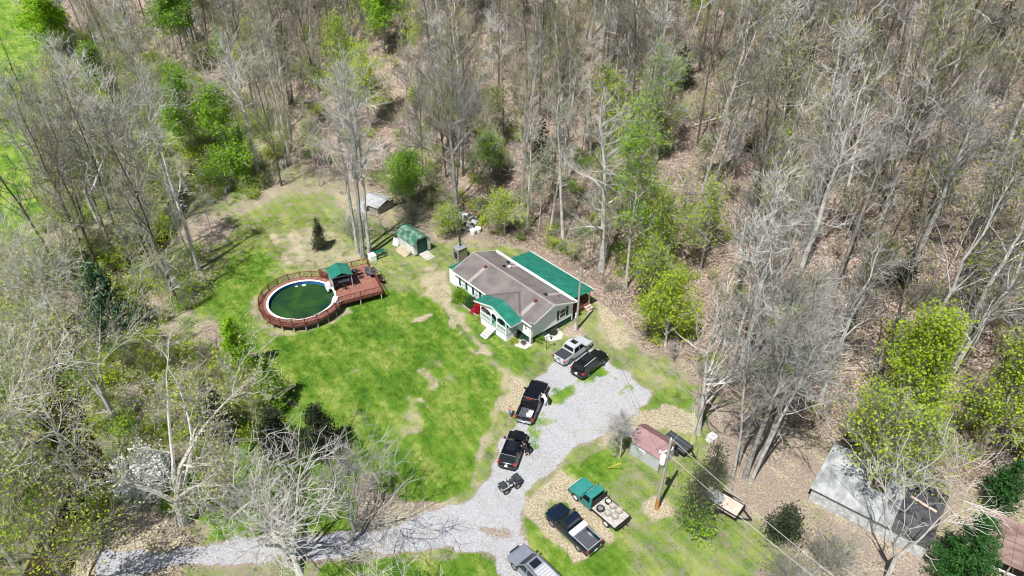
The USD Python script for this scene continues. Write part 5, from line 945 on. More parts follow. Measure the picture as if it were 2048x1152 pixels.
for lab, px, py, w, h, sd, m, lf in (('small yellow-green plant in the corner gravel bed', 1028, 685, .9, .55, 615, 'leaf_lime', 500), ('little dark shrub in the corner gravel bed', 1041, 676, .9, .7, 616, 'needle_pine', 700), ('round dark shrub in the gable-side gravel bed', 1107, 668, 1.0, .7, 617, 'needle', 900), ('low reddish plant at the front of the corner bed', 1048, 688, .7, .35, 618, 'deadleaf', 350), ('green clump at the foot of the gable wall', 1078, 680, 1.3, .5, 619, 'leaf_green', 900)):
    make_shrub('shrub', lab, (*g0(px, py), .03), w, h, sd, lf, .06, ('twig_dark', m), lspread=.08, stems=30)
bf = thing('bird_feeder', 'thin dark post with a hanging bird feeder beside the front corner', 'bird feeder', (*g0(1093, 699), 0))
obj('post', MB().tube([[0, 0, -.1], [0, 0, 1.9]], .05, 6).tube([[0, 0, 1.8], [.3, .1, 1.95], [.5, .15, 1.8]], .025, 5), M['bark_dark'], bf); obj('feeder', MB().cyl((.5, .15, 1.45), .1, .28, 8).cyl((.5, .15, 1.73), .17, .1, 8, .02), M['green_dark'], bf)

# ------------------------------------------------------------------ pool, deck and what stands on it
PC = np.array([-26.26, 70.38]); PRIM, ZD = 4.15, 1.12
pool = thing('swimming_pool', 'round above-ground swimming pool with murky green water and white rim', 'pool', (*PC, 0))
n = 48; an = np.arange(n) * 2 * PI / n
def ringm(prof, close=False):
    pr = np.array(prof); V_ = np.stack([np.stack([np.cos(an) * r_, np.sin(an) * r_, np.full(n, z_)], 1) for r_, z_ in pr]).reshape(-1, 3)
    i = np.arange(n); j = (i + 1) % n; ks = range(len(pr) if close else len(pr) - 1)
    return V_, np.vstack([np.stack([k * n + i, k * n + j, ((k + 1) % len(pr)) * n + j, ((k + 1) % len(pr)) * n + i], 1) for k in ks])
obj('outer_wall', ringm([(PRIM - .02, 0), (PRIM - .02, 1.26)]), M['white_old'], pool)
obj('rim', ringm([(PRIM + .1, 1.24), (PRIM + .1, 1.3), (PRIM - .16, 1.3), (PRIM - .16, 1.24)], True), M['white_trim'], pool)
obj('liner', ringm([(PRIM - .06, 1.25), (PRIM - .07, .2)]), M['liner'], pool)
V_, F_ = ringm([(PRIM - .05, .78), (2.8, .78), (1.4, .78), (.02, .78)]); obj('water', (V_, F_[:, ::-1]), M['pool_water'], pool)
obj('skimmer', MB().box(PRIM - .3, PRIM + .35, -.55, .55, 1.303, 1.34).box(PRIM - .22, PRIM - .1, -.3, .3, .7, 1.303), M['white_trim'], pool)
for a_, b_ in ((1.75, .2), (2.0, .13)): obj('float', MB().ball((3.75 * math.cos(a_), 3.75 * math.sin(a_), .8), b_, 1, (1.4, 1, .5)), M['white_trim'], pool)
D1 = np.array([math.cos(math.radians(25.5)), math.sin(math.radians(25.5))]); D2 = np.array([-D1[1], D1[0]])
FR, BR = np.array([-16.43, 72.12]), np.array([-19.42, 78.57]); RO = 5.1
FL = np.array([-21.4, 69.72]); BL = BR - D1 * 6.4
deckpoly = Point(*PC).buffer(RO, 32).union(Polygon([FR, BR, BL, PC + [0, 3], PC + [2, -1], FL])).difference(Point(*PC).buffer(PRIM + .02, 24)); disc = Point(*PC).buffer(PRIM - .1, 32)
deck = thing('pool_deck', 'red-stained wooden deck and railed walkway round the pool', 'deck', (*PC, 0))
rel = lambda poly: shapely.affinity.translate(poly, -PC[0], -PC[1])
boards = MB(); db = np.arange(-12, 14, .145)
for k in db:   # deck boards, one strip each, laid across the picture's depth
    c = PC + D1 * k; s = Polygon([c + D1 * .068 - D2 * 14, c + D1 * .068 + D2 * 14, c - D1 * .068 + D2 * 14, c - D1 * .068 - D2 * 14]); g_ = s.intersection(deckpoly)
    for q in getattr(g_, 'geoms', [g_]):
        if q.area > .01: boards.tm(trimesh.creation.extrude_polygon(rel(q.simplify(.02)), .04, engine='earcut').apply_translation([0, 0, ZD - .04]))
obj('deck_boards', boards, M['redwood'], deck, kind='stuff', label='red deck boards laid side by side')
ringang = np.radians(np.arange(56, 354, 16.6))     # the walkway's outer posts, anticlockwise from the cabana
ringp = [PC + RO * np.array([math.cos(t), math.sin(t)]) for t in ringang]
path1 = [BR, BR - D1 * 2.1, BR - D1 * 4.2, BL] + ringp + [FL]
edge = path1 + [FL + (FR - FL) * .5, FR, FR + (BR - FR) * .5]
fas = MB()
for p, q in zip(edge, edge[1:] + edge[:1]): fas.bar((*(p - PC), ZD - .14), (*(q - PC), ZD - .14), .05, .24)
obj('fascia', fas, M['redrail'], deck)
for p in edge:
    obj('post', MB().box(p[0] - PC[0] - .05, p[0] - PC[0] + .05, p[1] - PC[1] - .05, p[1] - PC[1] + .05, ZD - .2, ZD + 1.0), M['redrail'], deck)
    p2 = p + (PC - p) * (.03 if np.hypot(*(p - PC)) < 6 else .02)
    obj('stilt', MB().box(p2[0] - PC[0] - .06, p2[0] - PC[0] + .06, p2[1] - PC[1] - .06, p2[1] - PC[1] + .06, -.1, ZD - .1), M['wood_grey'], deck)
gapk = len(edge) - 1
for k, (p, q) in enumerate(zip(edge, edge[1:] + edge[:1])):
    if k == gapk: p = p + (q - p) * .55     # the stairs leave here
    if k == 3: pass
    p3, q3 = p - PC, q - PC; mb = MB(); railing(mb, p3, q3, ZD, .92, .16)
    obj('railing', mb, M['redrail'], deck)
dst = thing('deck_steps', 'red-brown steps down from the right end of the pool deck', 'steps', (*((FR + BR) / 2 + D1 * .05 + D2 * .6), 0), 25.5)
for k in range(4): obj('tread', MB().box(.05 + k * .28, .33 + k * .28, -.55, .55, ZD - .25 - k * .25, ZD - .2 - k * .25), M['redwood'], dst)
for y in (-.58, .53): obj('stringer', MB().slab([[0, y, ZD - .1], [1.25, y, .05], [1.25, y + .05, .05], [0, y + .05, ZD - .1]], .22), M['redrail'], dst); obj('handrail', MB().bar((0, y, ZD + .8), (1.2, y, .95), .06).bar((1.2, y, 0), (1.2, y, .95), .06), M['redrail'], dst)
cb = thing('cabana', 'small green-roofed shelter with a navy tarp at the back, on the pool deck', 'shelter', (-21.95, 73.72, ZD), 25.5)
for y0, y1 in ((-1.42, 0), (1.42, 0)): pass
cz = lambda x: 2.62 - .40 * abs(x)
for x0, x1 in ((-1.42, 0), (0, 1.42)):
    rp = obj('roof_panel', MB().slab([[x0, -1.35, cz(x0)], [x1, -1.35, cz(x1)], [x1, 1.35, cz(x1)], [x0, 1.35, cz(x0)]], .06), M['green_metal'], cb)
obj('ridge_cap', MB().bar((0, -1.38, 2.64), (0, 1.38, 2.64), .16, .03), M['green_metal'], cb)
for x in (-1.2, 1.2):
    for y in (-1.15, 1.15): obj('post', MB().box(x - .05, x + .05, y - .05, y + .05, 0, cz(1.2) - .05), M['wood_grey'], cb)
obj('back_sheet', MB().box(-1.15, 1.15, 1.1, 1.13, .1, 2.1), M['tarp_blue'], cb); obj('side_sheet', MB().box(-1.19, -1.16, -1.1, 1.1, .05, 2.05), M['shed_grey'], cb)
obj('header', MB().box(-1.15, 1.15, -1.19, -1.13, 1.98, 2.1), M['wood_grey'], cb)
def table(name, label, loc, rz, mt, ml, w=.9, d=.6, h=.73, group=None):
    t = thing(name, label, 'table', loc, rz, group); obj('tabletop', MB().box(-w / 2, w / 2, -d / 2, d / 2, h - .04, h), mt, t)
    for x in (-w / 2 + .05, w / 2 - .05):
        for y in (-d / 2 + .05, d / 2 - .05): obj('leg', MB().box(x - .02, x + .02, y - .02, y + .02, 0, h - .04), ml, t)
    return t
def chair(name, label, loc, rz, m, group=None, s=.5):
    t = thing(name, label, 'chair', loc, rz, group); h = s / 2
    obj('seat', MB().box(-h, h, -h, h, .40, .45), m, t); obj('backrest', MB().slab([[-h, h - .03, .45], [h, h - .03, .45], [h, h + .15, 1.0], [-h, h + .15, 1.0]][::-1], .04), m, t)
    for x in (-h + .03, h - .03):
        for y in (-h + .03, h - .03): obj('leg', MB().tube([[x, y, 0], [x, y, .42]], .02, 5), m, t)
    for x in (-h, h): obj('armrest', MB().box(x - .025, x + .025, -h, h, .62, .65), m, t)
    return t
def on_deck(x, y): q = np.array([-21.95, 73.72]) + D1 * x + D2 * y; return (*q, ZD + .002)
table('bar_table', 'white-topped bar table under the shelter', on_deck(.3, -.55), 25.5, M['white_trim'], M['plastic_blk'], 1.5, .5, .9)
chair('deck_chair', 'black chair at the left end of the bar table', on_deck(-.75, -.6), 200, M['plastic_blk']); chair('deck_chair', 'pale chair under the shelter behind the bar table', on_deck(-.7, .4), 120, M['shed_grey'])
chair('deck_chair', 'dark stool in front of the bar table', on_deck(.15, -1.15), 190, M['black'], s=.36)
bx_ = thing('pump_box', 'white box and jug beside the shelter on the walkway', 'box', on_deck(-1.75, .0), 25.5); obj('body', MB().box(-.3, .3, -.35, .35, 0, .75), M['white_trim'], bx_); obj('jug', MB().cyl((-.1, -.6, 0), .16, .35, 10).cyl((-.1, -.6, .35), .06, .1, 8), M['white_trim'], bx_)
gr = thing('barbecue_grill', 'black barbecue grill behind the shelter, against the rail', 'grill', on_deck(2.1, 1.2), 25.5)
obj('kettle', MB().ball((0, 0, .8), .42, 2, (1, .75, .75)), M['black'], gr); obj('shelf', MB().box(-.85, .85, -.25, .25, .68, .72), M['plastic_blk'], gr)
for x in (-.35, .35): obj('leg', MB().box(x - .03, x + .03, -.2, .2, 0, .7), M['black'], gr)
obj('handle', MB().tube([[-.2, -.34, .95], [.2, -.34, .95]], .025, 6), M['chrome'], gr)
lid_ = thing('round_tray', 'black round tray lying on the deck beside the grill', 'tray', on_deck(2.75, .55), 0); obj('disc', MB().cyl((0, 0, .02), .36, .06, 20).ball((0, 0, .1), .06), M['black'], lid_)
pt = thing('patio_table', 'round grey glass patio table at the right end of the deck', 'table', on_deck(4.2, .1), 0); obj('tabletop', MB().cyl((0, 0, .68), .62, .04, 24), M['bedliner'], pt); obj('pedestal', MB().cyl((0, 0, 0), .3, .05, 12).cyl((0, 0, .05), .05, .63, 8), M['black'], pt); obj('bowl', MB().cyl((.1, 0, .72), .2, .1, 12, .26), M['black'], pt)
chair('patio_chair', 'dark mesh chair in front of the round patio table', on_deck(4.75, -.85), 205, M['bedliner'], s=.56); chair('patio_chair', 'dark mesh chair behind the round patio table', on_deck(3.7, .75), 20, M['bedliner'], s=.56)
pk = thing('white_bucket', 'white bucket and cloth on the walkway behind the front rail', 'bucket', (*(FL + np.array([-.35, .25])), ZD)); obj('body', MB().cyl((0, 0, 0), .2, .4, 12, .24), M['white_trim'], pk); obj('cloth', MB().box(-.25, .5, -.2, .15, .0, .12), M['cloth_white'], pk)

# ------------------------------------------------------------------ sheds, tarps and garden things
def gable_shed(name, label, cat, loc, rz, W_, D_, h, rise, mw, mr, over=.2, ribs=.0, md=None, gambrel=False, mtrim=None, rib_m=None):
    """Ridge along local x (length W_), depth D_ along y, front wall on -y."""
    t = thing(name, label, cat, loc, rz); mtrim = mtrim or mr
    for nm, y0, y1 in (('front_wall', -D_ / 2, -D_ / 2 + .08), ('back_wall', D_ / 2 - .08, D_ / 2)):
        mb = MB().box(-W_ / 2, W_ / 2, y0, y1, 0, h)
        for x in np.arange(-W_ / 2 + .1, W_ / 2 - .1, .22): mb.box(x, x + .03, y0 - .014 if y0 < 0 else y1, y0 if y0 < 0 else y1 + .014, .02, h - .02)
        obj(nm, mb, mw, t)
    prof = [(-D_ / 2 + .081, 0), (D_ / 2 - .081, 0), (D_ / 2 - .081, h), (0, h + rise * .97), (-D_ / 2 + .081, h)] if not gambrel else [(-D_ / 2 + .081, 0), (D_ / 2 - .081, 0), (D_ / 2 - .081, h), (D_ * .3, h + rise * .6), (0, h + rise * .97), (-D_ * .3, h + rise * .6), (-D_ / 2 + .081, h)]
    for x0 in (-W_ / 2, W_ / 2 - .08):
        m = trimesh.creation.extrude_polygon(Polygon(prof), .08, engine='earcut'); m.vertices = np.column_stack([x0 + m.vertices[:, 2], m.vertices[:, 0], m.vertices[:, 1]]); m.fix_normals(); mb = MB().tm(m)
        for y in np.arange(-D_ / 2 + .2, D_ / 2 - .1, .22): mb.box(x0 - .012 if x0 < 0 else x0 + .08, x0 if x0 < 0 else x0 + .092, y, y + .03, .02, h)
        obj('end_wall', mb, mw, t)
    o = over; pts_ = ([(-D_ / 2 - o, h - o * rise / (D_ / 2)), (0, h + rise), (D_ / 2 + o, h - o * rise / (D_ / 2))] if not gambrel else [(-D_ / 2 - o, h - o * .9), (-D_ * .3, h + rise * .62), (0, h + rise), (D_ * .3, h + rise * .62), (D_ / 2 + o, h - o * .9)])
    for (y0, z0), (y1, z1) in zip(pts_, pts_[1:]):
        r_ = obj('roof_panel', MB().slab([[-W_ / 2 - o, y0, z0 + .03], [W_ / 2 + o, y0, z0 + .03], [W_ / 2 + o, y1, z1 + .03], [-W_ / 2 - o, y1, z1 + .03]], .04), mr, t)
        if ribs:
            rb = MB()
            for x in np.arange(-W_ / 2 - o + .05, W_ / 2 + o, ribs): rb.bar((x, y0, z0 + .045), (x, y1, z1 + .045), .045, .035)
            obj('roof_rib', rb, rib_m or mr, r_, kind='stuff')
    return t
a_ = math.degrees(math.atan2(-2.35, 2.45)); d_ = np.array([math.cos(math.radians(a_)), math.sin(math.radians(a_))]); p_ = np.array([-d_[1], d_[0]])
c_ = (np.array([11.48, 46.62]) + np.array([13.93, 44.27])) / 2 + p_ * 1.3
sh = gable_shed('garden_shed', 'small grey shed with a brown ribbed metal roof beside the pole', 'shed', (*c_, 0), a_, 3.4, 2.6, 1.95, .85, M['shed_grey'], M['brown_metal'], .16, .23)
w = obj('window', MB().box(-.62, .0, -1.34, -1.3, 1.02, 1.5).box(-.56, -.06, -1.36, -1.34, 1.44, 1.5), M['white_trim'], sh); obj('pane', MB().box(-.54, -.08, -1.37, -1.34, 1.1, 1.42), M['shed_grey'], w)
obj('corner_trim', MB().box(1.66, 1.73, -1.33, -1.26, 0, 1.95).box(-1.73, -1.66, -1.33, -1.26, 0, 1.95), M['brown_metal'], sh)
# black flat trailer behind it
A_, B_, C_ = g0(1344, 864, 1.0), g0(1381, 890, 1.0), g0(1331, 876, 1.0); dd = (B_ - A_) / np.linalg.norm(B_ - A_); cc = (A_ + B_ + C_ + (B_ + C_ - A_)) / 4
bt = thing('black_trailer', 'black flat cargo trailer with a slatted deck behind the brown-roofed shed', 'trailer', (*cc, 0), math.degrees(math.atan2(dd[1], dd[0])))
obj('frame', MB().box(-1.35, 1.35, -.75, .75, .72, .9), M['black'], bt)
for k in range(6): obj('plank', MB().box(-1.32, 1.32, -.72 + k * .245, -.5 + k * .245, .905, .95 + .012 * (k % 2)), M['tonneau'] if k % 2 else M['bedliner'], bt)
for x in (-.45, .45):
    for y in (-.82, .82): wl = obj('wheel', MB().tm(trimesh.creation.cylinder(.33, .18, sections=18).apply_transform(trimesh.transformations.rotation_matrix(PI / 2, [1, 0, 0])).apply_translation([x, y, .33])), M['rubber'], bt)
for x in (-1.36, 1.32): obj('side_rail', MB().box(x, x + .04, -.75, .75, .9, 1.02), M['plastic_blk'], bt)
obj('drawbar', MB().bar((1.35, .4, .7), (2.2, 0, .6), .08).bar((1.35, -.4, .7), (2.2, 0, .6), .08), M['black'], bt)
ac = thing('white_appliance', 'white square box lying in the grass behind the pale dead tree', 'box', (*g0(1424, 878), 0), 35); obj('body', MB().box(-.4, .4, -.4, .4, 0, .5), M['white_old'], ac); obj('opening', MB().box(-.25, .25, -.25, .25, .5, .52), M['shed_grey'], ac); obj('base', MB().box(-.75, -.42, -.3, .3, 0, .12), M['wood_grey'], ac)
# green-roofed shed
f1, f2, bk = np.array([-13.5, 82.0]), np.array([-11.3, 83.7]), np.array([-16.3, 85.2])
dv = (f1 - bk) / np.linalg.norm(f1 - bk); rz = math.degrees(math.atan2(dv[1], dv[0])); cc = (f1 + bk) / 2 + np.array([-dv[1], dv[0]]) * 1.35
gs = gable_shed('storage_shed', 'white storage shed with a patchy green barn roof and dark green doors', 'shed', (*cc, .25), rz, 4.2, 2.7, 1.75, .95, M['white_old'], M['green_metal_old'], .18, 0, gambrel=True)
obj('door', MB().box(2.1, 2.13, -.78, .72, .02, 2.2), M['green_dark'], gs); obj('door_frame', MB().box(2.1, 2.14, -.86, -.79, .02, 2.2).box(2.1, 2.14, .73, .8, .02, 2.2), M['green_dark'], gs)
obj('roof_patch', MB().slab([[.55, -.78, 2.345], [2.0, -.78, 2.345], [2.0, -.1, 2.675], [.55, -.1, 2.675]], .02), M['white_old'], gs)
for x in (-1.9, 0, 1.9):
    for y in (-1.2, 1.2): obj('block', MB().box(x - .15, x + .15, y - .15, y + .15, -.3, 0), M['stone'], gs)
rp = thing('shed_ramp', 'grey plywood ramp in front of the green-roofed shed doors', 'ramp', (*(cc + dv * 2.2), 0), rz); obj('board', MB().slab([[0, -.75, .3], [0, .75, .3], [1.8, .75, .05], [1.8, -.75, .05]][::-1], .04), M['wood_grey'], rp); obj('joist', MB().slab([[0.05, -.7, .24], [0.05, -.6, .24], [1.7, -.6, .02], [1.7, -.7, .02]][::-1], .08), M['wood_tan'], rp)
pv = np.array([dv[1], -dv[0]])
for k, (u_, lab) in enumerate(((-.5, 'tan wooden pallet leaning on the green-roofed shed wall, left one'), (.75, 'tan wooden pallet leaning on the green-roofed shed wall, right one'))):
    q = cc + dv * u_ + pv * 1.95; t = thing('pallet', lab, 'pallet', (*q, 0), rz)
    for j in range(6): obj('slat', MB().slab([[-.6, -.45 + .0, .02 + 0], [.6, -.45, .02], [.6, -.45, .02], [-.6, -.45, .02]], .02) if False else MB().slab([[-.6, -.55 + j * .19, .03 + j * .11], [.6, -.55 + j * .19, .03 + j * .11], [.6, -.43 + j * .19, .10 + j * .11], [-.6, -.43 + j * .19, .10 + j * .11]], .02), M['wood_tan'], t)
    for x in (-.55, 0, .55): obj('runner', MB().slab([[x - .04, -.55, .0], [x + .04, -.55, .0], [x + .04, .5, .6], [x - .04, .5, .6]], .08), M['wood_tan'], t)
wp = thing('plywood_sheet', 'white plywood sheet standing at the left corner of the green-roofed shed', 'sheet', (*(cc - dv * 2.2 + pv * 1.65), 0), rz + 20); obj('sheet', MB().slab([[-.5, -.2, .05], [.5, -.2, .05], [.5, .25, 1.1], [-.5, .25, 1.1]], .04), M['white_old'], wp); obj('prop', MB().bar((0, .3, 0), (0, .22, 1.0), .06), M['wood_tan'], wp)
# collapsed tin shed, tarp heap
q = G(755, 415); ts = thing('collapsed_shed', 'grey tin roof of a low old shed in the brush behind the bare trees', 'shed', (q[0], q[1], q[2]), -38)
obj('roof_sheet', MB().slab([[-2.3, -1.7, .9], [2.0, -1.7, 1.2], [2.1, .3, 1.9], [-2.2, .3, 1.7]], .05), M['tarp_grey'], ts); obj('roof_sheet', MB().slab([[-2.2, .3, 1.7], [2.1, .3, 1.9], [2.0, 2.0, 1.3], [-2.2, 2.0, 1.1]], .05), M['tarp_grey'], ts)
obj('front_sheet', MB().slab([[-2.3, -2.6, .1], [-.3, -2.7, .1], [-.2, -1.7, 1.02], [-2.3, -1.7, .9]], .04), M['tarp_grey'], ts); obj('wall', MB().box(-2.0, 1.8, -1.5, -1.42, 0, .9).box(1.7, 1.8, -1.4, 1.8, 0, 1.2).box(-2.1, -2.0, -1.4, 1.8, 0, 1.0), M['board_old'], ts)
q = G(926, 446); th = thing('tarp_heap', 'grey and black tarp draped over a heap behind the house', 'tarp', (q[0], q[1], q[2]), -35)
xx = np.linspace(-2.6, 2.6, 40); yy = np.linspace(-1.6, 1.6, 28); Xh, Yh = np.meshgrid(xx, yy, indexing='ij'); hh = 1.7 * (1 - (np.abs(Xh) / 2.65) ** 3) * (1 - (np.abs(Yh) / 1.65) ** 2.2) + .5 * (meshkit.fbm(np.stack([Xh, Yh, 0 * Xh], -1) * 1.4, 3, 66) - .5); obj('tarp', (np.stack([Xh, Yh, np.maximum(hh, .02)], -1).reshape(-1, 3), grid_faces(40, 28)), M['tarp_dark'], th, smooth=35)
obj('stacked_boards', MB().box(-1.8, 1.9, -.9, .9, -.2, .9), M['board_old'], th); obj('pole', MB().bar((2.4, -1.3, 0), (2.3, -1.2, 1.5), .07), M['wood_grey'], th)
for k, (px, py, lab) in enumerate(((946, 468, 'white plastic tub left of the pair beside the tarp heap'), (956, 464, 'white plastic tub right of the pair beside the tarp heap'))):
    q = G(px, py); t = thing('white_tub', lab, 'tub', tuple(q), 30 * k); obj('body', MB().cyl((0, 0, 0), .38, .65, 16, .46), M['white_trim'], t); obj('lid', MB().cyl((0, 0, .65), .48, .06, 16).ball((0, 0, .72), .3, 1, (1, 1, .3)), M['white_trim'], t)
sw = thing('picnic_table', 'dark green picnic table with benches beside the pool deck corner', 'table', (*g0(758, 512), 0), 33)
for k in range(4): obj('top_slat', MB().box(-.95, .95, -.36 + k * .185, -.2 + k * .185, .72, .76), M['green_dark'] if k % 2 else M['green_metal'], sw)
for y in (-.78, .6): obj('bench', MB().box(-.95, .95, y, y + .12, .42, .46).box(-.95, .95, y + .14, y + .26, .42, .46), M['green_dark'], sw)
for x in (-.65, .65): obj('leg', MB().bar((x, -.7, 0), (x, -.15, .72), .06).bar((x, .7, 0), (x, .15, .72), .06).bar((x, -.75, .4), (x, .75, .4), .06), M['green_dark'], sw)
wb = thing('white_chest', 'white chest freezer lying left of the green picnic table', 'chest', (*g0(745, 519), 0), 33); obj('body', MB().box(-.42, .42, -.55, .55, 0, .75), M['white_trim'], wb); obj('lid', MB().box(-.44, .44, -.57, .57, .755, .82), M['white'], wb); obj('handle', MB().box(.44, .47, -.1, .1, .76, .8), M['shed_grey'], wb)
# old barn and rusty shed
ba, bd = g0(1616, 1000), g0(1780, 1085); lx = (bd - ba); Lb = 9.6; lx /= np.linalg.norm(lx); ly = np.array([-lx[1], lx[0]]); Wb = 5.6
bn = thing('old_barn', 'long low barn with patchy grey tin roof half hidden by lime green boughs', 'barn', (*ba, 0), math.degrees(math.atan2(lx[1], lx[0])))
z0b, z1b = 1.85, 2.5
for k in range(12):
    x0 = k * (Lb / 12); obj('wall_sheet', MB().slab([[x0, .02 - .006 * (k % 2), .02], [x0 + Lb / 12 + .03, .02 - .006 * (k % 2), .02], [x0 + Lb / 12 + .03, .05, z0b - .25], [x0, .05, z0b - .25]], .03), M['barn_wall'], bn)
for k in range(13):
    x0 = -.15 + k * ((Lb + .3) / 13); dk = k > 8; zz_ = .008 * (k % 2); obj('roof_sheet', MB().slab([[x0, -.28, z0b + zz_], [x0 + .77, -.28, z0b + zz_], [x0 + .77, Wb * .52, (z0b + z1b) / 2 + zz_], [x0, Wb * .52, (z0b + z1b) / 2 + zz_]], .025), M['barn_dark'] if dk else M['barn_tin'], bn)
    if k not in (5, 6): obj('roof_sheet', MB().slab([[x0, Wb * .5, (z0b + z1b) / 2 + .03 + zz_], [x0 + .77, Wb * .5, (z0b + z1b) / 2 + .03 + zz_], [x0 + .77, Wb + .2, z1b + .05 + zz_], [x0, Wb + .2, z1b + .05 + zz_]], .025), M['barn_dark'] if dk else M['barn_tin'], bn)
mb = MB()
for y in np.arange(.1, Wb, .24): mb.box(.06, .14, y, y + .22, 0, z0b - .1 + .12 * y)
obj('end_wall', mb, M['board_old'], bn, kind='stuff', label='weathered upright boards'); obj('back_wall', MB().box(0, Lb, Wb - .1, Wb, 0, z1b - .1).box(Lb - .1, Lb, .1, Wb, 0, z0b), M['board_old'], bn); obj('inside_frame', MB().box(0, Lb, .1, .2, z0b - .26, z0b - .12).box(0, Lb, Wb * .5, Wb * .5 + .1, z0b, z0b + .2), M['board_old'], bn)
bmn = thing('roof_beam', 'loose plank lying on the dark part of the old barn roof', 'plank', (*(ba + lx * 8.2 + ly * 3.6), z0b + .56), math.degrees(math.atan2(lx[1], lx[0])) - 10); obj('plank', MB().box(-1.1, 1.1, -.12, .12, 0, .07), M['wood_ply'], bmn)
ra, rb_ = g0(1955, 1100, 2.0), g0(2048, 1140, 2.0); rl = rb_ - ra; rl /= np.linalg.norm(rl)
rs = thing('rusty_shed', 'low open shed with a rusted tin roof at the bottom right corner', 'shed', (*ra, 0), math.degrees(math.atan2(rl[1], rl[0])))
for k in range(9): obj('roof_sheet', MB().slab([[k * .8 + .01, -.15, 1.95], [k * .8 + .79, -.15, 1.95], [k * .8 + .79, 2.0, 2.45], [k * .8 + .01, 2.0, 2.45]], .03), M['rust_tin'], rs)
for k in range(9): obj('roof_sheet', MB().slab([[k * .8 + .01, 2.0, 2.5], [k * .8 + .79, 2.0, 2.5], [k * .8 + .79, 4.0, 2.9], [k * .8 + .01, 4.0, 2.9]], .03), M['rust_tin'], rs)
for x in (.1, 2.4, 4.7, 7.0): obj('post', MB().box(x, x + .12, 0, .12, 0, 1.95), M['board_old'], rs)
obj('back_wall', MB().box(0, 7.2, 3.8, 3.88, 0, 2.8).box(0, .08, .3, 3.8, 0, 2.0), M['board_old'], rs); obj('rail', MB().box(.1, 7.1, .02, .08, .8, .95), M['white_old'], rs)
# utility trailer with a round lid on it
A_, B_, C_ = g0(1489, 1012, .6), g0(1471, 1036, .6), g0(1411, 1000, .6); dd = (B_ - C_) / np.linalg.norm(B_ - C_); tc = (A_ + B_) / 2 - dd * 1.75
ut = thing('utility_trailer', 'black open utility trailer with a pinkish plywood floor', 'trailer', (*tc, 0), math.degrees(math.atan2(dd[1], dd[0])))
obj('floor', MB().box(-1.75, 1.75, -.88, .88, .52, .58), M['wood_ply'], ut)
for y in (-.92, .92):
    obj('side_rail', MB().bar((-1.8, y, .92), (1.8, y, .92), .07).bar((-1.8, y, .55), (1.8, y, .55), .08), M['black'], ut)
    for x in (-1.77, -.6, .6, 1.77): obj('stake', MB().bar((x, y, .58), (x, y, .89), .06), M['black'], ut)
    obj('fender', MB().box(-.5, .5, min(y, y * 1.28), max(y, y * 1.28), .62, .66), M['black'], ut); obj('wheel', MB().tm(trimesh.creation.cylinder(.31, .18, sections=18).apply_transform(trimesh.transformations.rotation_matrix(PI / 2, [1, 0, 0])).apply_translation([0, y * 1.13, .31])), M['rubber'], ut)
obj('front_rail', MB().bar((1.8, -.9, .92), (1.8, .9, .92), .07).bar((1.8, -.9, .5), (1.8, .9, .5), .12), M['black'], ut); obj('drawbar', MB().bar((1.8, -.6, .48), (2.9, 0, .48), .08).bar((1.8, .6, .48), (2.9, 0, .48), .08), M['black'], ut); obj('jack', MB().tube([[2.8, .1, 0], [2.8, .1, .8]], .04, 6), M['metal'], ut)
rd = thing('round_tank_lid', 'grey round metal tank top lying on the utility trailer', 'tank lid', (*(tc - dd * .75), .585)); obj('disc', MB().cyl((0, 0, 0), .82, .1, 32).cyl((0, 0, .1), .80, .05, 32, .3), M['metal'], rd); obj('rim', MB().tube([[.82 * math.cos(t), .82 * math.sin(t), .05] for t in np.linspace(0, 2 * PI, 33)], .03, 5), M['bedliner'], rd)

# ------------------------------------------------------------------ poles and cables
p1 = np.array([*g0(1313, 1018), 0]); H1 = 9.1
po = thing('utility_pole', 'tall utility pole with a white transformer and an orange weathered base', 'utility pole', tuple(p1))
t_ = np.linspace(0, 1, 9); obj('pole', MB().tube(np.stack([.12 * t_, 0 * t_, 1.5 + t_ * (H1 - 1.5)], 1), .16 - .05 * t_, 10), M['pole'], po, smooth=40); obj('pole_base', MB().tube([[0, 0, -.3], [0, 0, .9], [0, 0, 1.5]], [.19, .175, .162], 10), M['pole_orange'], po, smooth=40)
tr = obj('transformer', MB().cyl((-.32, -.2, 6.45), .26, .85, 16).cyl((-.32, -.2, 7.3), .26, .08, 16, .2), M['white_trim'], po); obj('bushing', MB().cyl((-.4, -.2, 7.36), .05, .3, 8).cyl((-.22, -.25, 7.36), .05, .24, 8), M['white'], tr); obj('bracket', MB().bar((-.3, -.1, 6.7), (.05, 0, 6.7), .08).bar((-.3, -.1, 7.2), (.05, 0, 7.2), .08), M['metal'], po)
obj('cutout', MB().bar((-.75, -.2, 7.7), (.5, .2, 7.7), .07).cyl((-.7, -.2, 7.7), .06, .3, 8).cyl((.45, .18, 7.7), .06, .3, 8), M['white'], po); obj('insulator', MB().cyl((.12, 0, H1), .06, .2, 8), M['white'], po)
p2 = np.array([*g0(1153, 660), 0]); H2 = 8.9
pb = thing('utility_pole', 'plain grey service pole with a white conduit between the house and the parked cars', 'utility pole', tuple(p2))
obj('pole', MB().tube([[0, 0, -.3], [0, 0, 3], [.04, .03, 6], [.08, .05, H2]], [.16, .145, .125, .105], 10), M['pole'], pb, smooth=40); obj('conduit', MB().tube([[-.2, -.05, 0], [-.2, -.05, 2.6]], .07, 8), M['white_trim'], pb); obj('meter', MB().box(-.34, -.12, -.2, -.05, 1.4, 2.0), M['metal'], pb)
obj('bracket', MB().bar((-.45, 0, H2 - .5), (.5, .05, H2 - .45), .06).cyl((.05, .05, H2), .06, .25, 8), M['metal'], pb)
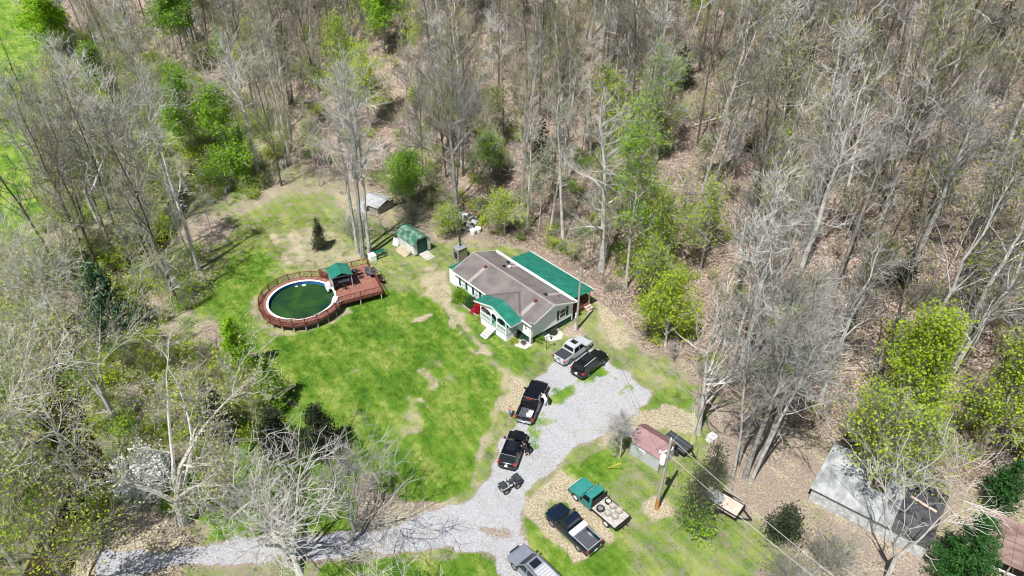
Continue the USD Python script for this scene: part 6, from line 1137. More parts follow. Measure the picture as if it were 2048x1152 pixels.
for k, (x, z) in enumerate(((-.42, -.42), (.0, -.2), (.45, -.4))): obj('insulator', MB().cyl((x, .02, H2 + z), .05, .16, 8), M['white'], pb)
def cable(label, a, b, sag, r, m, group=None):
    a, b = np.array(a, float), np.array(b, float); t = np.linspace(0, 1, 25)[:, None]; P_ = a * (1 - t) + b * t; P_[:, 2] -= 4 * sag * (t * (1 - t))[:, 0]; obj('cable', MB().tube(P_, r, 4), m, label=label, cat='cable', group=group)
top1 = p1 + [.12, 0, H1 + .15]; e1 = np.array([*g0(1655, 1152, 7.6), 7.6]); e1 = top1 + (e1 - top1) * 2.0; e1[2] = 8.6
cable('upper pale cable running from the transformer pole to the bottom right', top1, e1, .9, .016, M['wire'])
top1b = p1 + [.2, 0, 7.25]; e2 = np.array([*g0(1622, 1152, 6.2), 6.2]); e2 = top1b + (e2 - top1b) * 2.0; e2[2] = 7.0
cable('lower pale cable running from the transformer to the bottom right', top1b, e2, .8, .018, M['wire'])
cable('dark service cable between the transformer pole and the grey service pole', p1 + [-.1, 0, 7.0], p2 + [.2, .05, H2 - .5], .9, .014, M['wire_dark'])
cable('thin cable from the service pole down to the back porch', p2 + [.1, 0, H2 - .4], (9.3, 70.2, 2.6), .1, .016, M['wire_dark'])
ga = np.array([*g0(1216, 936), 0]); cable('steel guy wire from the ground to the transformer pole top', ga, p1 + [.05, 0, H1 - .6], .02, .01, M['wire_dark'])
gd = thing('guy_guard', 'yellow plastic guard on the guy wire in the grass', 'guy guard', tuple(ga)); dv_ = unit(p1 + [.05, 0, H1 - .6] - ga); obj('sleeve', MB().tube([dv_ * .15, dv_ * 2.4], .035, 6), M['yellow'], gd); obj('anchor', MB().tube([[0, 0, -.1], dv_ * .15], .02, 5), M['metal'], gd)

# ------------------------------------------------------------------ vehicles (local x forward, y left, origin on the ground between the axles)
from shapely.geometry.polygon import orient
def xs(poly): return CrossSection([np.array(orient(poly, 1).exterior.coords)[:-1]])
def along_y(poly, y0, y1): return xs(poly).extrude(y1 - y0).transform(np.array([[1, 0, 0, 0], [0, 0, -1, y1], [0, 1, 0, 0]], float))
def along_x(poly, x0, x1): return xs(poly).extrude(x1 - x0).transform(np.array([[0, 0, 1, x0], [1, 0, 0, 0], [0, 1, 0, 0]], float))
def along_z(poly, z0, z1): return xs(poly).extrude(z1 - z0).translate([0, 0, z0])
def mbox(x0, x1, y0, y1, z0, z1): return Manifold.cube([x1 - x0, y1 - y0, z1 - z0]).translate([x0, y0, z0])
def rnd(poly, r): return poly.buffer(-r, quad_segs=4).buffer(r, quad_segs=4)
def wheel_meshes(R, w):
    prof = np.array([(R * .60, -w / 2 + .02), (R * .9, -w / 2), (R * .985, -w / 2 + .03), (R, -w / 4), (R, w / 4), (R * .985, w / 2 - .03), (R * .9, w / 2), (R * .60, w / 2 - .02)])
    k = 24; a = np.arange(k) * 2 * PI / k
    V_ = np.stack([np.stack([np.cos(a) * r_, np.full(k, y_), np.sin(a) * r_], 1) for r_, y_ in prof]).reshape(-1, 3); i = np.arange(k); j = (i + 1) % k
    return V_, np.vstack([np.stack([q * k + i, ((q + 1) % 8) * k + i, ((q + 1) % 8) * k + j, q * k + j], 1) for q in range(8)])
def rim_mesh(R, w, side, spokes=6):
    mb = MB(); y = side * (w / 2 - .045); a = np.arange(24) * 2 * PI / 24
    def disc_(r_, y_, r0=0.0, y0=None):
        y0 = y_ if y0 is None else y0; V_ = np.vstack([np.stack([np.cos(a) * r_, np.full(24, y_), np.sin(a) * r_], 1), np.stack([np.cos(a) * r0, np.full(24, y0), np.sin(a) * r0], 1)]); i = np.arange(24); j = (i + 1) % 24
        f = np.stack([i, j, 24 + j, 24 + i], 1); mb.add(V_, f if side < 0 else f[:, ::-1])
    disc_(R * .62, y - side * .06); disc_(R * .64, y + side * .02, R * .54, y + side * .01); disc_(R * .18, y + side * .02)
    for q in range(spokes): t = q * 2 * PI / spokes; mb.bar((R * .1 * math.cos(t), y, R * .1 * math.sin(t)), (R * .57 * math.cos(t), y, R * .57 * math.sin(t)), .05, R * .14, up=(0, 1, 0))
    return mb
def vehicle(name, label, cat, loc, head, pm, L0, L1, W, wb, side, cabin, zb=.36, R=.36, tyre_w=.24, taper=.19, belt=None, opening=None, bed=None, rim='rim', nose=.32, tail=.2, sidewin=(), group=None, mats=None):
    """side: outline (x, z) of the lower body. cabin: (rear base x, roof rear x, roof front x, windscreen base x, belt z, roof z)."""
    t = thing(name, label, cat, (*loc, 0), head, group)
    plan = Polygon([(L1, -W / 2 + nose), (L1 - nose * .35, -W / 2 + .1), (L1 - nose * 1.6, -W / 2), (L0 + tail, -W / 2), (L0, -W / 2 + tail), (L0, W / 2 - tail), (L0 + tail, W / 2), (L1 - nose * 1.6, W / 2), (L1 - nose * .35, W / 2 - .1), (L1, W / 2 - nose)])
    plan = rnd(plan, .12); h = W / 2
    fr = rnd(Polygon([(-h + .09, .2), (-h + .01, .45), (-h, .72), (-h + .03, .95), (-h + .1, 1.25), (h - .1, 1.25), (h - .03, .95), (h, .72), (h - .01, .45), (h - .09, .2)]), .04)
    low = along_y(rnd(Polygon(side), .06), -2, 2) ^ along_z(plan, 0, 2) ^ along_x(fr, -4, 4)
    xb0, xr0, xr1, xb1, zbelt, zr = cabin
    cp = Polygon([(xb0, zbelt - .12), (xr0, zr - .02), ((xr0 + xr1) / 2, zr + .015), (xr1, zr - .02), (xb1, zbelt - .12)]); cpr = rnd(cp, .09)
    def cab(off):
        q = cpr.buffer(off, quad_segs=2); ff = rnd(Polygon([(-h + .05, zbelt - .3), (-h + .05, zbelt - .02), (-h + taper + .06, zr + .2), (h - taper - .06, zr + .2), (h - .05, zbelt - .02), (h - .05, zbelt - .3)]), .02).buffer(off, quad_segs=2)
        pl = rnd(Polygon([(xb0, -h + .06), (xb0, h - .06), (xb1 - .35, h), (xb1, h - .18), (xb1, -h + .18), (xb1 - .35, -h)]), .08).buffer(off, quad_segs=2)
        return along_y(q, -2, 2) ^ along_x(ff, -4, 4) ^ along_z(pl, 0, 3)
    C0 = cab(0); body = low + C0
    for x in (-wb / 2, wb / 2):
        for s in (-1, 1): body = body - along_y(Point(x, R).buffer(R + .07, 8), s * h - .32 if s > 0 else -h - .1, h + .1 if s > 0 else -h + .32)
    if bed: body = body - mbox(*bed)
    if opening: body = body - mbox(opening[0], opening[1], -h - .1, .25, .42, zr - .1)
    obj('body', body, pm, t, smooth=32)
    shell = cab(.012) - C0
    if opening: shell = shell - mbox(opening[0] - .05, opening[1] + .05, -h - .2, 0, 0, 3)
    bw = lambda k: (xb1 + (xr1 - xb1) * k, zbelt - .12 + (zr - .02 - zbelt + .12) * k); rw = lambda k: (xb0 + (xr0 - xb0) * k, zbelt - .12 + (zr - .02 - zbelt + .12) * k)
    def strip(f, k0, k1, th): (x0, z0), (x1, z1) = f(k0), f(k1); return Polygon([(x0 - th, z0), (x0 + th, z0), (x1 + th, z1), (x1 - th, z1)])
    ws = shell ^ along_y(strip(bw, .32, .93, .16), -2, 2) ^ along_x(Polygon([(-h + .2, zbelt - .1), (h - .2, zbelt - .1), (h - taper - .12, zr), (-h + taper + .12, zr)]), -4, 4); obj('windscreen', ws, M['glass'], t)
    rg = shell ^ along_y(strip(rw, .36, .9, .16), -2, 2) ^ along_x(Polygon([(-h + .22, zbelt - .1), (h - .22, zbelt - .1), (h - taper - .14, zr), (-h + taper + .14, zr)]), -4, 4); obj('rear_window', rg, M['glass'], t)
    for a0, a1, b0, b1 in sidewin:      # bottom from a0 to a1, top from b0 to b1
        for s in (-1, 1):
            w_ = shell ^ along_y(rnd(Polygon([(a0, zbelt + .03), (a1, zbelt + .03), (b1, zr - .1), (b0, zr - .1)]), .03), 0 if s > 0 else -2, 2 if s > 0 else 0)
            if w_.num_tri() > 0: obj('side_window', w_, M['glass'], t)
    for x in (-wb / 2, wb / 2):
        for s in (-1, 1):
            tv, tf = wheel_meshes(R, tyre_w); c = np.array([x, s * (h - tyre_w / 2 - .02), R]); wo = obj('wheel', (tv + c, tf), M['rubber'], t, smooth=40); rv, rf = rim_mesh(R, tyre_w, s).get(); obj('rim', (rv + c, rf), M[rim], wo)
    return t
def lamps(t, L0, L1, W, zh, zt, hw=.34, pickup=False, plate=True, zp=.62, yt=None):
    h = W / 2
    for s in (-1, 1):
        obj('headlight', MB().slab([[L1 - .30, s * (h - .06), zh], [L1 - .04, s * (h - .36), zh], [L1 - .02, s * (h - .38), zh + .16], [L1 - .30, s * (h - .08), zh + .17]] if s < 0 else [[L1 - .30, s * (h - .08), zh + .17], [L1 - .02, s * (h - .38), zh + .16], [L1 - .04, s * (h - .36), zh], [L1 - .30, s * (h - .06), zh]], .05), M['lamp_clear'], t)
        y = s * (h - .13); obj('taillight', MB().box(L0 - .02, L0 + (.1 if pickup else .26), min(y - .09, y + .09), max(y - .09, y + .09), zt, zt + (.36 if pickup else .2)), M['lamp_red'], t)
    obj('rear_bumper', MB().box(L0 - .1, L0 + .05, -h + .16, h - .16, zp - .16, zp + .04), M['chrome'] if pickup else M['plastic_blk'], t); obj('front_bumper', MB().box(L1 - .05, L1 + .06, -h + .34, h - .34, .42, .62), M['plastic_blk'], t)
    if plate: obj('licence_plate', MB().box(L0 - .125, L0 - .1, -.17, .17, zp - .1 + (0 if pickup else .2), zp + .06 + (0 if pickup else .2)).box(L0 - .1, L0 + .05, -.1, .1, zp, zp + .04 + (0 if pickup else .2)), M['white_trim'], t)
    obj('grille', MB().box(L1 - .04, L1 + .02, -.5, .5, zh - .06, zh + .14), M['black'], t)
def mirrors(t, x, W, z, skip=()):
    for s in (-1, 1):
        if s in skip: continue
        obj('mirror', MB().box(x - .1, x + .05, min(s * (W / 2 + .02), s * (W / 2 + .25)), max(s * (W / 2 + .02), s * (W / 2 + .25)), z, z + .18).bar((x, s * (W / 2 - .08), z + .03), (x, s * (W / 2 + .05), z + .05), .06), M['plastic_blk'], t)
def open_door(t, hinge, W, length, zt, ang, pm):
    """A front door on the right-hand side swung open by ang degrees."""
    th = math.radians(180 + ang); d = np.array([math.cos(th), math.sin(th), 0]); nrm = np.array([-d[1], d[0], 0]); h0 = np.array([hinge, -W / 2 + .03, 0])
    def P_(u_, z_, off=0): return h0 + d * u_ + nrm * off + [0, 0, z_]
    dr = obj('door', MB().slab([P_(0, .45), P_(length, .45), P_(length, 1.08), P_(0, 1.08)], .11), pm, t, label='front passenger door standing open')
    obj('window_frame', MB().bar(P_(.1, 1.08, -.05), P_(.5, zt, -.05), .05).bar(P_(.5, zt, -.05), P_(length - .02, zt, -.05), .05).bar(P_(length - .02, zt, -.05), P_(length - .02, 1.08, -.05), .05), pm, dr)
    obj('pane', MB().slab([P_(.14, 1.08, -.04), P_(length - .04, 1.08, -.04), P_(length - .04, zt - .02, -.04), P_(.52, zt - .02, -.04)], .01), M['glass'], dr)
    obj('mirror', MB().bar(P_(.12, 1.16, .02), P_(.12, 1.16, .28), .16, .2), M['plastic_blk'], dr)
# 1 silver crew-cab pickup
def pick_side(L0, L1, belt, hood, cowl): return [(L0, .5), (L0 + .03, belt), (cowl, belt + .02), (cowl + .2, hood + .03), (L1 - .35, hood - .08), (L1 - .02, hood - .25), (L1, .5), (L1 - .25, .33), (L0 + .25, .36)]
v = vehicle('pickup_truck', 'silver crew-cab pickup with a dark soft bed cover, parked nearest the house', 'pickup truck', (7.1, 61.5), 46, M['p_silver'], -2.66, 2.52, 1.86, 3.2, pick_side(-2.66, 2.52, 1.10, 1.08, .95), (-1.10, -.86, .38, 1.16, 1.10, 1.76), sidewin=((-.92, -.12, -.78, -.12), (-.04, .86, -.04, .42)))
lamps(v, -2.66, 2.52, 1.86, .72, .72, pickup=True); mirrors(v, .8, 1.86, 1.1)
obj('bed_cover', MB().box(-2.56, -1.14, -.80, .80, 1.105, 1.14), M['tonneau'], v); obj('sunroof', MB().box(-.3, .28, -.38, .38, 1.768, 1.785), M['glass'], v); obj('roof_rack', MB().bar((-.8, .62, 1.82), (.3, .62, 1.82), .05).bar((-.8, -.62, 1.82), (.3, -.62, 1.82), .05).bar((-.8, .62, 1.77), (-.75, .62, 1.82), .05).bar((-.8, -.62, 1.77), (-.75, -.62, 1.82), .05).bar((-.75, -.62, 1.84), (-.75, .62, 1.84), .05), M['alu'], v); obj('tailgate_handle', MB().box(-2.69, -2.655, -.14, .14, .86, .98), M['black'], v)
# 2 black SUV
v = vehicle('sport_utility', 'glossy black SUV parked beside the silver pickup', 'SUV', (8.75, 59.1), 47, M['p_black'], -2.42, 2.42, 1.92, 2.85, [(-2.42, .5), (-2.38, 1.0), (-2.2, 1.08), (1.0, 1.06), (1.3, 1.04), (2.1, .95), (2.4, .72), (2.42, .45), (2.2, .3), (-2.2, .32)], (-2.36, -1.92, .2, 1.28, 1.06, 1.74), sidewin=((-2.0, -1.2, -1.7, -1.16), (-1.12, -.1, -1.08, -.1), (-.02, .98, -.02, .32)))
lamps(v, -2.42, 2.42, 1.92, .72, .95); mirrors(v, .85, 1.92, 1.06)
for s in (-1, 1): obj('roof_rail', MB().bar((-1.9, s * .62, 1.77), (.1, s * .62, 1.79), .05), M['alu'], v)
obj('sunroof', MB().box(-1.2, .1, -.42, .42, 1.752, 1.768), M['glass'], v)
# 3 black crew-cab pickup with its door open
F150 = (2.15, 53.2); FH = 71
v = vehicle('pickup_truck', 'black crew-cab pickup with its passenger door open and an empty bed', 'pickup truck', F150, FH, M['p_black'], -3.02, 2.82, 2.0, 3.68, pick_side(-3.02, 2.82, 1.18, 1.2, 1.12), (-1.22, -.95, .45, 1.36, 1.2, 1.94), R=.40, sidewin=((-1.05, -.1, -.9, -.1), (0, 1.02, 0, .5)), bed=(-2.92, -1.32, -.76, .76, .72, 1.6), opening=(.0, .98))
lamps(v, -3.02, 2.82, 2.0, .82, .8, pickup=True); mirrors(v, .95, 2.0, 1.2, skip=(-1,)); open_door(v, .98, 2.0, 1.0, 1.82, 46, M['p_black'])
bl = obj('bed_floor', MB().box(-2.91, -1.33, -.75, .75, .722, .745), M['bedliner'], v); obj('bed_rib', MB().box(-2.9, -1.34, -.45, -.40, .745, .765).box(-2.9, -1.34, .0, .05, .745, .765).box(-2.9, -1.34, .42, .47, .745, .765), M['bedliner'], bl)
obj('tailgate_top', MB().box(-3.03, -2.93, -.82, .82, 1.18, 1.2), M['chrome'], v); obj('brake_lamp', MB().box(-1.12, -1.06, -.3, .3, 1.84, 1.9), M['lamp_red'], v); obj('tow_ball', MB().tube([[-3.05, 0, .42], [-3.3, 0, .42]], .04, 6).ball((-3.3, 0, .5), .05), M['chrome'], v)
c, s_ = math.cos(math.radians(FH)), math.sin(math.radians(FH)); loc_of = lambda b, hd, x, y: (b[0] + math.cos(math.radians(hd)) * x - math.sin(math.radians(hd)) * y, b[1] + math.sin(math.radians(hd)) * x + math.cos(math.radians(hd)) * y)
for k, (x, y, w_, lab) in enumerate(((-2.35, -.4, .42, 'white carton lying in the bed of the black pickup, nearest the tailgate'), (-1.95, -.42, .3, 'small white carton further forward in the bed of the black pickup'))):
    q = thing('carton', lab, 'carton', (*loc_of(F150, FH, x, y), .766), FH + 10); obj('body', MB().box(-.16, .16, -w_, w_ * .7, 0, .24), M['white_trim'], q); obj('flap', MB().slab([[-.16, -w_, .243], [.16, -w_, .243], [.2, w_ * .7, .28], [-.16, w_ * .7, .245]], .01), M['white_old'], q)
# 4 black crossover with its door open
XO = (.1, 46.6); XH = 73.5
v = vehicle('crossover', 'black crossover on the drive with a person leaning in at its open door', 'crossover', XO, XH, M['p_black'], -2.3, 2.3, 1.86, 2.7, [(-2.3, .5), (-2.26, .98), (-2.1, 1.04), (.9, 1.0), (1.25, .98), (2.0, .88), (2.28, .66), (2.3, .42), (2.1, .28), (-2.1, .3)], (-2.26, -1.66, .12, 1.24, 1.0, 1.6), R=.34, sidewin=((-1.9, -1.2, -1.5, -1.16), (-1.12, -.15, -1.08, -.15), (-.07, .92, -.07, .24)), opening=(-.1, .9))
lamps(v, -2.3, 2.3, 1.86, .66, .9); mirrors(v, .8, 1.86, 1.0, skip=(-1,)); open_door(v, .9, 1.86, 1.0, 1.48, 50, M['p_black']); obj('sunroof', MB().box(-1.1, .05, -.42, .42, 1.612, 1.628), M['glass'], v); obj('bumper_trim', MB().box(-2.36, -2.28, -.5, .5, .50, .56), M['chrome'], v)
# 5 midnight blue regular-cab pickup with a toolbox
v = vehicle('pickup_truck', 'midnight blue two-door pickup with a bright aluminium toolbox across its bed', 'pickup truck', (5.25, 37.6), 131, M['p_blue'], -2.72, 2.62, 1.98, 3.25, pick_side(-2.72, 2.62, 1.16, 1.16, 1.05), (-.34, -.12, .5, 1.32, 1.18, 1.86), R=.39, rim='rim', sidewin=((.0, 1.0, .02, .5),), bed=(-2.62, -.44, -.76, .76, .7, 1.6), nose=.4)
lamps(v, -2.72, 2.62, 1.98, .78, .78, pickup=True); mirrors(v, .95, 1.98, 1.2)
tb = obj('toolbox', MB().box(-.98, -.44, -.90, .90, 1.16, 1.33).box(-.95, -.47, -.74, .74, .85, 1.16), M['alu'], v); obj('lid', MB().box(-.99, -.43, -.91, .91, 1.332, 1.36), M['alu'], tb); obj('bed_floor', MB().box(-2.61, -.45, -.75, .75, .702, .725), M['bedliner'], v)
obj('bed_rail', MB().box(-2.66, -1.0, .775, .87, 1.165, 1.19).box(-2.66, -1.0, -.87, -.775, 1.165, 1.19).box(-2.72, -2.64, -.87, .87, 1.165, 1.19), M['metal'], v); obj('jack', MB().box(-1.7, -1.3, -.72, -.55, .726, .82).bar((-1.9, -.6, .8), (-1.2, -.66, .8), .05), M['metal'], v)
# 6 teal flatbed
GT = (7.7, 40.2); GH = 131
v = vehicle('flatbed_truck', 'old teal two-door truck with a grey wooden flatbed full of wheels', 'flatbed truck', GT, GH, M['p_teal'], -.1, 2.75, 1.95, 3.74, [(-.1, .55), (-.1, 1.2), (1.3, 1.22), (2.55, 1.18), (2.72, 1.05), (2.75, .5), (2.5, .38), (.1, .42)], (-.08, .05, .82, 1.42, 1.2, 1.9), R=.40, rim='rim_white', taper=.12, sidewin=((.2, 1.05, .24, .82),), nose=.12, tail=.05)
mirrors(v, 1.1, 1.95, 1.2)
for s in (-1, 1): obj('headlight', MB().box(2.74, 2.78, s * .72 - .13, s * .72 + .13, .8, 1.0), M['lamp_clear'], v)
obj('grille', MB().box(2.74, 2.77, -.55, .55, .72, 1.02), M['white_trim'], v); obj('front_bumper', MB().box(2.76, 2.88, -.95, .95, .45, .62), M['chrome'], v); obj('hood_seam', MB().box(1.42, 2.6, -.015, .015, 1.215, 1.232), M['p_teal'], v); obj('roof_lamp', MB().box(.78, .84, -.6, -.5, 1.92, 1.95).box(.78, .84, -.3, -.2, 1.925, 1.955).box(.78, .84, -.05, .05, 1.925, 1.955).box(.78, .84, .2, .3, 1.925, 1.955).box(.78, .84, .5, .6, 1.92, 1.95), M['rim_rust'], v)
fb = obj('flatbed_frame', MB().box(-2.95, -.2, -.45, .45, .6, .8).box(-2.95, -.2, -1.05, -.99, .86, .98).box(-2.95, -.2, .99, 1.05, .86, .98).box(-2.99, -2.93, -1.05, 1.05, .8, .98), M['black'], v)
for k in range(12): y = -.985 + k * .164; obj('plank', MB().box(-2.92 - .02 * (k % 3), -.2, y, y + .155, .9, .955 + .006 * (k % 2)), M['wood_grey'], fb)
obj('headboard', MB().box(-.2, -.14, -1.02, 1.02, .96, 1.02).box(-.2, -.14, -1.02, 1.02, 1.62, 1.7).box(-.2, -.14, -1.02, -.96, 1.02, 1.62).box(-.2, -.14, .96, 1.02, 1.02, 1.62).box(-.18, -.15, -.96, .96, 1.02, 1.62), M['black'], v)
obj('tail_bar', MB().bar((-3.0, -.8, .7), (-3.0, .8, .7), .1).bar((-3.0, -.3, .65), (-3.35, -.3, .6), .06).bar((-3.0, .2, .65), (-3.3, .2, .6), .06), M['black'], v)
for k, (x, y, R_, tm_, rm_, lab) in enumerate(((-.72, -.62, .34, 'rubber', 'rim_white', 'black tyre with white rim in the right front corner of the flatbed'), (-.78, .48, .38, 'rubber', 'rim', 'black tyre with dark grey rim, alone on the left side of the flatbed'), (-1.28, -.55, .33, 'rubber_grey', 'rim_rust', 'dusty grey tyre with rusty rim, second from the cab on the right'), (-1.98, -.62, .36, 'rubber_grey', 'rim_rust', 'largest pale dusty tyre near the right rear corner of the flatbed'), (-1.5, .32, .34, 'rubber_grey', 'rim_rust', 'dusty tyre behind the black one on the left side of the flatbed'), (-2.15, .1, .34, 'rubber_grey', 'rim_rust', 'dusty tyre nearest the tail, in the middle of the flatbed'))):
    q = thing('spare_wheel', lab, 'wheel', (*loc_of(GT, GH, x, y), .962), 40 * k, 'loose wheels on the flatbed'); tv, tf = wheel_meshes(R_, .22); tv = tv[:, [0, 2, 1]] * [1, -1, 1] + [0, 0, .11]; obj('tyre', (tv, tf), M[tm_], q, smooth=40)
    rv, rf = rim_mesh(R_, .22, 1, 5).get(); obj('rim', (rv[:, [0, 2, 1]] * [1, -1, 1] + [0, 0, .11], rf), M[rm_], q)
# 7 blue-grey SUV at the bottom edge
v = vehicle('sport_utility', 'blue-grey SUV with a ribbed silver roof, cut by the bottom edge', 'SUV', (1.82, 33.5), 131, M['p_grey'], -2.5, 2.5, 1.96, 2.95, [(-2.5, .5), (-2.46, 1.08), (-2.3, 1.14), (1.0, 1.1), (1.3, 1.12), (2.2, 1.05), (2.46, .82), (2.5, .45), (2.3, .32), (-2.3, .34)], (-2.46, -2.2, .35, 1.25, 1.12, 1.82), R=.38, sidewin=((-2.1, -1.25, -2.0, -1.2), (-1.17, -.1, -1.15, -.1), (-.02, .98, -.02, .42)), taper=.17)
lamps(v, -2.5, 2.5, 1.96, .78, 1.0); mirrors(v, .9, 1.96, 1.12); obj('sunroof', MB().box(-.45, .2, -.42, .42, 1.832, 1.85), M['glass'], v)
rf_ = obj('roof_panel', MB().box(-2.1, -.55, -.62, .62, 1.835, 1.85), M['p_ltgrey'], v)
for k in range(6): obj('roof_groove', MB().box(-2.0 + k * .27, -1.965 + k * .27, -.58, .58, 1.85, 1.858), M['plastic_blk'], rf_)
for s in (-1, 1): obj('roof_rail', MB().bar((-2.1, s * .68, 1.86), (.2, s * .68, 1.88), .05), M['plastic_blk'], v)
# 8 quad bike
qb = thing('quad_bike', 'black and grey quad bike standing on the gravel behind the black crossover', 'quad bike', (-.25, 42.45, 0), 212)
for x in (-.62, .62):
    for s in (-1, 1): tv, tf = wheel_meshes(.31, .26); cqq = np.array([x, s * .46, .31]); wo = obj('wheel', (tv + cqq, tf), M['rubber'], qb, smooth=40); rv, rf = rim_mesh(.31, .26, s).get(); obj('rim', (rv + cqq, rf), M['rim'], wo)
mo = lambda p, z0, z1, r_=.06: along_z(rnd(Polygon(p), r_), z0, z1)
obj('frame', mo([(-.8, -.2), (.8, -.2), (.8, .2), (-.8, .2)], .3, .62), M['plastic_blk'], qb, smooth=30)
obj('front_fender', mo([(.28, -.55), (.95, -.5), (1.02, -.25), (1.02, .25), (.95, .5), (.28, .55), (.36, .2), (.36, -.2)], .64, .74), M['tonneau'], qb, smooth=30); obj('front_trim', MB().box(.25, .31, -.52, .52, .742, .78).box(.3, .95, .46, .52, .742, .775).box(.3, .95, -.52, -.46, .742, .775), M['p_ltgrey'], qb)
obj('hood', mo([(.3, -.2), (.92, -.16), (.92, .16), (.3, .2)], .742, .86), M['tonneau'], qb, smooth=30); obj('bumper', MB().tube([[1.0, -.4, .45], [1.12, -.3, .6], [1.12, .3, .6], [1.0, .4, .45]], .03, 6), M['black'], qb)
obj('seat', mo([(-.55, -.17), (.12, -.12), (.12, .12), (-.55, .17)], .64, .88, .08), M['tonneau'], qb, smooth=30); obj('tank_cover', MB().box(.1, .3, -.16, .16, .7, .86).box(-.2, .1, -.34, -.18, .5, .62).box(-.2, .1, .18, .34, .5, .62), M['p_ltgrey'], qb)
obj('rear_fender', mo([(-1.05, -.5), (-.3, -.56), (-.36, -.2), (-.36, .2), (-.3, .56), (-1.05, .5)], .64, .74), M['tonneau'], qb, smooth=30); obj('rear_trim', MB().box(-.36, -.3, -.5, -.2, .742, .79).box(-.36, -.3, .2, .5, .742, .79).box(-1.0, -.34, -.52, -.47, .742, .79), M['p_ltgrey'], qb); obj('cargo_box', mo([(-1.12, -.42), (-.6, -.42), (-.6, .42), (-1.12, .42)], .742, 1.0), M['tonneau'], qb, smooth=30)
obj('handlebar', MB().tube([[.28, 0, .8], [.2, 0, 1.02], [.15, .38, 1.05]], .025, 6).tube([[.2, 0, 1.02], [.15, -.38, 1.05]], .025, 6).box(.16, .3, -.1, .1, .98, 1.06), M['black'], qb)
for s in (-1, 1): obj('headlight', MB().box(.93, 1.03, s * .3 - .08, s * .3 + .08, .66, .735), M['lamp_clear'], qb)

# ------------------------------------------------------------------ people
def bones(J, B, seg=8, grow_=0.0):
    """One continuous solid: every bone is the hull of the balls at its two joints."""
    tot = None
    for a, b in B:
        h_ = Manifold.batch_hull([Manifold.sphere(J[a][3] + grow_, seg).translate(list(J[a][:3])), Manifold.sphere(J[b][3] + grow_, seg).translate(list(J[b][:3]))]); tot = h_ if tot is None else tot + h_
    return tot
def hand(J, w, dirv, side, tag_):
    """Palm, four unequal bent fingers and a thumb at the wrist joint w."""
    d = unit(np.array(dirv, float)); s = unit(np.cross(d, [0, 0, 1.0]) + 1e-6); up = np.cross(s, d); p = np.array(J[w][:3]); out = []
    J[tag_ + 'palm'] = (*(p + d * .07), .028); out.append((w, tag_ + 'palm'))
    for i, (o, ln) in enumerate(((-.032, .065), (-.011, .075), (.011, .07), (.032, .055))):
        J[f'{tag_}k{i}'] = (*(p + d * .085 + s * o), .012); J[f'{tag_}m{i}'] = (*(p + d * (.085 + ln * .55) + s * o * 1.15 - up * .008), .0095); J[f'{tag_}t{i}'] = (*(p + d * (.085 + ln) + s * o * 1.2 - up * .028), .008); out += [(tag_ + 'palm', f'{tag_}k{i}'), (f'{tag_}k{i}', f'{tag_}m{i}'), (f'{tag_}m{i}', f'{tag_}t{i}')]
    J[tag_ + 'th1'] = (*(p + d * .05 + s * side * .045), .012); J[tag_ + 'th2'] = (*(p + d * .085 + s * side * .062 - up * .01), .009); out += [(w, tag_ + 'th1'), (tag_ + 'th1', tag_ + 'th2')]
    return out
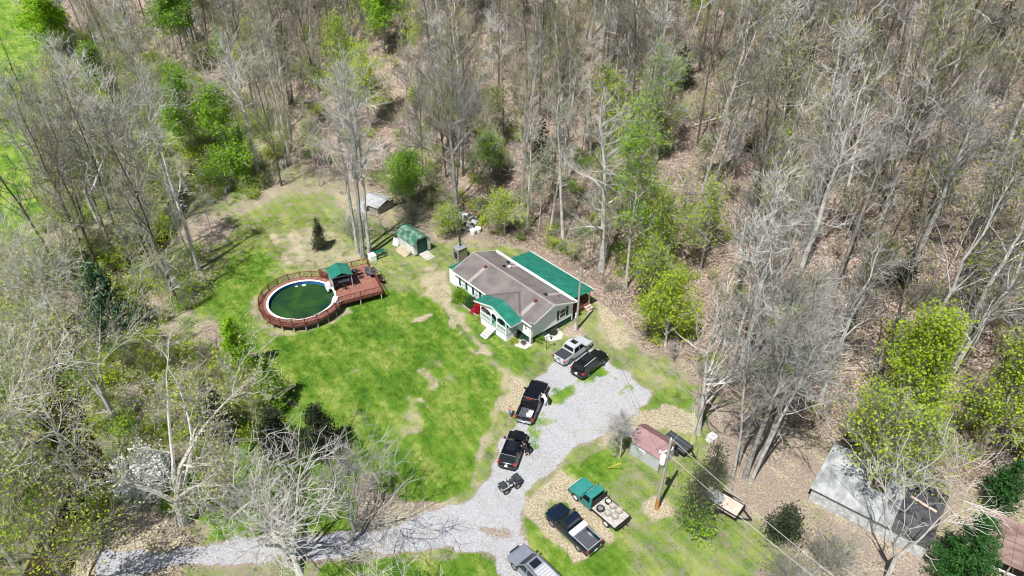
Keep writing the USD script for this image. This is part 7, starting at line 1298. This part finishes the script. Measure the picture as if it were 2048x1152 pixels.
def person(label, loc, rz, J, clothes, hair_m, shoes='black', long_hair=False):
    t = thing('person', label, 'person', (*loc, 0), rz)
    B = [('pel', 'waist'), ('waist', 'chest'), ('chest', 'neck'), ('neck', 'head'), ('head', 'crown'), ('chest', 'shL'), ('chest', 'shR'), ('waist', 'shL'), ('waist', 'shR'), ('shL', 'elL'), ('elL', 'wrL'), ('shR', 'elR'), ('elR', 'wrR'), ('pel', 'hipL'), ('pel', 'hipR'), ('waist', 'hipL'), ('waist', 'hipR'), ('hipL', 'knL'), ('knL', 'anL'), ('hipR', 'knR'), ('knR', 'anR'), ('anL', 'toL'), ('anR', 'toR')]
    hd = unit(np.array(J['face'])); c0 = np.array(J['head'][:3]); J = dict(J); sd = unit(np.cross(hd, np.array(J['crown'][:3]) - c0))
    J['nose'] = (*(c0 + hd * .105), .014); J['noseb'] = (*(c0 + hd * .08 + [0, 0, .03]), .016); J['earL'] = (*(c0 + sd * .085), .022); J['earR'] = (*(c0 - sd * .085), .022); J['chin'] = (*(c0 + hd * .06 + (c0 - np.array(J['crown'][:3])) * .9), .035)
    B = B + [('noseb', 'nose'), ('head', 'noseb'), ('head', 'earL'), ('head', 'earR'), ('head', 'chin')]
    B += hand(J, 'wrL', np.array(J['wrL'][:3]) - np.array(J['elL'][:3]), 1, 'a'); B += hand(J, 'wrR', np.array(J['wrR'][:3]) - np.array(J['elR'][:3]), -1, 'b')
    b = obj('body', bones(J, B, 12), M['skin'], t, smooth=60)
    for nm, bl_, m, g_ in clothes: obj(nm, bones(J, bl_, 12, g_), M[m], t, smooth=60)
    hc = np.array(J['crown'][:3]); hs = Manifold.batch_hull([Manifold.sphere(.098, 12).translate(list(hc - hd * .02)), Manifold.sphere(.085, 12).translate(list(c0 - hd * .045))]); hs = hs if not long_hair else hs + Manifold.batch_hull([Manifold.sphere(.07, 10).translate(list(c0 - hd * .07)), Manifold.sphere(.05, 10).translate(list(np.array(J['chest'][:3]) * .6 + c0 * .4 - hd * .09))])
    obj('hair', hs, M[hair_m], t, smooth=60)
    for s in (-1, 1): obj('eye', MB().ball(c0 + hd * .088 + sd * s * .032 + [0, 0, .02], .012), M['black'], b)
    obj('mouth', MB().bar(c0 + hd * .093 - [0, 0, .045] - sd * .022, c0 + hd * .093 - [0, 0, .045] + sd * .022, .012), M['lamp_red'], b)
    for s in 'LR': obj('shoe', bones({'a': (*J['an' + s][:2], .05, .05), 'b': (*(np.array(J['to' + s][:2])), .04, .042)}, [('a', 'b')], 10), M[shoes], t, smooth=60)
    return t
TOP = [('chest', 'shL'), ('chest', 'shR'), ('waist', 'chest'), ('waist', 'shL'), ('waist', 'shR'), ('pel', 'waist'), ('waist', 'hipL'), ('waist', 'hipR')]; SLV = [('shL', 'slL'), ('shR', 'slR')]; LEG = [('pel', 'hipL'), ('pel', 'hipR'), ('hipL', 'knL'), ('knL', 'anL'), ('hipR', 'knR'), ('knR', 'anR')]
# standing man without a shirt, arms held forward, at the black pickup's left rear corner (faces +x)
Jm = {'pel': (0, 0, .95, .12), 'waist': (0, 0, 1.12, .13), 'chest': (.0, 0, 1.34, .14), 'neck': (.02, 0, 1.52, .06), 'head': (.05, 0, 1.64, .085), 'crown': (.04, 0, 1.71, .09), 'face': (1, 0, -.2), 'shL': (0, .19, 1.45, .065), 'shR': (0, -.19, 1.45, .065), 'elL': (.06, .33, 1.2, .042), 'wrL': (.28, .36, 1.1, .03), 'elR': (.1, -.3, 1.2, .042), 'wrR': (.34, -.22, 1.14, .03), 'slL': (.02, .24, 1.36, .06), 'slR': (.04, -.24, 1.36, .06),
      'hipL': (0, .1, .9, .1), 'hipR': (0, -.1, .9, .1), 'knL': (.03, .13, .5, .062), 'knR': (.05, -.1, .5, .062), 'midL': (.02, .12, .56, .085), 'midR': (.03, -.1, .56, .085), 'anL': (-.02, .14, .09, .042), 'anR': (.02, -.12, .09, .042), 'toL': (.15, .17, .045, .035), 'toR': (.19, -.14, .045, .035)}
person('bare-chested person in blue shorts standing at the left rear of the black pickup', g0(1019, 835), 20, Jm, [('shorts', [('pel', 'hipL'), ('pel', 'hipR'), ('waist', 'pel'), ('hipL', 'midL'), ('hipR', 'midR')], 'cloth_blue', .014)], 'hair_grey', 'stone_white')
# leaning in: bent forward at the hips (faces +x)
def lean_pose(b): return {'pel': (-.12, 0, .98, .13), 'waist': (.02, 0, 1.14, .135), 'chest': (.18, 0, 1.3, .14), 'neck': (.32, 0, 1.42, .058), 'head': (.42, 0, 1.5, .085), 'crown': (.46, 0, 1.56, .09), 'face': (1, 0, -.5), 'shL': (.2, .18, 1.38, .065), 'shR': (.2, -.18, 1.38, .065), 'elL': (.42, .25, 1.24, .042), 'wrL': (.62, .2, 1.3, .03), 'elR': (.4, -.26, 1.22, .042), 'wrR': (.62, -.2, 1.26, .03), 'slL': (.28, .21, 1.33, .06), 'slR': (.27, -.21, 1.32, .06),
      'hipL': (-.12, .1, .92, .11), 'hipR': (-.12, -.1, .92, .11), 'knL': (-.08 + b, .12, .5, .065), 'knR': (-.18, -.11, .5, .065), 'midL': (-.1 + b * .6, .11, .62, .08), 'midR': (-.16, -.1, .62, .08), 'anL': (-.16 + b, .13, .09, .042), 'anR': (-.32, -.12, .09, .042), 'toL': (.0 + b, .15, .045, .035), 'toR': (-.14, -.14, .045, .035)}
q = loc_of(F150, FH, .35, -1.28); person('person in a long white top and pale jeans leaning into the black pickup', q, FH + 80, lean_pose(.06), [('top', TOP + SLV + [('hipL', 'midL'), ('hipR', 'midR'), ('midL', 'midR'), ('hipL', 'hipR')], 'cloth_white', .022), ('jeans', LEG, 'denim', .012)], 'hair_grey', 'stone_white', True)
q = loc_of(XO, XH, .05, -1.32); person('person in a black top and shorts leaning into the black crossover', q, XH + 60, lean_pose(.08), [('top', TOP + SLV, 'cloth_black', .02), ('shorts', [('pel', 'hipL'), ('pel', 'hipR'), ('hipL', 'midL'), ('hipR', 'midR')], 'cloth_black', .016)], 'hair', 'stone_white')
# creek stones
rr = Rn(88)
for nm, lab, line, cnt, sp in (('creek_stones', 'grey boulders along the creek bed', [(395, 330), (375, 375), (350, 420), (330, 470), (285, 500)], 46, 2.2), ('bank_stones', 'pale stones on the creek bank by the earth bank', [(300, 520), (235, 560), (180, 640)], 26, 1.8)):
    ln = LineString([g0(*p) for p in line]); mb = MB()
    for k in range(cnt):
        c = np.array(ln.interpolate(rr.random() * ln.length).coords[0]) + rr.normal(size=2) * sp; s = .18 + .5 * rr.random() ** 2; m_ = trimesh.creation.icosphere(1, s); m_.vertices *= [1.2, 1, .7]; m_.vertices += rr.normal(size=m_.vertices.shape) * s * .09; mb.tm(m_.apply_translation([c[0], c[1], Z(*c) + s * .2]))
    obj(nm, mb, M['stone'], smooth=False, kind='stuff', label=lab)
